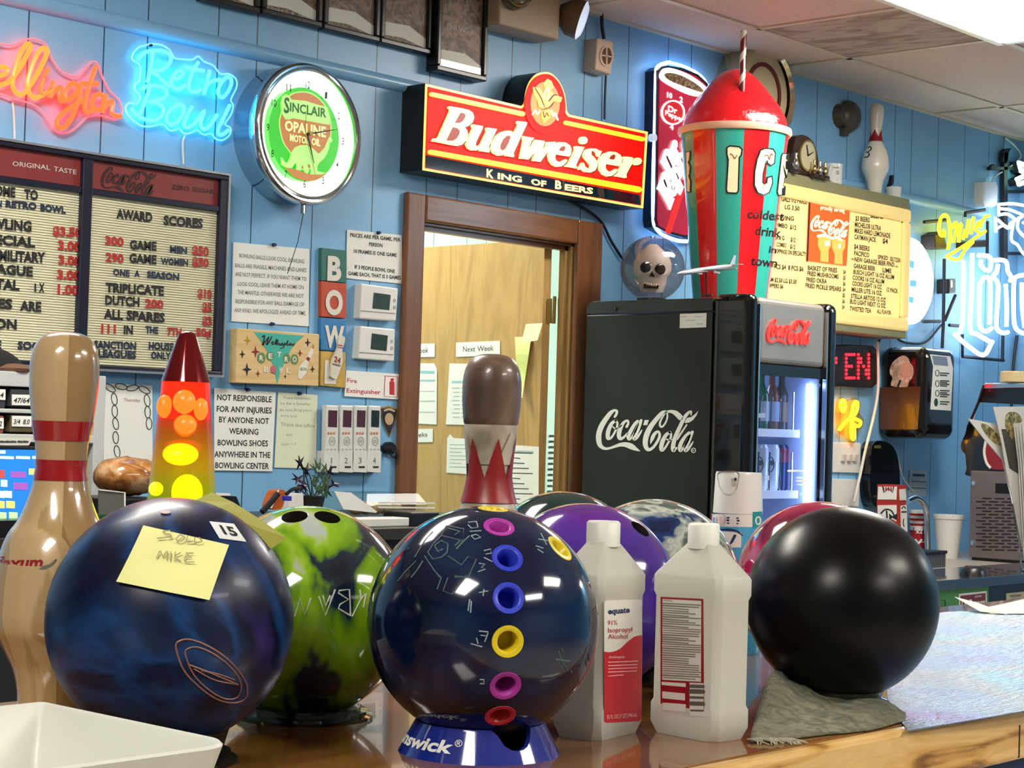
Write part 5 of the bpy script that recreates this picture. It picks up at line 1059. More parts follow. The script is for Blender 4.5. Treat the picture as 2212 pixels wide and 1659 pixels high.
plate('outlet_box', 'plain white outlet cover below the triple light switch', [(1800,1034),(1858,1036),(1855,1095),(1800,1093)], .02, 'outlet', 0)
t = thing('extension_cord', 'long white cord hanging down past the paper towel dispenser', 'cord', S0.pt(1870, 930))
MB().neon(S0, ID, [(1895,738),(1897,790),(1896,850),(1885,910),(1870,970),(1855,1040),(1845,1085)], .006, .06).build('cord', WWIRE, t, smooth=True)
t = thing('power_cord', 'thin white cord looping from behind the towel dispenser down to the small notice', 'cord', S0.pt(1950, 950))
MB().neon(S0, ID, [(1922,962),(1938,985),(1950,1030),(1972,1062)], .0035, .01).build('cord', WWIRE, t, smooth=True)
# paper towel dispenser
XD = onY(1896, 850, W).x; YD = onX(1996, 850, XD).y; XD1 = onY(2068, 850, YD).x; zt1 = onX(1990, 748, XD).z; zb1 = onX(1985, 948, XD).z
t = thing('towel_dispenser', 'smoky black paper towel dispenser with an instruction label beside the neon beer sign', 'paper towel dispenser', ((XD+XD1)/2, W, zb1))
MB().box(XD, XD1, YD, W, zb1, zt1).build('housing', M('smoke brown black plastic', '#120d0b', .15, coat=.4, var=0), t, bevel=.045, bseg=6)
SX = Plane((XD, 0, 0), (-1, 0, 0)); SYD = Plane((0, YD, 0), (0, -1, 0)); z6 = Z(1780, 720, 3.317)
MB().poly(SX, z6, [(a.x, a.y) for a in spline([(560,160),(600,175),(615,215),(640,260),(630,320),(605,350),(600,380),(560,385),(480,375),(490,320),(470,280),(490,210)], 3, True)], 0, .003).build('roll_window', swirl('paper roll seen through', [(.3, '#8a6a58'), (.6, '#c8b0a0')], scale=30, dist=1), t)
MB().poly(SX, z6, [(400,390),(690,380),(672,690),(400,690)], .0, .002).build('cover_panel', M('translucent brown cover', '#4a2811', .3, coat=.2, var=.1, scale=4), t, bevel=.001)
m = MB(); m.disc(SX, z6, 590, 262, 50, 55, .003, .006).build('roll_core', M('pinkish cardboard', '#b58a78', .5), t)
MB().rib(SX, z6, [(545,340,14),(530,378,14)], .003, .005, smooth=False).build('lock_slot', INK, t)
MB().poly(SYD, z6, [(760,150),(905,165),(925,250),(910,555),(765,545),(785,240)], 0, .002).build('label', M('white vinyl'), t)
m = MB(); [m.rib(SYD, z6, [(835,y,9),(895-(k%2)*15,y+3,9)], .002, .0026, smooth=False) for k, y in enumerate((285,300,340,352,364,376,410,425,438,452,490,506))]
[m.ring(SYD, z6, 812, y, 16, 24, 5, .002, .0026, 16) for y in (285,360,430)]; m.disc(SYD, z6, 803, 495, 14, 30, .002, .0026, 12); m.build('label_print', M('dark green print', '#2c4038', .6), t)
MB().poly(SYD, z6, [(775,160),(880,170),(890,235),(790,225)], .002, .003).build('label_header', M('grey blue header', '#7c8aa0', .5), t)
# soap dispenser and paper notice
t = thing('soap_dispenser', 'black wall soap dispenser under the paper towel dispenser', 'soap dispenser', wall(0).pt(1912, 1095))
MB().poly(wall(0), ID, [(a.x, a.y) for a in spline([(1885,960),(1905,952),(1930,965),(1942,1000),(1944,1060),(1935,1095),(1890,1095),(1880,1060),(1882,1000)], 3, True)], 0, .05).build('housing', GLB, t, bevel=.012)
MB().poly(wall(.05), ID, [(1890,962),(1903,962),(1903,968),(1890,968)], 0, .003).build('catch', M('dull brass'), t)
t = sheet('paper_notice', 'small pale notice taped low on the blue wall above the foam cup', [(1966,1015),(2003,1017),(2001,1073),(1963,1071)], .005, mat=M('bluish paper', '#a9bccb', .7, var=.02))
m = MB(); m.rib(wall(.005), ID, [(1974,1026,5),(1996,1027,5)], .001, .0016, smooth=False); [m.rib(wall(.005), ID, [(1970,y,1.6),(2000,y+1,1.6)], .001, .0016, smooth=False) for y in (1040,1054)]; m.build('print', PBK, t)
# round white lit sign behind the menu box
t = thing('round_neon', 'bright white round lit sign half hidden behind the yellow menu box', 'neon sign', wall(0).pt(1955, 690)); c = wall(0).pt(1950, 608); R = .185
MB().lathe([(0, .055), (R*.9, .055), (R, .04), (R, 0)], c, 40, (0, -1, 0)).build('lit_face', glow('white lit face', '#f4fbff', 2.6), t, smooth=True)
S5 = wall(.055); m = MB(); [m.poly(S5, ID, q, 0, .003) for q in ([(1962,560),(1975,565),(1974,580),(1961,576)], [(1966,605),(1980,606),(1979,620),(1966,618)], [(1964,640),(1974,642),(1972,656),(1963,652)])]; m.build('blue_print', M('pale blue print', '#6fb4d8', .4, emit=.4, ecol='#6fc4ff', var=0), t)
# motion sensor and its wire
t = thing('motion_sensor', 'white sensor box with a thin wire to the ceiling, above the yellow neon word', 'sensor', wall(0).pt(2140, 447))
MB().poly(wall(0), ID, [(2127,392),(2152,392),(2157,405),(2155,443),(2148,447),(2128,446),(2124,436)], 0, .05).build('case', M('sensor white', '#c4cdd6', .35), t, bevel=.01)
MB().neon(wall(0), ID, [(2172,298),(2192,315),(2205,335),(2196,350),(2170,368),(2150,380),(2143,392)], .004, .02).build('wire', WWIRE, t, smooth=True)
# beer neon with its black frame
zn = Z(1960, 300, 3.3175); NO = .10
t = thing('beer_neon', 'yellow and white neon beer sign on a black wire frame in the far corner', 'neon sign', wall(0).pt(2130, 790))
YEN = glow('yellow neon', '#ffe818', 2.4); WHN = glow('white neon', '#eef8ff', 3)
m = MB()
for a in ([(255,655),(270,690),(240,690),(225,640),(240,570),(265,545),(290,565),(305,640),(305,720),(290,790)], [(305,660),(345,600),(352,640),(330,740)], [(345,690),(385,610),(375,680),(368,740)], [(412,650),(400,720)], [(440,580),(420,705)], [(475,560),(455,680)], [(488,640),(520,610),(505,600),(490,650),(520,670)], [(535,580),(525,640)], [(535,600),(560,560),(585,550)], [(280,845),(400,770),(560,660)], [(300,855),(370,865),(410,800),(470,740)]): m.neon(wall(0), zn, a, .0072, NO)
m.build('yellow_tube', YEN, t, smooth=True)
m = MB()
for a in ([(400,870),(402,1000),(395,1300),(375,1390)], [(465,820),(460,1100),(450,1360),(500,1400),(585,1450)], [(340,1400),(430,1480),(545,1550),(610,1450)], [(510,835),(575,840),(600,870),(590,940),(555,935),(525,900),(530,870)], [(610,870),(690,870),(715,900),(720,950),(745,990),(735,1020)], [(650,900),(640,950),(615,990),(650,1040),(645,1200),(640,1350),(680,1390),(720,1385)], [(520,1040),(550,995),(590,1010),(595,1150),(590,1330)], [(520,1040),(515,1200),(520,1340),(560,1380),(605,1355)], [(705,1040),(712,1200),(710,1345)], [(840,975),(790,985),(765,1020),(762,1200),(770,1340),(820,1390),(880,1390)], [(820,1030),(822,1200),(840,1350)]): m.neon(wall(0), zn, a, .0098, NO, 4)
m.build('white_tube', WHN, t, smooth=True)
m = MB()
for a in ([(655,470),(760,465),(900,490)], [(655,500),(740,510),(860,560)], [(655,545),(720,540),(790,590)], [(655,470),(655,550)], [(630,560),(635,670)], [(650,580),(720,640),(745,600),(820,560)], [(645,640),(690,620),(720,640)], [(760,600),(745,720),(790,760),(830,820),(880,840)], [(800,560),(790,640),(840,700),(880,700)], [(830,600),(880,620)]): m.neon(wall(0), zn, a, .0068, NO, 4)
m.build('eagle_tube', WHN, t, smooth=True)
m = MB(); [m.neon(wall(0), zn, a, .0075, .05, 1, False, False) for a in ([(120,595),(300,580)], [(265,860),(258,1330),(250,1500)], [(110,1308),(235,1308)], [(395,1400),(395,1560),(690,1588)], [(685,1400),(682,1590)], [(270,1300),(345,1120)], [(415,560),(415,530),(555,508)], [(575,590),(572,820)], [(300,1335),(375,1340)])]; m.build('wire_frame', WIRE, t)
for q in ([(450,740),(565,722),(565,775),(450,778)], [(200,690),(260,660),(290,790),(200,785)]): MB().poly(wall(0), zn, q, 0, .07).build('transformer_box', M('dark brown box', '#2a1c18', .5), t, bevel=.004)
MB().poly(wall(0), zn, [(298,1005),(350,1000),(350,1105),(298,1108)], 0, .06).build('pull_switch', BLACK, t, bevel=.006)
MB().rib(wall(.06), zn, [(318,1020,12),(318,1060,12)], 0, .003, smooth=False).build('switch_mark', M('white vinyl'), t)
t = thing('sign_bracket', 'black metal bracket with a bird shape standing up in the far corner by the ceiling', 'bracket', wall(0).pt(2180, 560)); BKT = M('black iron', '#10121a', .5)
m = MB(); [m.poly(wall(0), zn, q, .01, .03) for q in ([(695,100),(720,95),(720,860),(693,860)], [(600,200),(625,180),(630,200),(850,200),(850,222),(600,222)], [(720,365),(900,365),(900,388),(720,388)], [(720,810),(900,810),(900,832),(720,832)], [(690,100),(705,70),(745,65),(730,90),(722,150),(700,180),(684,150)])]; m.build('bars', BKT, t)
t = thing('beer_neon', 'pale green outlined neon arrow shapes at the right edge below the ceiling', 'neon sign', wall(0).pt(2205, 390))
m = MB(); [m.neon(wall(0), zn, a, .012, .08, 1, True, False) for a in ([(800,170),(850,190),(850,250),(815,230)], [(785,290),(850,260),(870,300),(800,325)])]; m.build('tube', glow('pale green neon', '#c8ffe4', 1.6), t)
m = MB(); [m.poly(wall(0), zn, q, .01, .05) for q in ([(790,160),(860,180),(860,262),(805,240)], [(775,290),(860,250),(880,305),(795,335)])]; m.build('backing', BKT, t)
# ================================================================ FRONT COUNTER
CYF = counter().pt(1961, 1576).y; CYB = 1.69
TOPW = wood('lacquered counter wood', '#6e4720', '#8a5e2e', 'X', 12, .12, .5, 4, .06)
EDGEW = swirl('knotty pine edge', [(.28, '#7a4c1a'), (.40, '#c89a50'), (.55, '#dcb878'), (.75, '#c8984e')], scale=15, dist=1.2, rough=.3, coat=.4, stretch=(.35, 1, 2.2), detail=5)
zel = onY(2212, 1641, CYF).z
t = thing('front_counter', 'long lacquered wooden bar counter with a knotty pine front edge in the foreground', 'counter', (2.2, 1.3, 0))
MB().box(-.6, 4.6, CYF+.02, CYB, TOP-.03, TOP).build('countertop', TOPW, t, bevel=.002)
MB().box(-.6, 4.6, CYF, CYF+.02, zel, TOP).build('edge_trim', EDGEW, t, bevel=.006)
m = MB(); [m.box(x, x+.0025, CYF-.0006, CYF+.004, zel+.004, TOP-.02) for x in (1.98, 1.2, 2.9)]; m.build('seam', M('dark joint', '#2a1608', .7), t)
MB().box(-.5, 4.5, CYF+.03, CYB-.03, .0, TOP-.03).build('front_panel', M('deep blue counter paint', '#16305e', .4), t)
CT = counter()
def cpt(x, y): return CT.pt(x, y)
def ballc(x, y, r): D = FPX*.1085/r; return onD(x, y, D)
# ---- ball materials
def ballmat(key, stops, **k): return swirl(key, stops, **k)
BALLS = {}
def bball(x, y, r, lab, mat, z=None, name='bowling_ball'):
    c = ballc(x, y, r)
    if z is not None: c.z = z
    t = thing(name, lab, 'bowling ball', (c.x, c.y, c.z-.1085), 'bowling balls on the counter')
    return t, c
R0 = .1085
def holes(me_o, cuts):
    bpy.context.view_layer.update()
    for c in cuts:
        md = me_o.modifiers.new('hole', 'BOOLEAN'); md.object = c; md.operation = 'DIFFERENCE'; md.solver = 'EXACT'
    dg = bpy.context.evaluated_depsgraph_get(); dg.update()
    nm = bpy.data.meshes.new_from_object(me_o.evaluated_get(dg)); me_o.modifiers.clear(); me_o.data = nm
    for c in cuts: d = c.data; bpy.data.objects.remove(c); bpy.data.meshes.remove(d)
    nm.polygons.foreach_set('use_smooth', [True]*len(nm.polygons)); nm.set_sharp_from_angle(angle=math.radians(40))
def cutter(c, p, r, depth=.03):
    n = (p-c).normalized(); q = c+n*(R0-depth)
    m = MB().cyl(q, r, depth+.01, 32, tuple(n)); o = m.build('cutter', INK, base=(0, 0, 0)); return o
# 1 blue purple ball with the note
BM1 = ballmat('dark blue purple pearl', [(.26, '#2a2258'), (.38, '#080b24'), (.47, '#0d2145'), (.54, '#143a6c'), (.60, '#0a1836'), (.7, '#1c1a44')], scale=4.2, dist=2.6, rough=.34, coat=.05, seed=2, detail=6, spec=.3)
t, c = bball(368, 1340, 265, 'dark blue bowling ball with a yellow sold note and a 15 sticker', BM1); blue_c = c; TB = t
MB().sphere(c, R0, 48).build('shell', BM1, t, smooth=True)
SB1 = Ball(c, R0); zf = Z(0, 1050, 2.7242)
m = MB(); m.neon(SB1, zf, [(1035,950),(1060,910),(1130,905),(1240,950),(1340,1020),(1420,1110),(1452,1180),(1440,1250),(1370,1275),(1270,1250),(1170,1180),(1080,1080)], .0008, .0002, 6, True).neon(SB1, zf, [(1090,990),(1110,955),(1170,950),(1260,990),(1350,1060),(1405,1130),(1418,1190),(1390,1245),(1320,1250),(1230,1200),(1140,1110)], .0007, .0002, 6, True).neon(SB1, zf, [(1110,1050),(1240,1100),(1400,1168)], .0007, .0002).neon(SB1, zf, [(1140,1075),(1260,1140),(1400,1168)], .0006, .0002).neon(SB1, zf, [(1180,1085),(1280,1105),(1380,1140)], .0006, .0002)
m.build('engraved_logo', M('dull copper line', '#8a6258', .5, .2), t)
m = MB(); m.ring(SB1, zf, 975, 157, 30, 9, 12, .0002, .0008, 20); m.build('top_mark', M('mauve mark', '#b08a9c', .5), t)
MB().patch(SB1, zf, [(1230,210),(1375,225),(1448,330),(1290,310)], 6, 6, .0006).build('number_sticker', M('sticker white', '#dfe2e2', .5, var=0), t)
m = MB(); m.text(SB1, zf, '15', (1318,286), (1402,300), 58, .0011, .03, 0, up=(-34, -54)); m.build('sticker_lettering', INK, t)
# ring stands
def ringstand(cx, cy, r0, r1, h, lab, mat, prof=None, name='ball_stand'):
    t = thing(name, lab, 'ball stand', (cx, cy, TOP), 'bowling ball stands'); 
    MB().lathe(prof or [(r1-.006, 0), (r0, 0), (r0+.001, .004), (r0-.006, .007), (r0-.005, .010), (r0-.012, .012), (r1, h), (r1-.006, h), (r1-.004, .004), (r1-.006, 0)], (cx, cy, TOP), 56).build('ring', mat, t, smooth=True); return t
def cup_h(c, r): return c.z-math.sqrt(R0*R0-r*r)-TOP         # height at which a ring of radius r meets the ball
ringstand(c.x, c.y, .062, .055, cup_h(c, .055)-.0005, 'black ring stand under the blue ball with the sold note', BLACK)
# sold note
t = thing('sticky_note', 'pale yellow sticky note reading SOLD stuck on the blue bowling ball', 'sticky note', SB1.pt(*zf(1020, 450)))
NOTE = M('pale yellow note', '#e4e49a', .75, var=.02); mm = MB().patch(SB1, zf, [(845,236),(1345,350),(1222,676),(698,572)], 12, 12, .001, None, lambda a, b: .0045*max(0, b-.25)**1.5+.002*abs(a-.5)*b+.0025*math.sin(PI*a)*(1-b)*b)
mm.build('note', NOTE, t, smooth=True)
m = MB()
NS = lambda pts: m.rib(SB1, zf, pts, .0046, .005, 4)
for a in ([(1000,285,6),(960,290,6),(985,305,6),(1010,318,6),(930,328,6)], [(1055,310,6),(1035,335,6),(1060,345,6),(1085,325,6),(1060,308,6)], [(1100,315,6),(1095,345,6),(1130,345,6)], [(1140,325,6),(1140,350,6),(1180,345,6),(1165,325,6)], [(925,440,6),(945,400,6),(960,430,6),(985,400,6),(980,445,6)], [(1005,405,6),(1000,450,6)], [(1030,405,6),(1025,455,6)], [(1060,410,6),(1028,430,6),(1060,458,6)], [(1105,412,6),(1085,435,6),(1085,460,6),(1135,462,6)], [(1090,412,6),(1130,412,6)], [(1085,435,6),(1120,436,6)]): NS(a)
m.build('pencil_lettering', M('note pencil', '#a3a178', .7, var=0), t)
# 2 green ball
BM2 = ballmat('lime silver navy pearl', [(.30, '#0a1420'), (.40, '#16283a'), (.445, '#5f8a10'), (.52, '#7fae12'), (.56, '#98b83c'), (.60, '#aab6ae'), (.75, '#8a9aa0')], scale=5.2, dist=2.2, rough=.1, coat=.7, seed=9)
t, c = bball(660, 1320, 227, 'lime green and silver bowling ball with two finger holes between the two blue balls', BM2); SG2 = Ball(c, R0); zg = Z(500, 1040, 2.86)
o = MB().sphere(c, R0, 48).build('shell', BM2, t, smooth=True)
hp = [SG2.pt(*zg(389, 214)), SG2.pt(*zg(593, 217))]
holes(o, [cutter(c, p, .0135, .04) for p in hp])
m = MB()
for p in hp:
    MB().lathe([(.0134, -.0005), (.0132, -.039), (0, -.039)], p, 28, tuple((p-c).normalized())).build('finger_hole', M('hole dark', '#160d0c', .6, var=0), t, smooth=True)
m = MB()
for a in ([(392,835),(425,718),(455,830),(490,720)], [(540,710),(580,830),(640,668)], [(565,705),(582,770),(610,705)], [(735,830),(728,668),(665,675),(660,690),(722,730),(670,760),(660,785),(735,830)], [(745,835),(800,725),(792,668)], [(800,725),(830,690),(815,780)]): m.neon(SG2, zg, a, .0009, .0002, 1, False, False)
m.build('engraved_lettering', M('silver engraving', '#ccd2c4', .4), t)
CLR = clear('clear stand plastic', '#b4c0ba', .22)
ringstand(c.x, c.y, .072, .052, max(cup_h(c, .052)-.0005, .012), 'clear stepped ring stand under the lime green ball', CLR, [(.05, 0), (.072, 0), (.073, .003), (.066, .005), (.067, .008), (.06, .009), (.061, .012), (.053, max(cup_h(c, .053)-.0005, .012)), (.047, max(cup_h(c, .053)-.002, .010)), (.047, 0)])
# 3 drilled sample ball on the blue cup
BM3 = ballmat('deep navy pearl', [(.3, '#060a1c'), (.5, '#0b1638'), (.62, '#0d2a4a'), (.72, '#0a1430')], scale=5, dist=2.5, rough=.1, coat=.25, seed=4)
t, c = bball(1043, 1344, 250, 'navy bowling ball with a column of coloured finger inserts on a blue cup', BM3); SB3 = Ball(c, R0); zd3 = Z(780, 1060, 2.7704); drill_c = c
o = MB().sphere(c, R0, 56).build('shell', BM3, t, smooth=True)
ins = [(790,103,'yellow'), (827,210,'magenta'), (878,398,'blue'), (884,640,'blue'), (880,905,'yellow'), (866,1172,'magenta'), (835,1353,'red'), (1195,340,'yellow')]
CLRS = {'yellow': '#d8c21c', 'magenta': '#a8349c', 'blue': '#2f3fc0', 'red': '#c82c2a'}
cps = [SB3.pt(*zd3(x, y)) for x, y, _ in ins]; ri = .0148
holes(o, [cutter(c, p, ri, .03) for p in cps])
for p, (_, _, cl_) in zip(cps, ins):
    n = (p-c).normalized(); MB().lathe([(.0093, -.028), (.0095, -.0012), (.0102, -.0006), (.0142, -.0008), (ri-.0002, -.0015), (ri-.0002, -.028)], p, 32, tuple(n)).build('finger_insert', M(cl_+' insert rubber', CLRS[cl_], .35, var=.04), t, smooth=True)
    MB().cyl(p-n*.0285, .0095, .001, 24, tuple(n)).build('insert_bottom', M(cl_+' insert depth', CLRS[cl_], .6, var=.3), t)
def eng(nm, mt, *groups):
    for g_ in groups:
        m = MB()
        for q in g_: m.neon(SB3, zd3, q, .0006, .0001, 1, False, False)
        m.build(nm, mt, t)
eng('size_lettering', M('white chalk fill', '#8fa0a8', .6), [[(640,190),(690,185),(700,220),(660,225),(640,205)],[(650,245),(720,240)],[(660,270),(690,262),(715,280),(680,292),(660,272)]], [[(735,360),(775,350),(780,375),(745,380)],[(735,400),(785,425)],[(705,435),(740,440),(720,460),(745,470),(700,485)]], [[(705,610),(760,600)],[(735,590),(730,630)],[(650,650),(640,720)],[(660,660),(655,730)]], [[(705,840),(760,845),(755,870),(715,865)],[(760,850),(740,905)],[(690,880),(700,915)],[(655,915),(725,935)]], [[(710,1130),(735,1130),(735,1155),(712,1155)]], [[(1060,290),(1115,300)],[(1075,255),(1110,325)],[(1045,330),(1090,345)],[(1055,350),(1090,372)]])
eng('engraved_logo', M('teal grey engraving', '#46645e', .5), [[(510,210),(615,230),(605,300),(480,270),(510,210)],[(520,225),(590,245),(560,265)],[(480,270),(430,320),(400,370),(430,410),(480,400),(515,370),(520,320),(480,300),(440,330),(460,365),(490,350)],[(520,390),(600,445),(640,395),(690,410),(640,520),(560,510)],[(560,520),(620,520),(545,620),(490,600),(520,520)],[(590,300),(560,330),(620,290),(570,350),(650,270)],[(380,390),(420,450),(470,520)],[(430,470),(480,520),(455,590)],[(320,400),(350,350),(380,300),(430,245)],[(220,540),(260,490),(330,420)],[(300,520),(340,470),(370,420)]], [[(1180,960),(1210,1040),(1240,1080)],[(1200,940),(1260,1090)],[(1165,1010),(1250,1020)]])
# brunswick cup
bz = TOP; h = cup_h(c, .060)-.0005; r_b, r_t = .076, .0605
t = thing('ball_cup', 'glossy blue ball cup with white maker lettering and a notch under the navy drilled ball', 'ball stand', (c.x, c.y, TOP), 'bowling ball stands')
m = MB(); N = 72; vs = []; fs = []; tb = math.atan2(-c.y, -c.x); K = 6
for i in range(N+1):
    a = 2*PI*i/N; da = math.degrees((a+PI) % (2*PI)-PI); x_ = (da-31)/16.5
    cut = max(0, 1-x_*x_)**.5*.62 if abs(x_) < 1 else 0
    hh = h*(1-cut); th = tb+a
    for side in (0, 1):
        for k in range(K+1):
            z = hh*k/K; r = r_b+(r_t-r_b)*(z/h)-side*.005; vs.append((c.x+r*math.cos(th), c.y+r*math.sin(th), bz+z))
S2 = 2*(K+1)
for i in range(N):
    for k in range(K):
        fs += [(i*S2+k, (i+1)*S2+k, (i+1)*S2+k+1, i*S2+k+1), (i*S2+K+1+k+1, (i+1)*S2+K+1+k+1, (i+1)*S2+K+1+k, i*S2+K+1+k)]
    fs += [(i*S2+K, (i+1)*S2+K, (i+1)*S2+2*K+1, i*S2+2*K+1), (i*S2+K+1, (i+1)*S2+K+1, (i+1)*S2, i*S2)]
m.add(vs, fs); m.build('cup', M('royal blue glossy plastic', '#1c2c86', .1, coat=.8, var=.02), t, smooth=True)
WR = Wrap(c.x, c.y, TOP, r_b, TOP+h, r_t)
m = MB(); zt0 = TOP+h*.30
m.text(WR, ID, 'Brunswick', (-112, zt0), (-20, zt0), h*.36, .0006, .035, .12, 4, up=(0, h*.36)); m.text(WR, ID, '®', (-19, zt0+h*.2), (-13, zt0+h*.2), h*.2, .0006, .0, up=(0, h*.2)); m.build('lettering', M('white vinyl'), t)
# 4 balls behind
def rear(x, y, r, lab, mat, hole=None, zc=TOP+R0+.004):
    t, c = bball(x, y, r, lab, mat, zc)
    o = MB().sphere(c, R0, 40).build('shell', mat, t, smooth=True)
    if hole:
        S = Ball(c, R0); ps = [S.pt(*q) for q in hole]; holes(o, [cutter(c, p, .0125, .04) for p in ps]); m = MB()
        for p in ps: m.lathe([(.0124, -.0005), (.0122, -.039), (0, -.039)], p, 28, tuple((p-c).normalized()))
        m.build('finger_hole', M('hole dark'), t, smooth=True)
    s = thing('ball_stand', 'low black ring stand under the '+lab.split(' with')[0].split(' just')[0].split(' behind')[0], 'ball stand', (c.x, c.y, TOP), 'bowling ball stands')
    MB().lathe([(.035, 0), (.05, 0), (.05, .008), (.047, min(.016, cup_h(c, .047)-.0005)), (.042, .012), (.035, 0)], (c.x, c.y, TOP), 40).build('ring', BLACK, s, smooth=True)
    return t, c
rear(1262, 1296, 206, 'purple bowling ball with a finger hole behind the white bottles', ballmat('violet pearl', [(.3, '#2a1a66'), (.48, '#4a2a96'), (.58, '#5c1a8a'), (.7, '#1e1446')], scale=4, dist=1.5, rough=.12, seed=6), [zz_ for zz_ in (Z(1160,1040,2.68)(600, 272),)])
rear(1215, 1240, 173, 'dark green bowling ball just showing behind the purple one', ballmat('bottle green', [(.3, '#06211e'), (.6, '#0c3a34'), (.75, '#08201c')], scale=4, dist=1.5, rough=.1, seed=11))
rear(1412, 1270, 188, 'marbled blue and grey bowling ball behind the white bottles', ballmat('blue grey marble', [(.36, '#0c1c44'), (.48, '#15346a'), (.52, '#7c8a8a'), (.58, '#b9c0b4'), (.64, '#50605a')], scale=7, dist=2.5, rough=.1, seed=3))
rear(1770, 1264, 181, 'crimson bowling ball behind the plain black ball', ballmat('crimson lime pearl', [(.34, '#6c0c34'), (.5, '#b81c54'), (.6, '#c22c58'), (.66, '#7c8a2c'), (.74, '#3f9c54')], scale=4.5, dist=1.6, rough=.1, seed=5))
BLKB = M('plain black ball', '#060707', .3, spec=.22, coat=.0, var=.02)
t, c = bball(1819, 1301, 206, 'plain black satin bowling ball on a grey cloth at the right', BLKB); black_c = c
MB().sphere(c, R0, 48).build('shell', BLKB, t, smooth=True)
ringstand(c.x, c.y, .058, .05, cup_h(c, .05)-.0005, 'clear ring stand under the plain black ball', CLR)
# ---- bowling pins on the counter
OAK = swirl('laminated maple pin', [(.3, '#b39468'), (.5, '#c4a87c'), (.52, '#a98d5e'), (.7, '#bfa274')], scale=7, dist=.6, rough=.22, coat=.8, stretch=(1.5, 1.5, .18), detail=6)
def laminate(m, pos):
    """glued maple blocks: darker wood on one side of the joint, lighter outer blocks where the belly bulges past them"""
    nt = m.node_tree; n = nt.nodes; L = nt.links.new; b = n['Principled BSDF']; src = b.inputs['Base Color'].links[0].from_socket
    tc = n.new('ShaderNodeTexCoord'); vd = V((-pos.x, -pos.y, 0)).normalized(); rt = V((-vd.y, vd.x, 0)); rt = rt if rt.dot(_r) > 0 else -rt
    def side(d, k):
        dp = n.new('ShaderNodeVectorMath'); dp.operation = 'DOT_PRODUCT'; dp.inputs[1].default_value = d; L(tc.outputs['Object'], dp.inputs[0])
        g = n.new('ShaderNodeMath'); g.operation = 'GREATER_THAN'; g.inputs[1].default_value = k; L(dp.outputs['Value'], g.inputs[0]); return g
    rot = lambda a: vd*math.cos(a)+rt*math.sin(a)
    dark = side(rt, .003); a1 = side(rot(-.42), .041); a2 = side(rot(1.0), .045)
    for a in (a1, a2):
        s_ = n.new('ShaderNodeMath'); s_.operation = 'SUBTRACT'; s_.use_clamp = True; L(dark.outputs[0], s_.inputs[0]); L(a.outputs[0], s_.inputs[1]); dark = s_
    mx = n.new('ShaderNodeMix'); mx.data_type = 'RGBA'; mx.blend_type = 'MULTIPLY'; mx.inputs[7].default_value = (.60, .52, .42, 1)
    L(dark.outputs[0], mx.inputs[0]); L(src, mx.inputs[6]); L(mx.outputs[2], b.inputs['Base Color'])
BANDR = M('pin band red', '#9c1014', .2, coat=.8, var=.02)
def radp(z):
    for (r0_, z0), (r1_, z1) in zip(PINP, PINP[1:]):
        if z0 <= z <= z1 and z1 > z0: return r0_+(r1_-r0_)*(z-z0)/(z1-z0)
    return .03
p = cpt(112, 1600); p = onD(141, 760, 1.745); p.z = TOP
t = thing('bowling_pin', 'large varnished wooden bowling pin with two red bands at the left edge', 'bowling pin', p, 'bowling pins')
sm = spline(PINP, 4); prof = [(max(a.x, 0), a.y) for a in sm]
MB().lathe(prof, p, 64).build('body', OAK, t, smooth=True); laminate(OAK, p)
zat = lambda y, x=141: onD(x, y, 1.745).z-TOP
for y0, y1 in ((910, 952), (993, 1037)):
    za, zb = zat(y1), zat(y0); MB().lathe([(radp(za+(zb-za)*k/6)+.0006, za+(zb-za)*k/6) for k in range(7)], p, 64).build('red_band', BANDR, t, smooth=True)
RM = Round(p.x, p.y, TOP+.10, .0585, TOP+.17, .0535); m = MB()
m.text(RM, ID, 'Maxum', (-22,1228), (93,1226), 26, .0012, .03, .2)
for q in ([(10,1236),(60,1240)],): m.rib(RM, ID, [(q[0][0], q[0][1], 5), (q[1][0], q[1][1], 7)], .0011, .0014, smooth=False)
m.build('red_lettering', BANDR, t)
m = MB(); m.rib(RM, ID, [(84,1232,3),(95,1227,9),(110,1220,6),(121,1208,3)], .0012, .0016); m.build('grey_swoosh', M('pin grey'), t)
# middle worn pin
p = onD(1064, 800, 1.95); p.z = TOP; PR = .96
t = thing('bowling_pin', 'worn brown headed bowling pin with a red zigzag neck behind the drilled ball', 'bowling pin', p, 'bowling pins')
WORN = swirl('worn grey white pin', [(.3, '#8a7c6c'), (.5, '#b5aa98'), (.7, '#cfc4b0')], scale=14, dist=1, rough=.4, coat=.2)
HEADB = swirl('scuffed brown head', [(.3, '#4a382c'), (.5, '#5f4a3c'), (.66, '#84705e'), (.75, '#a39684')], scale=12, dist=.8, rough=.35, coat=.3)
zc_ = .306; lo = [(a[0]*PR, a[1]) for a in prof if a[1] <= zc_]; hi = [(a[0]*PR, a[1]) for a in prof if a[1] >= zc_-.004]
MB().lathe(lo+[(radp(zc_)*.98*PR, zc_)], p, 56).build('body', WORN, t, smooth=True)
MB().lathe([(radp(zc_-.004)*.9*PR, zc_-.004)]+[(r+.0003, z) for r, z in hi], p, 56).build('worn_head', HEADB, t, smooth=True)
crown(p, 1.0, .2245, .250, .292, 6, M('worn crown red', '#8e1c20', .35, var=.15, scale=60), t, 'red_crown', .0008, 1.05)
crown(p, 1.0, .2645, .2655, .30, 6, WORN, t, 'scuffed_white_point', .0005, 1.6)
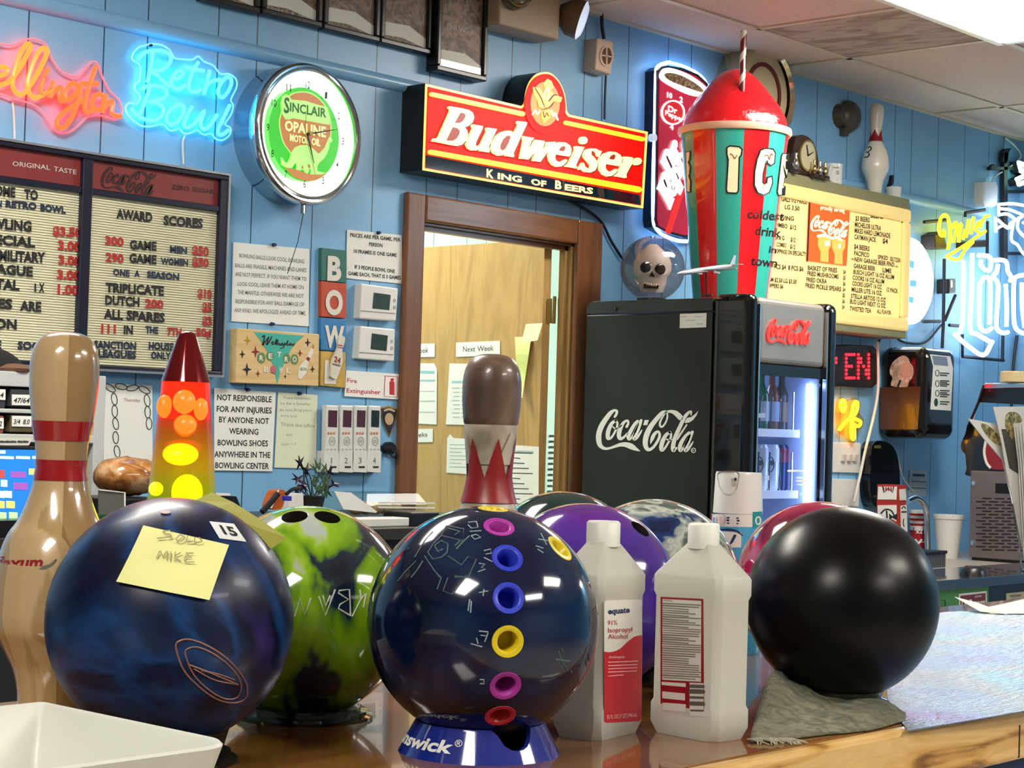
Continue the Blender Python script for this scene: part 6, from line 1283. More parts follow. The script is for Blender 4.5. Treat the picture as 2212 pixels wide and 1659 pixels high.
# ---- lava lamp
D = 1.95; p = onD(392, 1095, D); px = D/FPX; p.z = TOP; L0 = p.copy()
t = thing('lava_lamp', 'lava lamp with red cap, red wax and yellow blobs behind the blue ball', 'lava lamp', p)
zb_l = onD(390, 1110, D).z; zt_l = onD(398, 825, D).z; zcap = onD(402, 716, D).z
rb, rt_, rcap = 76*px, 51*px, 20*px
MB().lathe([(.05, 0), (.052, .004), (.034, .07), (.03, .09), (rb*.92, zb_l-TOP-.004), (rb*.92, zb_l-TOP), (0, zb_l-TOP)], p, 48).build('base', M('red lamp metal', '#6a0a10', .15, .6), t, smooth=True)
MB().lathe([(rt_+.001, zt_l-TOP), (rt_*.99, zt_l-TOP+.004), (rcap*1.15, zcap-TOP-.008), (rcap*.9, zcap-TOP-.002), (rcap*.5, zcap-TOP), (0, zcap-TOP)], p, 48).build('cap', M('deep red cap', '#7a0610', .1, .5, coat=.6), t, smooth=True)
LIQ = bpy.data.materials.new('glowing lamp liquid'); LIQ.use_nodes = True; nt = LIQ.node_tree; n = nt.nodes; b = n['Principled BSDF']
tc = n.new('ShaderNodeTexCoord'); sp = n.new('ShaderNodeSeparateXYZ'); nt.links.new(tc.outputs['Object'], sp.inputs[0])
mr = n.new('ShaderNodeMapRange'); mr.inputs[1].default_value = zb_l-TOP; mr.inputs[2].default_value = zt_l-TOP; nt.links.new(sp.outputs[2], mr.inputs[0])
rp = ramp_of(n, [(0, '#3a6a08'), (.12, '#8a9a0a'), (.4, '#a8860c'), (.62, '#a45c12'), (.74, '#b83418'), (1, '#e03a14')]); nt.links.new(mr.outputs[0], rp.inputs[0])
nt.links.new(rp.outputs[0], b.inputs['Base Color']); nt.links.new(rp.outputs[0], b.inputs['Emission Color']); b.inputs['Emission Strength'].default_value = .55
b.inputs['Roughness'].default_value = .08; b.inputs['Coat Weight'].default_value = .6
tr = n.new('ShaderNodeBsdfTransparent'); ms = n.new('ShaderNodeMixShader'); ms.inputs[0].default_value = .5
nt.links.new(rp.outputs[0], tr.inputs[0]); nt.links.new(tr.outputs[0], ms.inputs[1]); nt.links.new(b.outputs[0], ms.inputs[2]); nt.links.new(ms.outputs[0], n['Material Output'].inputs[0])
MB().lathe([(0, zb_l-TOP+.001), (rb, zb_l-TOP+.001), (rt_, zt_l-TOP), (0, zt_l-TOP)], p, 56).build('globe', LIQ, t, smooth=True)
YW = glow('yellow wax', '#ffee08', 6); OW = glow('orange wax', '#ff4a10', 2.1)
def wax(x, y, rx, ry, mat, d=0, nm='wax_blob'): q = onD(x, y, D-d); MB().sphere(q, rx*px, 20, (1, 1, ry/rx)).build(nm, mat, t, smooth=True)
wax(404, 1063, 33, 38, YW, .012); wax(337, 1056, 15, 15, YW, .02); wax(390, 981, 38, 24, YW, .012); wax(398, 868, 24, 26, OW, .025); wax(356, 878, 17, 25, OW, .02); wax(434, 884, 15, 24, OW, .02); wax(400, 918, 25, 25, OW, .02); wax(396, 965, 42, 16, glow('amber wax', '#c86a10', .8), -.01)
ztop_w = zt_l-TOP-.001; zw0 = onD(398, 905, D).z-TOP
MB().lathe([(0, zw0), (rt_*1.08, zw0), (rt_*.97, ztop_w), (0, ztop_w)], p, 40).build('wax_cap', glow('red orange wax', '#f02a12', 1.2), t, smooth=True)
# ---- alcohol bottles
BOT = bpy.data.materials.new('frosted bottle plastic'); BOT.use_nodes = True; nt = BOT.node_tree; n = nt.nodes; b = n['Principled BSDF']
b.inputs['Base Color'].default_value = lin('#dcdcd2'); b.inputs['Roughness'].default_value = .38
tl = n.new('ShaderNodeBsdfTranslucent'); tl.inputs[0].default_value = lin('#e2e2da'); ms = n.new('ShaderNodeMixShader'); ms.inputs[0].default_value = .4
nz = n.new('ShaderNodeTexNoise'); nz.inputs['Scale'].default_value = 20; bp = n.new('ShaderNodeBump'); bp.inputs['Strength'].default_value = .05; nt.links.new(nz.outputs[0], bp.inputs['Height']); nt.links.new(bp.outputs[0], b.inputs['Normal'])
nt.links.new(b.outputs[0], ms.inputs[1]); nt.links.new(tl.outputs[0], ms.inputs[2]); nt.links.new(ms.outputs[0], n['Material Output'].inputs[0])
def bottle(near, ang, wl, wr, zsh, ztop, capw, capx, lab, capm):
    """near: photo px of the near bottom corner; faces run wl to the left-away and wr to the right-away"""
    q = cpt(*near); fh = V((_f.x, _f.y, 0)).normalized(); rh = V((_r.x, _r.y, 0)).normalized()
    e1 = (-rh*math.cos(ang)+fh*math.sin(ang)); e2 = (rh*math.sin(ang)+fh*math.cos(ang)); c = q+e1*wl/2+e2*wr/2
    t = thing('alcohol_bottle', lab, 'bottle', (c.x, c.y, TOP), 'translucent white bottles on the counter')
    def loop(sx, sy, z, ch):
        P = []
        for a, b_ in ((1, 1), (1, -1), (-1, -1), (-1, 1)):
            hx_, hy_ = wl/2*sx, wr/2*sy; k = [(a*hx_, b_*(hy_-ch)), (a*(hx_-ch), b_*hy_)]
            P += k if a*b_ < 0 else k[::-1]
        return [c+e1*x+e2*y+V((0, 0, z)) for x, y in P]
    Ls = [loop(.84, .84, 0, .010), loop(.9, .9, .0, .008), loop(1, 1, .012, .006), loop(1, 1, .030, .006), loop(.965, .965, .034, .007), loop(.965, .965, zsh-.024, .007), loop(1, 1, zsh-.019, .006), loop(1, 1, zsh-.003, .006), loop(.97, .97, zsh, .007)]
    rn = capw*.42
    m = MB(); vs = [x for l in Ls for x in l]
    def circ(r, z): return [c+e1*(r*math.cos(a))+e2*(r*math.sin(a))+V((0, 0, z)) for a in [math.atan2(b2, a2) for a2, b2 in ((1,.35),(.35,1))] ]
    ang8 = [math.atan2((p_-c).dot(e2), (p_-c).dot(e1)) for p_ in Ls[7]]
    for r, z in ((rn*1.25, zsh+.030), (rn, zsh+.034), (rn, ztop-.016)): vs += [c+e1*(r*math.cos(a))+e2*(r*math.sin(a))+V((0, 0, z)) for a in ang8]
    nl = len(Ls)+3; fs = [(i*8+k, i*8+(k+1) % 8, (i+1)*8+(k+1) % 8, (i+1)*8+k) for i in range(nl-1) for k in range(8)]+[tuple(reversed(range(8))), tuple((nl-1)*8+k for k in range(8))]
    m.add(vs, fs); m.build('bottle', BOT, t, smooth=True, bevel=.0015)
    MB().lathe([(rn, ztop-.026), (capw/2, ztop-.025), (capw/2, ztop-.002), (capw/2-.002, ztop), (0, ztop)], (c.x, c.y, TOP), 36).build('cap', capm, t, smooth=True)
    return t, Flat(q, -e1, (0, 0, 1)), Flat(q, e2, (0, 0, 1)), e1, e2, q
CAPM = M('frosted white cap', '#dedfd6', .4, var=.02)
A1 = math.radians(47)
t, FL, FR_, e1, e2, q = bottle((1545, 1608), A1, .092, .055, .162, .213, .032, 0, 'white translucent bottle showing its drug facts label, right of the pair', CAPM)
zl = Z(1160, 1040, 2.68); LS = Plane(q+e2*.0009, e1.cross(V((0, 0, 1))) if e1.cross(V((0,0,1))).dot(EYE-q) > 0 else -e1.cross(V((0, 0, 1))))
MB().poly(LS, zl, [(715,668),(960,680),(965,1365),(880,1360),(870,1352),(715,1335)], 0, .0008).build('label', M('red label border', '#8c1420', .4, var=0), t)
LS2 = Plane(LS.o+LS.n*.0008, LS.n)
m = MB(); m.poly(LS2, zl, [(727,680),(950,692),(948,1160),(725,1148)], 0, .0004).poly(LS2, zl, [(722,1160),(860,1168),(860,1190),(722,1178)], 0, .0004).poly(LS2, zl, [(725,1215),(856,1228),(856,1268),(725,1255)], 0, .0004).poly(LS2, zl, [(727,1280),(860,1290),(860,1335),(727,1322)], 0, .0004).poly(LS2, zl, [(884,1165),(963,1168),(963,1362),(884,1355)], 0, .0004); m.build('label_field', M('label grey white', '#cfcfc6', .5, var=.03), t)
m = MB(); random.seed(3)
for k in range(34):
    y = 705+k*13; x1_ = 945-random.choice((0, 0, 10, 30, 70)); m.rib(LS2, zl, [(730, y, random.choice((5, 7, 7, 9))), (x1_, y+11, 6)], .0004, .0007, smooth=False)
m.text(LS2, zl, 'Drug Facts', (733,692), (785,695), 12, .0006, .01)
m.build('small_print', M('label small print', '#77766a', .6, var=0), t)
m = MB(); [m.rib(LS2, zl, [(890, y, w_), (960, y+2, w_)], .0004, .0007, smooth=False) for y, w_ in ((1185,20),(1215,26),(1250,14),(1285,24),(1325,10))]; m.build('barcode_print', M('label dark print', '#56554e', .6, var=0), t)
A2 = math.radians(33)
t, FL, FR_, e1, e2, q = bottle((1292, 1605), A2, .055, .092, .162, .213, .034, 0, 'white translucent rubbing alcohol bottle with a red and white front label', CAPM)
nn_ = e2.cross(V((0, 0, 1))); nn_ = nn_ if nn_.dot(EYE-q) > 0 else -nn_
LS = Plane(q+e1*.0009, nn_); LS2 = Plane(LS.o+nn_*.0006, nn_)
MB().poly(LS, zl, [(390,700),(400,690),(595,683),(607,690),(610,880),(605,1370),(595,1388),(400,1398),(388,1390)], 0, .0006).build('label', M('label white', '#e0e0da', .4, var=.02), t)
q2 = spline([(389,985),(430,988),(480,970),(530,925),(570,897),(609,890)], 4)
MB().poly(LS2, zl, [(a.x, a.y) for a in q2]+[(605,1370),(595,1388),(400,1398),(388,1390)], 0, .0004).build('red_field', M('label red', '#c01c30', .35, var=.05), t)
LS3 = Plane(LS2.o+nn_*.0004, nn_)
m = MB(); m.text(LS2, zl, 'equate', (412,768), (537,758), 34, .0004, .03); m.build('brand_lettering', M('label navy', '#1c2c5c', .4, var=0), t)
m = MB(); m.text(LS2, zl, '91%', (410,832), (465,830), 28, .0004, .0).text(LS2, zl, 'Isopropyl', (412,875), (552,868), 28, .0004, .01).text(LS2, zl, 'Alcohol', (412,912), (525,908), 28, .0004, .01); m.build('red_lettering', M('label red lettering', '#b83838', .5, var=0), t)
m = MB(); m.text(LS3, zl, 'Antiseptic', (415,1024), (508,1022), 16, .0003, .02)
for y, x1_ in ((1045,584),(1065,578),(1083,580),(1102,575),(1125,500)): m.rib(LS3, zl, [(415, y+2, 5), (x1_, y-5, 5)], .0, .0003, smooth=False)
m.text(LS3, zl, '32 FL OZ (1 QT) 946 mL', (405,1375), (580,1360), 22, .0003, .02); m.build('white_lettering', M('label pale pink', '#e6b0b4', .5, var=0), t)
# ---- disinfectant spray can
D = 2.6; p = onD(1594, 1100, D); p.z = TOP; px = D/FPX; r = 54*px; ztop = onD(1594, 1020, D).z; zc1 = onD(1594, 1102, D).z
t = thing('spray_can', 'disinfectant spray can with a white cap and light blue label behind the bottles', 'spray can', p)
MB().lathe([(0, 0), (r*.95, 0), (r, .004), (r, zc1-TOP-.012), (r*.97, zc1-TOP-.004), (0, zc1-TOP)], p, 48).build('can', M('light blue can', '#3fa0cc', .25, coat=.3), t, smooth=True)
MB().lathe([(r*1.0, zc1-TOP-.004), (r*.99, zc1-TOP+.002), (r*.93, ztop-TOP-.004), (r*.9, ztop-TOP), (0, ztop-TOP)], p, 48).build('cap', M('glossy white cap', '#dfe0da', .3, coat=.3, var=.02), t, smooth=True)
RS = Round(p.x, p.y, TOP, r, zc1, r); RK = Round(p.x, p.y, zc1, r*.99, ztop, r*.93); zy = Z(1480, 960, 6.38)
MB().patch(RS, zy, [(370,955),(925,968),(925,1140),(370,1130)], 10, 3, .0006).build('white_band', M('label white'), t, smooth=True)
MB().patch(RS, zy, [(930,930),(1060,925),(1055,1130),(928,1150)], 6, 3, .0006).build('teal_patch', M('label teal', '#1f8f94', .4), t, smooth=True)
MB().patch(RS, zy, [(400,1190),(775,1210),(770,1420),(400,1420)], 8, 4, .0006).build('white_panel', M('label white'), t, smooth=True)
m = MB(); m.rib(RS, zy, [(480,1175,20),(620,1175,34),(720,1200,28),(790,1255,10)], .0006, .001).rib(RS, zy, [(610,1390,10),(650,1330,36),(690,1250,34),(680,1290,20),(640,1360,16)], .0007, .001); m.build('navy_swoosh', M('label navy'), t)
m = MB(); m.poly(RS, zy, [(a.x, a.y) for a in spline([(380,965),(500,955),(550,985),(555,1060),(530,1110),(380,1112)], 3, True)], .0007, .001); m.build('red_badge', M('can badge red', '#b03058', .4), t)
m = MB(); m.text(RS, zy, '10', (420,1090), (530,1090), 100, .0012, .03); m.build('badge_lettering', M('badge pink', '#e8c0cc', .4), t)
m = MB(); [m.rib(RS, zy, [(585, y, w_), (745-(y % 3)*8, y+6, w_)], .0007, .001, smooth=False) for y, w_ in ((1010,22),(1045,28),(1085,18))]; m.build('print', M('label navy'), t)
m = MB(); m.ring(RS, zy, 1000, 1050, 42, 60, 20, .0007, .001, 20); m.build('round_print', M('label white'), t)
MB().poly(RK, zy, [(a.x, a.y) for a in spline([(470,380),(730,380),(735,520),(700,640),(600,690),(500,640),(460,520)], 4, True)], .0, .0009).build('nozzle_recess', M('cap shade', '#b9bab2', .35), t)
MB().poly(RK, zy, [(640,470),(700,465),(700,560),(650,570)], .0009, .003).build('nozzle', M('cap shade'), t); MB().disc(RK, zy, 697, 480, 16, 24, .003, .0036, 12).build('nozzle_hole', INK, t)
# ---- white tray at the lower left
tz = 1.39-.2245; A_ = onZ(70, 1517, tz); B_ = onZ(520, 1596, tz)
t = thing('plastic_tray', 'off white plastic tray with raised sides in the lower left corner', 'tray', ((A_.x-.25), (A_.y+B_.y)/2, TOP)); TR = M('off white tray plastic', '#cdcfc6', .4, var=.02)
x1_, y1_, y0_ = (A_.x+B_.x)/2, A_.y, B_.y-.012; x0_ = x1_-.5; hz = tz-TOP
m = MB(); NC = 8; rc = .03
def rr_(ins, z, mat=None):
    P = []
    for cx_, cy_, a0 in ((x1_-ins-rc, y0_+ins+rc, -PI/2), (x1_-ins-.006, y1_-ins-.006, 0), (x0_+ins+rc, y1_-ins-rc, PI/2), (x0_+ins+rc, y0_+ins+rc, PI)):
        rr__ = .006 if a0 == 0 else rc
        P += [(cx_+rr__*math.cos(a0+PI/2*i/NC), cy_+rr__*math.sin(a0+PI/2*i/NC), z) for i in range(NC+1)]
    return P
loops = [rr_(.018, TOP+.0), rr_(.0, tz-.002), rr_(.0015, tz), rr_(.004, tz-.002), rr_(.020, TOP+.003)]
n_ = len(loops[0]); vs = [p_ for l in loops for p_ in l]; fs = [(i*n_+k, i*n_+(k+1) % n_, (i+1)*n_+(k+1) % n_, (i+1)*n_+k) for i in range(len(loops)-1) for k in range(n_)]+[tuple(reversed(range(n_))), tuple((len(loops)-1)*n_+k for k in range(n_))]
m.add(vs, fs); m.build('tray', TR, t, smooth=True)
# ---- grey cloth under the black ball
FOLD = bpy.data.textures.new('cloth folds', 'CLOUDS'); FOLD.noise_scale = .03
t = thing('cloth', 'frayed grey green cleaning cloth under the black ball at the counter edge', 'cloth', cpt(1780, 1560))
CLM = swirl('grey green terry cloth', [(.3, '#45473a'), (.5, '#5f5f4e'), (.7, '#7a7864')], scale=60, dist=1, rough=.95, coat=0, bump=.8)
from mathutils import noise
vs = []; fs = []; nx, ny = 46, 26; rowsq = []
fr_ = spline([(1620,1606),(1650,1604),(1700,1600),(1780,1590),(1880,1580),(1955,1560)], 8); bk = spline([(1636,1540),(1670,1510),(1720,1490),(1800,1500),(1880,1520),(1957,1545)], 8); nx = len(fr_)-1
for j in range(ny+1):
    for i in range(nx+1):
        b_ = j/ny; a_ = i/nx; x = fr_[i].x*(1-b_)+bk[i].x*b_; y = fr_[i].y*(1-b_)+bk[i].y*b_; q = cpt(x, y)
        e_d = min(b_*3, 1, (1-a_)*6, a_*8+.2); w_ = noise.noise(V((q.x*22, q.y*22, 1)))*.5+noise.noise(V((q.x*60, q.y*60, 4)))*.25+.5
        hump = .030*math.exp(-((a_-.28)/.22)**2-((b_-.8)/.4)**2)
        dist = math.hypot(q.x-black_c.x, q.y-black_c.y); lim = max(.002, black_c.z-math.sqrt(max(0, R0*R0-dist*dist))-TOP-.004) if dist < R0 else 1
        vs.append(q+V((0, 0, min(.0015+e_d*(.004+.012*w_)+hump*e_d, lim))))
for j in range(ny):
    for i in range(nx): fs.append((j*(nx+1)+i, j*(nx+1)+i+1, (j+1)*(nx+1)+i+1, (j+1)*(nx+1)+i))
MB().add(vs, fs).build('cloth', CLM, t, smooth=True, solid=.0015)
m = MB(); random.seed(5)
for k in range(34):
    x = 1620+random.random()*90; q = cpt(x, 1602+random.random()*4); m.tube([q+V((0, .004, .003)), q+V((random.uniform(-.006, .006), -.004, .004)), q+V((random.uniform(-.012, .012), -.01-random.random()*.006, .001))], .0006, 4)
m.build('frayed_edge', M('pale thread', '#a8a690', .9), t)
# ---- crinkled iridescent film on the counter and papers
FM = bpy.data.materials.new('iridescent film'); FM.use_nodes = True; nt = FM.node_tree; n = nt.nodes; b = n['Principled BSDF']
b.inputs['Base Color'].default_value = lin('#b6bccc'); b.inputs['Metallic'].default_value = .85; b.inputs['Roughness'].default_value = .25
tc = n.new('ShaderNodeTexCoord'); mp = n.new('ShaderNodeMapping'); mp.inputs['Scale'].default_value = (14, 60, 1); nz = n.new('ShaderNodeTexNoise'); nz.inputs['Scale'].default_value = 3; nz.inputs['Detail'].default_value = 4
nt.links.new(tc.outputs['Object'], mp.inputs[0]); nt.links.new(mp.outputs[0], nz.inputs['Vector'])
bp = n.new('ShaderNodeBump'); bp.inputs['Strength'].default_value = .8; bp.inputs['Distance'].default_value = .012; nt.links.new(nz.outputs[0], bp.inputs['Height']); nt.links.new(bp.outputs[0], b.inputs['Normal'])
b.inputs['Thin Film Thickness'].default_value = 380; b.inputs['Thin Film IOR'].default_value = 1.6
n2 = n.new('ShaderNodeTexNoise'); n2.inputs['Scale'].default_value = 3.2; nt.links.new(tc.outputs['Object'], n2.inputs['Vector']); rp = ramp_of(n, [(.3, '#a99be0'), (.42, '#a4c6e8'), (.52, '#b9c4ce'), (.62, '#9fd4ec'), (.72, '#d8acc8')]); nt.links.new(n2.outputs[0], rp.inputs[0]); nt.links.new(rp.outputs[0], b.inputs['Base Color'])
t = thing('plastic_film', 'shiny iridescent crinkled plastic film lying over the right end of the counter', 'plastic film', cpt(2080, 1450))
ed = [(1918,1512),(1935,1530),(1958,1548),(1948,1560),(1962,1578),(2000,1571),(2110,1553),(2260,1527),(2330,1500),(2300,1310),(2040,1322),(1990,1330),(1900,1345)]
MB().poly(CT, ID, ed, 0, .0012).build('film', FM, t)
t = thing('paper_stack', 'loose white papers on the far edge of the counter by the film', 'papers', cpt(2140, 1318))
pq = [(2052,1304),(2110,1324),(2150,1325),(2225,1310),(2225,1296),(2180,1306),(2120,1308)]
def lift(P, h): return [q+V((0, 0, z)) for q, z in zip([cpt(x, y) for x, y in P], h)]
m = MB(); a = [V(q) for q in lift([(2110,1322),(2230,1314),(2260,1330),(2140,1328)], (.004, .02, .004, .002))]; m.add(a, [(0, 1, 2, 3)]); b_ = lift([(2062,1316),(2118,1326),(2175,1330),(2110,1316)], (.022, .004, .003, .012)); m.add(b_, [(0, 1, 2, 3)]); m.build('sheets', M('cream sheet', '#e4e6d2', .6, var=.02), t, solid=.0008)
# note curling up behind the blue ball, back-lit shade put into its olive colour
t = thing('sticky_note', 'olive shaded back of a sticky note curling up behind the top right of the blue ball', 'sticky note', onD(530, 1110, 1.64)); OC = M('shaded olive note back', '#8e8e36', .7, var=.04)
lo_ = [onD(x, y, 1.634) for x, y in ((420, 1081), (470, 1096), (530, 1131), (585, 1186))]; hi_ = [onD(x, y, d_) for x, y, d_ in ((458, 1064, 1.67), (505, 1086, 1.67), (565, 1124, 1.66), (620, 1162, 1.65))]
MB().add(lo_+hi_, [(i_, i_+1, 5+i_, 4+i_) for i_ in range(3)]).build('note', OC, t, solid=.0004)
# ================================================================ BACK COUNTER, LEFT: till and clutter under the letter board
DZ = 1.14; DF = 3.3
t = thing('back_desk', 'dark back counter along the wall under the letter board and notices', 'counter', (2.6, 3.65, 0)); DKW = M('dark laminate', '#2a2622', .4, var=.1)
MB().box(.6, 4.0, DF, W-.002, DZ-.03, DZ).build('desktop', DKW, t, bevel=.003)
MB().box(.65, 3.95, DF+.05, W-.002, 0, DZ-.03).build('cabinet', M('dark navy cabinet', '#14161e', .5), t)
def on(x, y, Y=3.7): p = onY(x, y, Y); p.z = DZ; return p
YP_ = lambda Y: Plane((0, Y, 0), (0, -1, 0))
# parts organizer
S = YP_(3.72); t = thing('parts_organizer', 'white drawer organizer with fraction labels behind the big varnished pin', 'drawer cabinet', on(100, 1000, 3.8)); ORG = M('grey white organizer', '#b9bcbc', .4)
xr = S.pt(225, 950).x; xl = S.pt(-160, 950).x; zt_ = S.pt(100, 806).z
m = MB(); m.box(xr-.03, xr, 3.72, 3.98, DZ, zt_).box(xl, xl+.03, 3.72, 3.98, DZ, zt_).box(xl+.03, xr-.03, 3.72, 3.98, zt_-.035, zt_).box(xl+.03, xr-.03, 3.97, 3.98, DZ, zt_-.035)
zr_ = [S.pt(50, y).z for y in (836, 884, 893, 938, 948)]
m.box(xl+.03, xr-.03, 3.72, 3.97, zr_[2], zr_[1]).box(xl+.03, xr-.03, 3.72, 3.97, zr_[4]-.008, zr_[3]); m.build('case', ORG, t, bevel=.002)
for (xa, xb), (ya, yb), tx, fc, q in (((-60,14),(840,882),'41/64','dark', (-26,860)), ((26,150),(840,882),'47/64','dark',(30,872)), ((-60,10),(896,936),'42','brick',(-8,922)), ((26,150),(896,936),'3/4  8.0','umber',(30,918))):
    a, b = S.pt(xa, ya), S.pt(xb, yb); col = {'dark': '#3a3d42', 'brick': '#8a4a44', 'umber': '#5c5240'}[fc]
    dr = MB().box(a.x, b.x, 3.725, 3.95, b.z, a.z).build('drawer', M(fc+' drawer', col, .3), t, bevel=.003)
    S2 = YP_(3.7235); x0, y0 = (q[0]-4, q[1]-20) ; w_ = 42 if tx != '42' else 20
    MB().poly(S2, ID, [(x0,y0),(x0+w_,y0+1),(x0+w_,y0+24),(x0,y0+23)], 0, .001).build('label', PAPER, dr)
    m = MB(); m.text(S2, ID, tx, (x0+3,y0+18), (x0+w_-4,y0+18.5), 11, .0015, .02, .2); m.build('label_lettering', INK, dr)
m = MB(); S2 = YP_(3.70); t2 = thing('label_strip', 'white printed label strip in front of the drawer organizer', 'label', S2.pt(30, 962)); MB().poly(S2, ID, [(-40,945),(72,946),(62,962),(-40,962)], 0, .002).build('strip', M('label grey white', '#cfcfc6', .5), t2)
[m.rib(S2, ID, [(x, 954, 5), (x+8, 954.5, 4)], .002, .0026, smooth=False) for x in (2, 14, 26, 40, 52)]; m.build('print', PBK, t2)
t = thing('cap', 'black cloth cap lying on top of the drawer organizer', 'cap', (xr-.30, 3.85, zt_)); p = S.pt(24, 806); MB().sphere((p.x, 3.85, zt_), .1, 16, (1.1, .8, .62)).build('crown', M('black cloth', '#0c0c0e', .9), t, smooth=True)
for v_ in bpy.data.objects[t.name].children: 
    for q in v_.data.vertices: q.co.z = max(q.co.z, 0)
t = thing('folded_cloth', 'brown and blue folded cloth beside the black cap on the organizer', 'cloth', (S.pt(52, 806).x, 3.77, zt_)); MB().lathe([(0, 0), (.035, 0), (.038, .008), (.02, .018), (0, .02)], (S.pt(48, 806).x, 3.75, zt_), 20).build('cloth', M('brown cloth', '#6a4a34', .9), t, smooth=True)
# till screen
t = thing('till_screen', 'blue till touch screen with coloured keys behind the big varnished pin', 'touch screen', on(20, 1100, 3.4)); S = Plane((0, 3.27, 1.2), (.05, -1, .08))
MB().poly(S, ID, [(-150,955),(96,965),(96,1142),(-150,1150)], -.03, 0).build('housing', BLACK, t, bevel=.004)
MB().poly(S, ID, [(-145,969),(90,972),(84,1134),(-145,1140)], 0, .001).build('screen', M('lit blue screen', '#1a62c0', .2, emit=.55, ecol='#2a78dc', var=0), t)
def keys(cc, e, L_, nm):
    for x, y, w_, h_ in L_: MB().poly(S, ID, [(x, y), (x+w_, y+1), (x+w_, y+h_), (x, y+h_-1)], .001, .0018).build(nm, M(nm.replace('_', ' '), cc, .3, emit=e, ecol=cc, var=0), t)
keys('#bcdce8', .6, [(-60,972,72,8),(0,985,30,7),(35,985,30,7),(70,985,18,7)], 'pale_key'); keys('#b0453c', .5, [(-8,1015,18,18)], 'red_key'); keys('#8a4fa0', .5, [(24,1018,32,14),(30,1042,30,16)], 'violet_key'); keys('#f0d860', .6, [(63,1012,20,14),(-6,1082,16,16),(14,1082,18,16)], 'yellow_key'); keys('#9fe08a', .6, [(-4,1106,18,16),(20,1106,18,16)], 'green_key'); keys('#a9d4f4', .6, [(-4,1060,14,16),(8,1060,18,16),(2,1036,14,16)], 'blue_key')
MB().box(S.pt(-60,1140).x, S.pt(60,1140).x, 3.305, 3.40, DZ, S.pt(0,1120).z).build('foot', BLACK, t)
# chain drawing and bread bag
t = sheet('chain_drawing', 'white sheet with a hand drawn chain border, behind the lava lamp', [(226,828),(329,833),(330,1000),(224,1000)], .006, 'drawing'); S = wall(.006); m = MB()
for x, y, a in ((238,838,.6),(262,835,.2),(286,838,-.2),(312,842,.5),(247,862,1.4),(248,888,1.5),(250,915,1.4),(250,945,1.5),(253,975,1.4),(318,865,1.4),(319,890,1.5),(322,915,1.5)):
    m.neon(S, ID, [(x+13*math.cos(t_)*math.cos(a)-6*math.sin(t_)*math.sin(a), y+13*math.cos(t_)*math.sin(a)+6*math.sin(t_)*math.cos(a)) for t_ in [2*PI*k/10 for k in range(10)]], .0011, .0008, 2, True)
m.build('chain_lettering', INK, t); lines_of(t, S, [('Thursday', (267,867),(303,868),7)], .0006, M('brown pencil', '#8a4438', .7, var=0), 'lettering', .0)
BAG = swirl('bread in a clear bag', [(.35, '#6a3a16'), (.5, '#a06a34'), (.62, '#c29a6c'), (.72, '#b0a8a0')], scale=14, dist=1.5, rough=.25, coat=.4, bump=.4)
t = thing('bread_bag', 'brown bread loaf in a clear crinkled bag left of the lava lamp', 'bread bag', on(270, 1060, 3.55)); p = on(276, 1030, 3.55); k_ = (p-EYE).dot(_f)/FPX
bx_h = onY(276, 1066, 3.55).z
vs = []; fs = []; n1, n2 = 22, 14
for j in range(n2+1):
    for i in range(n1):
        a = 2*PI*i/n1; u = -1+2*j/n2; rr_b = math.sqrt(max(.02, 1-abs(u)**3))*(1+.12*noise.noise(V((math.cos(a)*2, math.sin(a)*2, u*4)))); vs.append(V((p.x+u*64*k_*1.15, 3.55+.07*rr_b*math.cos(a), bx_h+.040+.045*rr_b*math.sin(a))))
fs = [(j*n1+i, j*n1+(i+1) % n1, (j+1)*n1+(i+1) % n1, (j+1)*n1+i) for j in range(n2) for i in range(n1)]+[tuple(range(n1)), tuple(n2*n1+i for i in range(n1))]
MB().add(vs, fs).build('bag', BAG, t, smooth=True)
zb_ = min(v_.z for v_ in vs)
t = thing('equipment_box', 'black box under the bread bag behind the lava lamp', 'box', on(300, 1100, 3.55)); a, b = YP_(3.46).pt(262, 1068), YP_(3.46).pt(330, 1068); MB().box(a.x-.05, b.x+.05, 3.46, 3.64, DZ, zb_).build('box', BLACK, t, bevel=.004)
t = thing('monitor', 'black monitor top with a white edge right of the lava lamp', 'monitor', on(480, 1090, 3.5)); S = YP_(3.48); MB().poly(S, ID, [(440,1070),(512,1072),(520,1092),(520,1150),(440,1150)], -.02, 0).build('housing', BLACK, t, bevel=.003); MB().poly(S, ID, [(440,1064),(498,1066),(497,1071),(440,1070)], -.015, .002).build('white_edge', WHITE, t)
t = thing('grey_panel', 'grey panel with white edging standing between the big pin and the lava lamp', 'panel', on(240, 1130, 3.42)); S = YP_(3.42); q = [(214,1058),(270,1064),(271,1150),(214,1150)]; MB().poly(S, ID, q, 0, .004).build('panel', M('panel grey', '#5b5a54', .5), t); m = MB(); m.rib(S, ID, [(216,1058,3),(270,1064,3),(271,1150,3)], .004, .006, smooth=False); m.build('edging', WHITE, t)
t = thing('glass_dome', 'pale green glass dome beside the big pin', 'glass dome', on(215, 1120, 3.36)); p = on(205, 1110, 3.36); k_ = (p-EYE).dot(_f)/FPX; MB().lathe([(46*k_*math.cos(PI/2*i/12), 44*k_*math.sin(PI/2*i/12)) for i in range(13)], p, 32).build('dome', clear('green glass', '#b8d8c8', .06), t, smooth=True)
t = thing('green_felt', 'dark green felt covered block beside the big pin', 'block', (2.36, 3.2, DZ)); a, b = YP_(3.31).pt(150, 1112), YP_(3.31).pt(262, 1116); MB().box(a.x, b.x, 3.305, 3.325, DZ, a.z).build('block', M('green felt', '#16401e', .95), t)
t2 = t; t.location.z = DZ
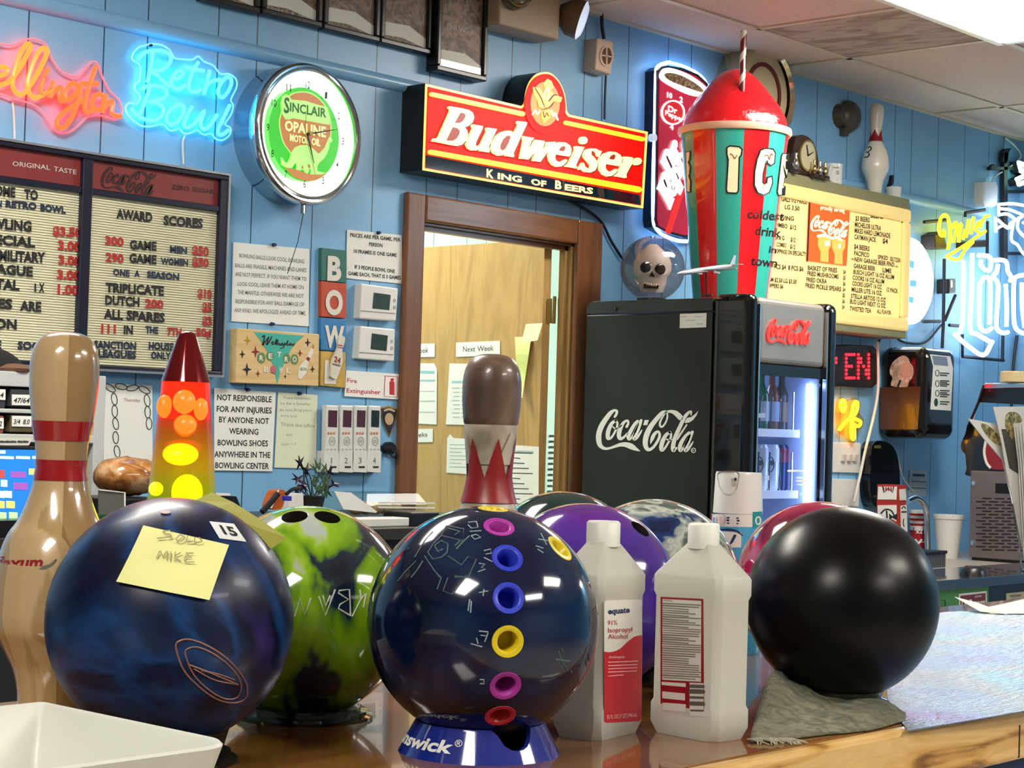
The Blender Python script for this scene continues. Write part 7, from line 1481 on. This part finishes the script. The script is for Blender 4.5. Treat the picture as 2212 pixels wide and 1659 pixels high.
# ornament plant, orange packet, folded card, clamshell, strips
t = thing('artificial_plant', 'dark tinsel star flowers and green sprig in a small pot under the handwritten note', 'plant', on(672, 1086, 3.92)); p = on(672, 1086, 3.92); random.seed(11)
MB().lathe([(0, 0), (.03, 0), (.04, .05), (.036, .05), (0, .045)], p, 20).build('pot', M('dark pot', '#1c1414', .5), t, smooth=True)
m = MB(); ms_ = MB(); mg = MB()
tips = [(648,1000),(643,1035),(655,1050),(712,1020),(720,1045),(640,1060),(662,1015),(706,1060)]
for x, y in tips:
    q = onY(x, y, 3.91+random.uniform(-.03, .03)); m.tube(spline([p+V((0, 0, .04)), (p+q)/2+V((random.uniform(-.02, .02), 0, .03)), q], 4), .0016, 5)
    ms_ = MB()
    for k in range(5):
        a = 2*PI*k/5+random.random(); ms_.tube([q, q+V((.022*math.cos(a), random.uniform(-.01, .01), .022*math.sin(a)))], [.005, .0006], 5)
    ms_.build('star_flower', M('dark plum foil', '#2a1c30', .3, .4), t)
m.tube([onY(660, 1070, 3.91), onY(655, 1010, 3.91), onY(645, 985, 3.91)], .0012, 4)
for k in range(46):
    x = 692+random.uniform(-16, 16); y = 1020+random.uniform(-10, 55); q = onY(x, y, 3.90+random.uniform(-.03, .03)); a = random.uniform(0, 2*PI); mg.tube([q, q+V((.022*math.cos(a), 0, .025*abs(math.sin(a))+.005))], [.003, .0008], 4)
m.build('stem', M('dark stem', '#16141c', .5), t); mg.build('foliage', M('sprig green', '#3c5a34', .6, var=.3, scale=80), t)
t = thing('snack_packet', 'orange snack packet standing left of the artificial flowers', 'packet', on(602, 1094, 3.7)); S = YP_(3.7); OR_ = M('orange packet', '#b5561c', .3, var=.15); MB().poly(S, ID, [(a.x, a.y) for a in spline([(583,1098),(588,1075),(597,1060),(612,1058),(618,1066),(614,1085),(606,1100)], 4, True)], -.03, 0).build('packet', OR_, t, bevel=.004)
m = MB(); m.rib(S, ID, [(586,1096,4),(596,1075,3),(602,1060,2)], 0, .003); m.build('seam', M('white vinyl'), t)
t = thing('blue_strap', 'black strap with a small blue buckle beside the orange packet', 'strap', on(620, 1090, 3.66)); MB().neon(YP_(3.66), ID, [(566,1106),(585,1085),(600,1066)], .008, 0).neon(YP_(3.66), ID, [(618,1068),(632,1057),(650,1054)], .005, 0).build('strap', BLACK, t); MB().poly(YP_(3.66), ID, [(617,1072),(630,1072),(630,1082),(617,1082)], -.01, .004).build('buckle', M('blue buckle', '#2a2a9c', .4), t)
t = thing('white_box', 'small white box behind the artificial flowers', 'box', on(640, 1085, 3.82)); MB().poly(YP_(3.80), ID, [(625,1068),(655,1066),(656,1100),(624,1100)], -.05, 0).build('box', WHITE, t)
t = thing('folded_paper', 'white folded paper tent right of the artificial flowers', 'paper', on(765, 1100, 3.5)); MB().poly(YP_(3.5), ID, [(722,1061),(758,1064),(815,1105),(812,1108),(742,1100)], -.002, 0).build('paper', PAPER, t)
t = thing('clamshell_box', 'clear plastic food clamshell on the back counter left of the brown pin', 'food container', on(865, 1105, 3.62)); S = YP_(3.55); CP = clear('clamshell plastic', '#eef0ec', .02)
a, b = S.pt(792, 1080), S.pt(925, 1080); zc1, zc0, zc2 = S.pt(860, 1067).z, S.pt(860, 1092).z, DZ
m = MB(); vs = [(a.x+.02, 3.57, zc1), (b.x-.02, 3.57, zc1), (b.x-.02, 3.72, zc1), (a.x+.02, 3.72, zc1), (a.x, 3.55, zc0), (b.x, 3.55, zc0), (b.x, 3.75, zc0), (a.x, 3.75, zc0)]; m.add(vs, [(0, 1, 2, 3), (0, 4, 5, 1), (1, 5, 6, 2), (2, 6, 7, 3), (3, 7, 4, 0)]); m.build('lid', CP, t)
m = MB(); m.add([(a.x, 3.55, zc0), (b.x, 3.55, zc0), (b.x, 3.75, zc0), (a.x, 3.75, zc0), (a.x+.02, 3.57, DZ+.001), (b.x-.02, 3.57, DZ+.001), (b.x-.02, 3.73, DZ+.001), (a.x+.02, 3.73, DZ+.001)], [(0, 4, 5, 1), (1, 5, 6, 2), (2, 6, 7, 3), (3, 7, 4, 0), (4, 7, 6, 5)]); m.build('base', CP, t)
m = MB(); [m.rib(S, ID, [(820, y, 3.5), (938, y+1, 3.5)], .002, .006, smooth=False) for y in (1086, 1096)]; m.build('rim', WHITE, t)
m = MB(); random.seed(2); [m.sphere((a.x+.05+.035*k, 3.64, DZ+.03), .022, 8, (1, 1, .8)) for k in range(5)]; m.build('food', M('tan pastry', '#a08a68', .7, var=.3), t, smooth=True)
t = thing('marker_tray', 'white strip shaped tray at the front edge of the back counter', 'tray', on(830, 1118, 3.36)); S = YP_(3.34); a, b = S.pt(770, 1112), S.pt(885, 1112); MB().box(a.x, b.x, 3.34, 3.40, DZ, DZ+.022).build('tray', WHITE, t, bevel=.003)
t = thing('black_case', 'black case at the front edge of the back counter left of the brown pin', 'case', on(915, 1120, 3.36)); a, b = S.pt(886, 1112), S.pt(950, 1112); MB().box(a.x, b.x, 3.34, 3.44, DZ, DZ+.035).build('case', BLACK, t, bevel=.004)
S = Plane((0, DF+.05, 0), (0, -1, 0)); t = thing('counter_sticker', 'red and white lettered sticker on the front of the back counter', 'sticker', S.pt(862, 1150)); MB().poly(S, ID, [(834,1130),(905,1128),(900,1165),(850,1165)], 0, .002).build('sticker', M('sticker pale', '#c9c2c4', .5), t); m = MB(); m.text(S, ID, 'PIZZA', (838,1150), (900,1147), 15, .0025, .03, .2); m.build('lettering', M('maroon print', '#4a1424', .5), t)
# ================================================================ BACK COUNTER, RIGHT
WZ = .91; SFRONT = 3.53
t = thing('back_counter', 'pale grey back counter along the wall right of the drinks fridge', 'counter', (6.8, 3.8, 0)); MB().box(5.45, 8.04, SFRONT, W-.002, WZ-.035, WZ).build('worktop', M('grey stone laminate', '#a9a49a', .4, var=.15, scale=120), t, bevel=.003); MB().box(5.47, 8.04, SFRONT+.03, W-.002, 0, WZ-.035).build('cabinet', M('dark navy cabinet'), t)
CZ = .92; t = thing('chest_cooler', 'low cooler with a dark lid and a green front with a maroon sticker', 'cooler', (6.2, 3.3, 0))
MB().box(5.45, 7.2, 3.15, 3.47, CZ-.035, CZ).build('lid', M('blue black lid', '#26303e', .12, .2, coat=.5), t, bevel=.004)
xg = onY(2135, 1290, 3.18).x; MB().box(5.47, xg, 3.18, 3.45, .02, CZ-.035).build('green_front', M('green panel', '#4f8a44', .5, var=.08), t); MB().box(xg, 7.18, 3.18, 3.45, .02, CZ-.035).build('dark_front', M('navy black front', '#0b0e1c', .4), t)
S = YP_(3.18); MB().poly(S, ID, [(2072,1283),(2131,1277),(2133,1330),(2072,1330)], 0, .002).build('sticker_border', M('white vinyl'), t); MB().poly(S, ID, [(2075,1287),(2129,1281),(2130,1330),(2075,1330)], .002, .003).build('sticker', M('maroon sticker', '#7c1420', .4), t)
m = MB(); m.text(S, ID, 'Dr Pepper', (2077,1312), (2128,1308), 16, .0035, .04); m.text(S, ID, 'DRINK', (2106,1291), (2121,1289), 4, .0035, .01); m.build('sticker_lettering', M('white vinyl'), t)
MB().poly(S, ID, [(2174,1282),(2230,1276),(2230,1325),(2174,1325)], 0, .002).build('beige_sticker', M('beige paper', '#b9b092', .6), t); m = MB(); m.rib(S, ID, [(2184,1288,5),(2204,1286,5)], .002, .003, smooth=False).rib(S, ID, [(2186,1296,4),(2203,1294,4)], .002, .003, smooth=False); m.build('beige_print', M('label small print'), t)
m = MB(); m.rib(S, ID, [(2022,1297,1.5),(2042,1296,1.5),(2043,1330,1.5)], 0, .002, smooth=False); m.poly(S, ID, [(2028,1310),(2036,1309),(2037,1330),(2028,1330)], 0, .002); m.build('outlet_outline', M('dark green print'), t)
t = thing('latch_knob', 'small dark knob on the cooler lid', 'knob', onZ(2103, 1243, CZ)); p = onZ(2103, 1243, CZ); MB().lathe([(.05, 0), (.045, .02), (.03, .034), (0, .036)], p, 24).build('knob', BLACK, t, smooth=True)
def onw(x, y): return onZ(x, y, WZ)
p = onw(2047, 1206); k_ = (p-EYE).dot(_f)/FPX
t = thing('foam_cup', 'tall white foam cup standing on the back counter beside the steel machine', 'cup', p); hc = 94*k_; MB().lathe([(0, 0), (21*k_, 0), (30*k_, hc*.86), (30.5*k_, hc*.9), (32*k_, hc*.91), (32.5*k_, hc), (29*k_, hc), (27*k_, hc*.85), (19*k_, .006), (0, .006)], p, 40).build('cup', M('white foam', '#dcdcd8', .6, var=.02), t, smooth=True)
p = onw(1982, 1200); t = thing('striped_cup', 'red and white striped soda cup between the carton and the foam cup', 'cup', p); k_ = (p-EYE).dot(_f)/FPX; hc = 98*k_; rA, rB = 15*k_, 20*k_
MB().lathe([(0, 0), (rA, 0), (rB, hc), (rB*.92, hc), (0, hc*.9)], p, 32).build('cup', M('cup white', '#dedad6', .4), t, smooth=True)
for a, b in ((.0, .3), (.32, .56), (.66, .71), (.77, .82), (.88, .93)): MB().lathe([(rA+(rB-rA)*q+.0008, hc*q) for q in (a, b)], p, 32).build('red_stripe', M('cup stripe red', '#9c1a22', .4), t, smooth=True)
RQ = Round(p.x, p.y, p.z, rA, p.z+hc, rB); m = MB(); m.poly(RQ, ID, [(1974,1139),(1996,1139),(1994,1158),(1972,1157)], .001, .0016); m.build('black_panel', INK, t); m = MB(); m.text(RQ, ID, 'x2', (1978,1152), (1992,1152), 9, .0024, .03); m.rib(RQ, ID, [(1970,1172,4),(1978,1166,4),(1983,1174,4),(1990,1166,4)], .0012, .002); m.build('lettering', M('white vinyl'), t)
# carton
XC, YC = None, None; p = onY(1930, 1170, 3.82); p.z = WZ; t = thing('carton', 'red and white snack carton with a bow tie print on the back counter', 'carton', p); k_ = (p-EYE).dot(_f)/FPX
zq = Z(1780, 720, 3.317); S1 = Plane(p+V((0, 0, 0)), V((-1, -.15, 0))); a = S1.pt(*zq(380,1090)); b = S1.pt(*zq(525,1090)); zt_ = S1.pt(*zq(450,1085)).z; dv_ = V((b.x-a.x, b.y-a.y, 0)); wv_ = dv_.length; dv_.normalize(); nv_ = V((dv_.y, -dv_.x, 0)); nv_ = nv_ if nv_.dot(EYE-p) < 0 else -nv_
c0 = V((a.x, a.y, WZ)); MB().obox(c0, dv_, V((0, 0, 1)), nv_, wv_, zt_-WZ, .10).build('box', M('carton red', '#a8241e', .45, var=.06), t, bevel=.002)
WC = M('carton white', '#e0dcd2', .5); m = MB(); m.poly(S1, zq, [(388,1098),(522,1098),(518,1192),(384,1190)], 0, .002).poly(S1, zq, [(384,1232),(520,1230),(518,1400),(500,1420),(384,1400)], 0, .002); m.build('label_print', WC, t)
m = MB(); m.rib(S1, zq, [(420,1100,8),(428,1140,8),(460,1110,8),(490,1140,8),(498,1100,8)], .002, .003, smooth=False).rib(S1, zq, [(408,1290,10),(440,1262,10),(480,1270,10),(500,1300,10)], .002, .003).poly(S1, zq, [(465,1290),(490,1310),(525,1290),(522,1340),(490,1322),(468,1338)], .002, .003).rib(S1, zq, [(448,1275,12),(452,1330,12)], .002, .003, smooth=False); m.build('black_print', INK, t)
m = MB(); [m.rib(S1, zq, [(425+k*18,1105,9),(428+k*18,1125,9)], .002, .003, smooth=False) for k in range(4)]; m.poly(S1, zq, [(480,1330),(520,1350),(515,1395),(470,1385)], .002, .003); m.build('red_print', M('carton red'), t)
S2 = Plane(b, dv_); m = MB(); m.poly(S2, zq, [(542,1118),(585,1114),(590,1195),(545,1196)], 0, .002).poly(S2, zq, [(550,1235),(592,1230),(598,1420),(555,1425)], 0, .002); m.build('side_print', WC, t)
m = MB(); m.rib(S2, zq, [(558,1255,6),(572,1240,6),(585,1255,6)], .002, .003).rib(S2, zq, [(560,1280,10),(588,1279,10)], .002, .003, smooth=False).rib(S2, zq, [(572,1330,6),(568,1360,6),(574,1385,6)], .002, .003); m.build('side_lettering', INK, t)
t = thing('faucet', 'black and chrome curved faucet behind the striped cup', 'faucet', onw(1990, 1180)); p = onw(1998, 1170); MB().tube(spline([onY(1960, 1082, 3.93), onY(1978, 1075, 3.93), onY(1993, 1085, 3.93), onY(2001, 1105, 3.93), onY(2003, 1150, 3.93), V((onY(2004, 1180, 3.93).x, 3.93, WZ))], 5), .013, 10).build('spout', CHROME, t, smooth=True)
p0 = onZ(2018, 1222, WZ); t = thing('napkin_box', 'low black and grey box on the back counter in front of the foam cup', 'box', (p0.x, 3.6, WZ)); S = YP_(3.56); a, b = S.pt(1960, 1210), S.pt(2043, 1210); zz = S.pt(2040, 1196).z; MB().box(a.x, b.x, 3.56, 3.70, WZ, zz).build('box', M('grey metal box', '#55545a', .35, .3), t, bevel=.002); MB().box(a.x, b.x+.004, 3.555, 3.71, zz, zz+.012).build('lid', BLACK, t, bevel=.002)
# steel warmer
XM = 7.03; YB_ = onX(2092, 1208, XM).y; YF_ = 3.40; zt_ = onX(2094, 1016, XM).z; SM = Plane((XM, 0, 0), (-1, 0, 0)); zv = Z(2030, 780, 3.456)
t = thing('food_warmer', 'steel food machine with slotted side panel and glass hood on the back counter', 'food machine', (XM+.2, (YB_+YF_)/2, WZ))
MB().box(XM, XM+.45, YF_, YB_, WZ+.012, zt_).build('base', M('warm brushed steel', '#8d8482', .35, .7, var=.08, scale=40), t, bevel=.004)
MB().box(XM+.01, XM+.44, YF_+.01, YB_-.01, WZ, WZ+.012).build('feet_plinth', BLACK, t)
m = MB(); rows_ = 17
for r in range(rows_):
    y = 1025+r*24
    for k in range(4):
        x = 275+k*95+(0 if r % 2 else 45); 
        if x < 275: continue
        m.rib(SM, zv, [(x, y+k*1.5, 11), (x+62, y+1+k*1.5, 11)], 0, .0012, smooth=False)
m.build('vent_grille', M('slot dark', '#1a1414', .8), t)
MB().poly(SM, zv, [(415,912),(520,915),(520,990),(415,985)], 0, .003).build('control_window', BLACK, t)
m = MB(); [m.disc(SM, zv, x, y, 14, 18, 0, .006, 12) for x, y in ((250,912),(243,1358))]; m.build('screw', CHROME, t)
m = MB(); q = spline([(225,860),(200,800),(190,700),(165,670),(158,620),(190,540),(215,470),(300,480),(560,500),(620,560),(640,800),(640,865)], 4, True); m.poly(SM, zv, [(a.x, a.y) for a in q], -.35, -.02); m.build('drum_housing', M('gloss dark brown', '#120a08', .12, coat=.6, var=0), t, bevel=.004)
MB().poly(SM, zv, [(a.x, a.y) for a in spline([(335,600),(365,625),(480,700),(500,800),(380,800),(345,730)], 4, True)], -.02, -.005).build('red_pad', M('red glossy pad', '#8a1218', .2, coat=.4), t); m = MB(); m.neon(SM, zv, [(345,590),(332,680),(350,760),(380,800)], .006, -.005); m.build('pad_rim', WHITE, t)
MB().poly(SM, zv, [(292,312),(640,330),(640,500),(215,470),(235,425)], -.01, -.006).build('hood_glass', clear('hood glass', '#dcecf4', .08), t)
m = MB(); m.rib(SM, zv, [(325,185,14),(285,305,12),(232,430,10),(205,490,10)], -.012, .0, smooth=False); m.build('hood_edge', BLACK, t)
MB().poly(SM, zv, [(330,180),(640,182),(640,325),(290,308),(320,205)], -.35, -.01).build('hood_top', M('smoke brown black plastic'), t, bevel=.004)
MB().poly(SM, zv, [(335,165),(640,165),(640,200),(325,205)], -.36, -.002).build('hood_trim', CHROME, t, bevel=.003)
p = SM.pt(*zv(580, 160), -.06); MB().cyl((p.x, p.y, p.z), .07, .045, 32).build('cream_knob', M('cream plastic knob', '#c9b88a', .4), t, bevel=.004)
# wire rack of paper sleeves
t = thing('sleeve_rack', 'wire rack at the right edge standing on the cooler lid', 'rack', onZ(2216, 1246, CZ)); YK = 3.22; S = YP_(YK); p = onY(2214, 1240, YK)
m = MB(); [m.neon(S, zv, a, .004, .0, 1, False, False) for a in ([(495,840),(545,1060),(590,1320),(610,1580),(615,1640)], [(500,845),(700,850)], [(560,1170),(640,1180)], [(590,1320),(700,1330)], [(610,1560),(700,1570)])]; m.tube([(p.x-.02, YK, CZ+.0055), (p.x+.4, YK, CZ+.0055)], .004, 6).tube([S.pt(*zv(615, 1635)), (p.x-.005, YK, CZ+.0055)], .004, 6); m.build('wire_frame', CHROME, t)
SLV = M('waxed paper sleeve', '#c6c3bc', .45, var=.05); GS = swirl('gold foil oval', [(.35, '#5a4620'), (.5, '#a08848'), (.65, '#d8c88c')], scale=60, dist=1, rough=.3, coat=0, metal=.6)
def sleeve(lab, q, oval, yoff, strip=None):
    S = YP_(YK-yoff); t = thing('paper_sleeve', lab, 'paper sleeve', S.pt(*zv(q[-1][0], q[-1][1])), 'paper sleeves in the wire rack'); MB().poly(S, zv, q, -.003, 0).build('sleeve', SLV, t)
    if oval: m = MB(); m.poly(S, zv, oval, 0, .0006); m.build('gold_oval', GS, t)
    if strip: m = MB(); m.poly(S, zv, strip, 0, .0004); m.build('dark_window', M('dark sleeve window', '#3c3832', .3), t)
    return t
sleeve('paper sleeve fanned out furthest left in the wire rack, with a dull gold oval', [(212,430),(300,445),(420,470),(470,600),(520,900),(490,830),(470,740),(400,660),(330,580)], [(a.x, a.y) for a in spline([(305,468),(350,475),(420,530),(462,600),(462,632),(400,605),(340,540)], 4, True)], .0)
sleeve('front paper sleeve with a gold oval seal and dark window in the wire rack', [(400,342),(640,338),(650,700),(640,1500),(560,1100),(500,830),(470,640),(430,460)], [(a.x, a.y) for a in spline([(485,450),(500,395),(540,378),(590,395),(615,450),(610,500),(560,600),(500,520)], 4, True)], .02, [(460,508),(560,508),(620,760),(640,900),(600,850),(520,800)])
for k in range(4): sleeve(['paper sleeve edge just right of the gold seal in the rack', 'second paper sleeve edge right of the gold seal in the rack', 'third paper sleeve edge right of the gold seal in the rack', 'rightmost paper sleeve edge in the wire rack at the frame edge'][k], [(555+k*22,470-k*4),(570+k*22,466-k*4),(640+k*18,1000),(650+k*14,1500),(635+k*14,1500),(590+k*18,760)], None, .03+.012*k)
# desk phone cord-like black cables on the wall by the machine
t = thing('wall_cable', 'black cable hanging down the far wall below the neon beer sign', 'cable', wall(0).pt(2185, 830)); MB().neon(wall(0), ID, [(2197,725),(2190,780),(2186,850),(2184,900)], .007, .012).build('cable', WIRE, t)
t = thing('wall_cable', 'black cable crossing the wall under the yellow menu box', 'cable', wall(0).pt(1950, 740)); MB().neon(wall(0), ID, [(1896,742),(1905,728),(1925,722),(1950,738),(1985,742),(2005,735),(2025,712),(2036,700)], .005, .01).build('cable', WIRE, t)
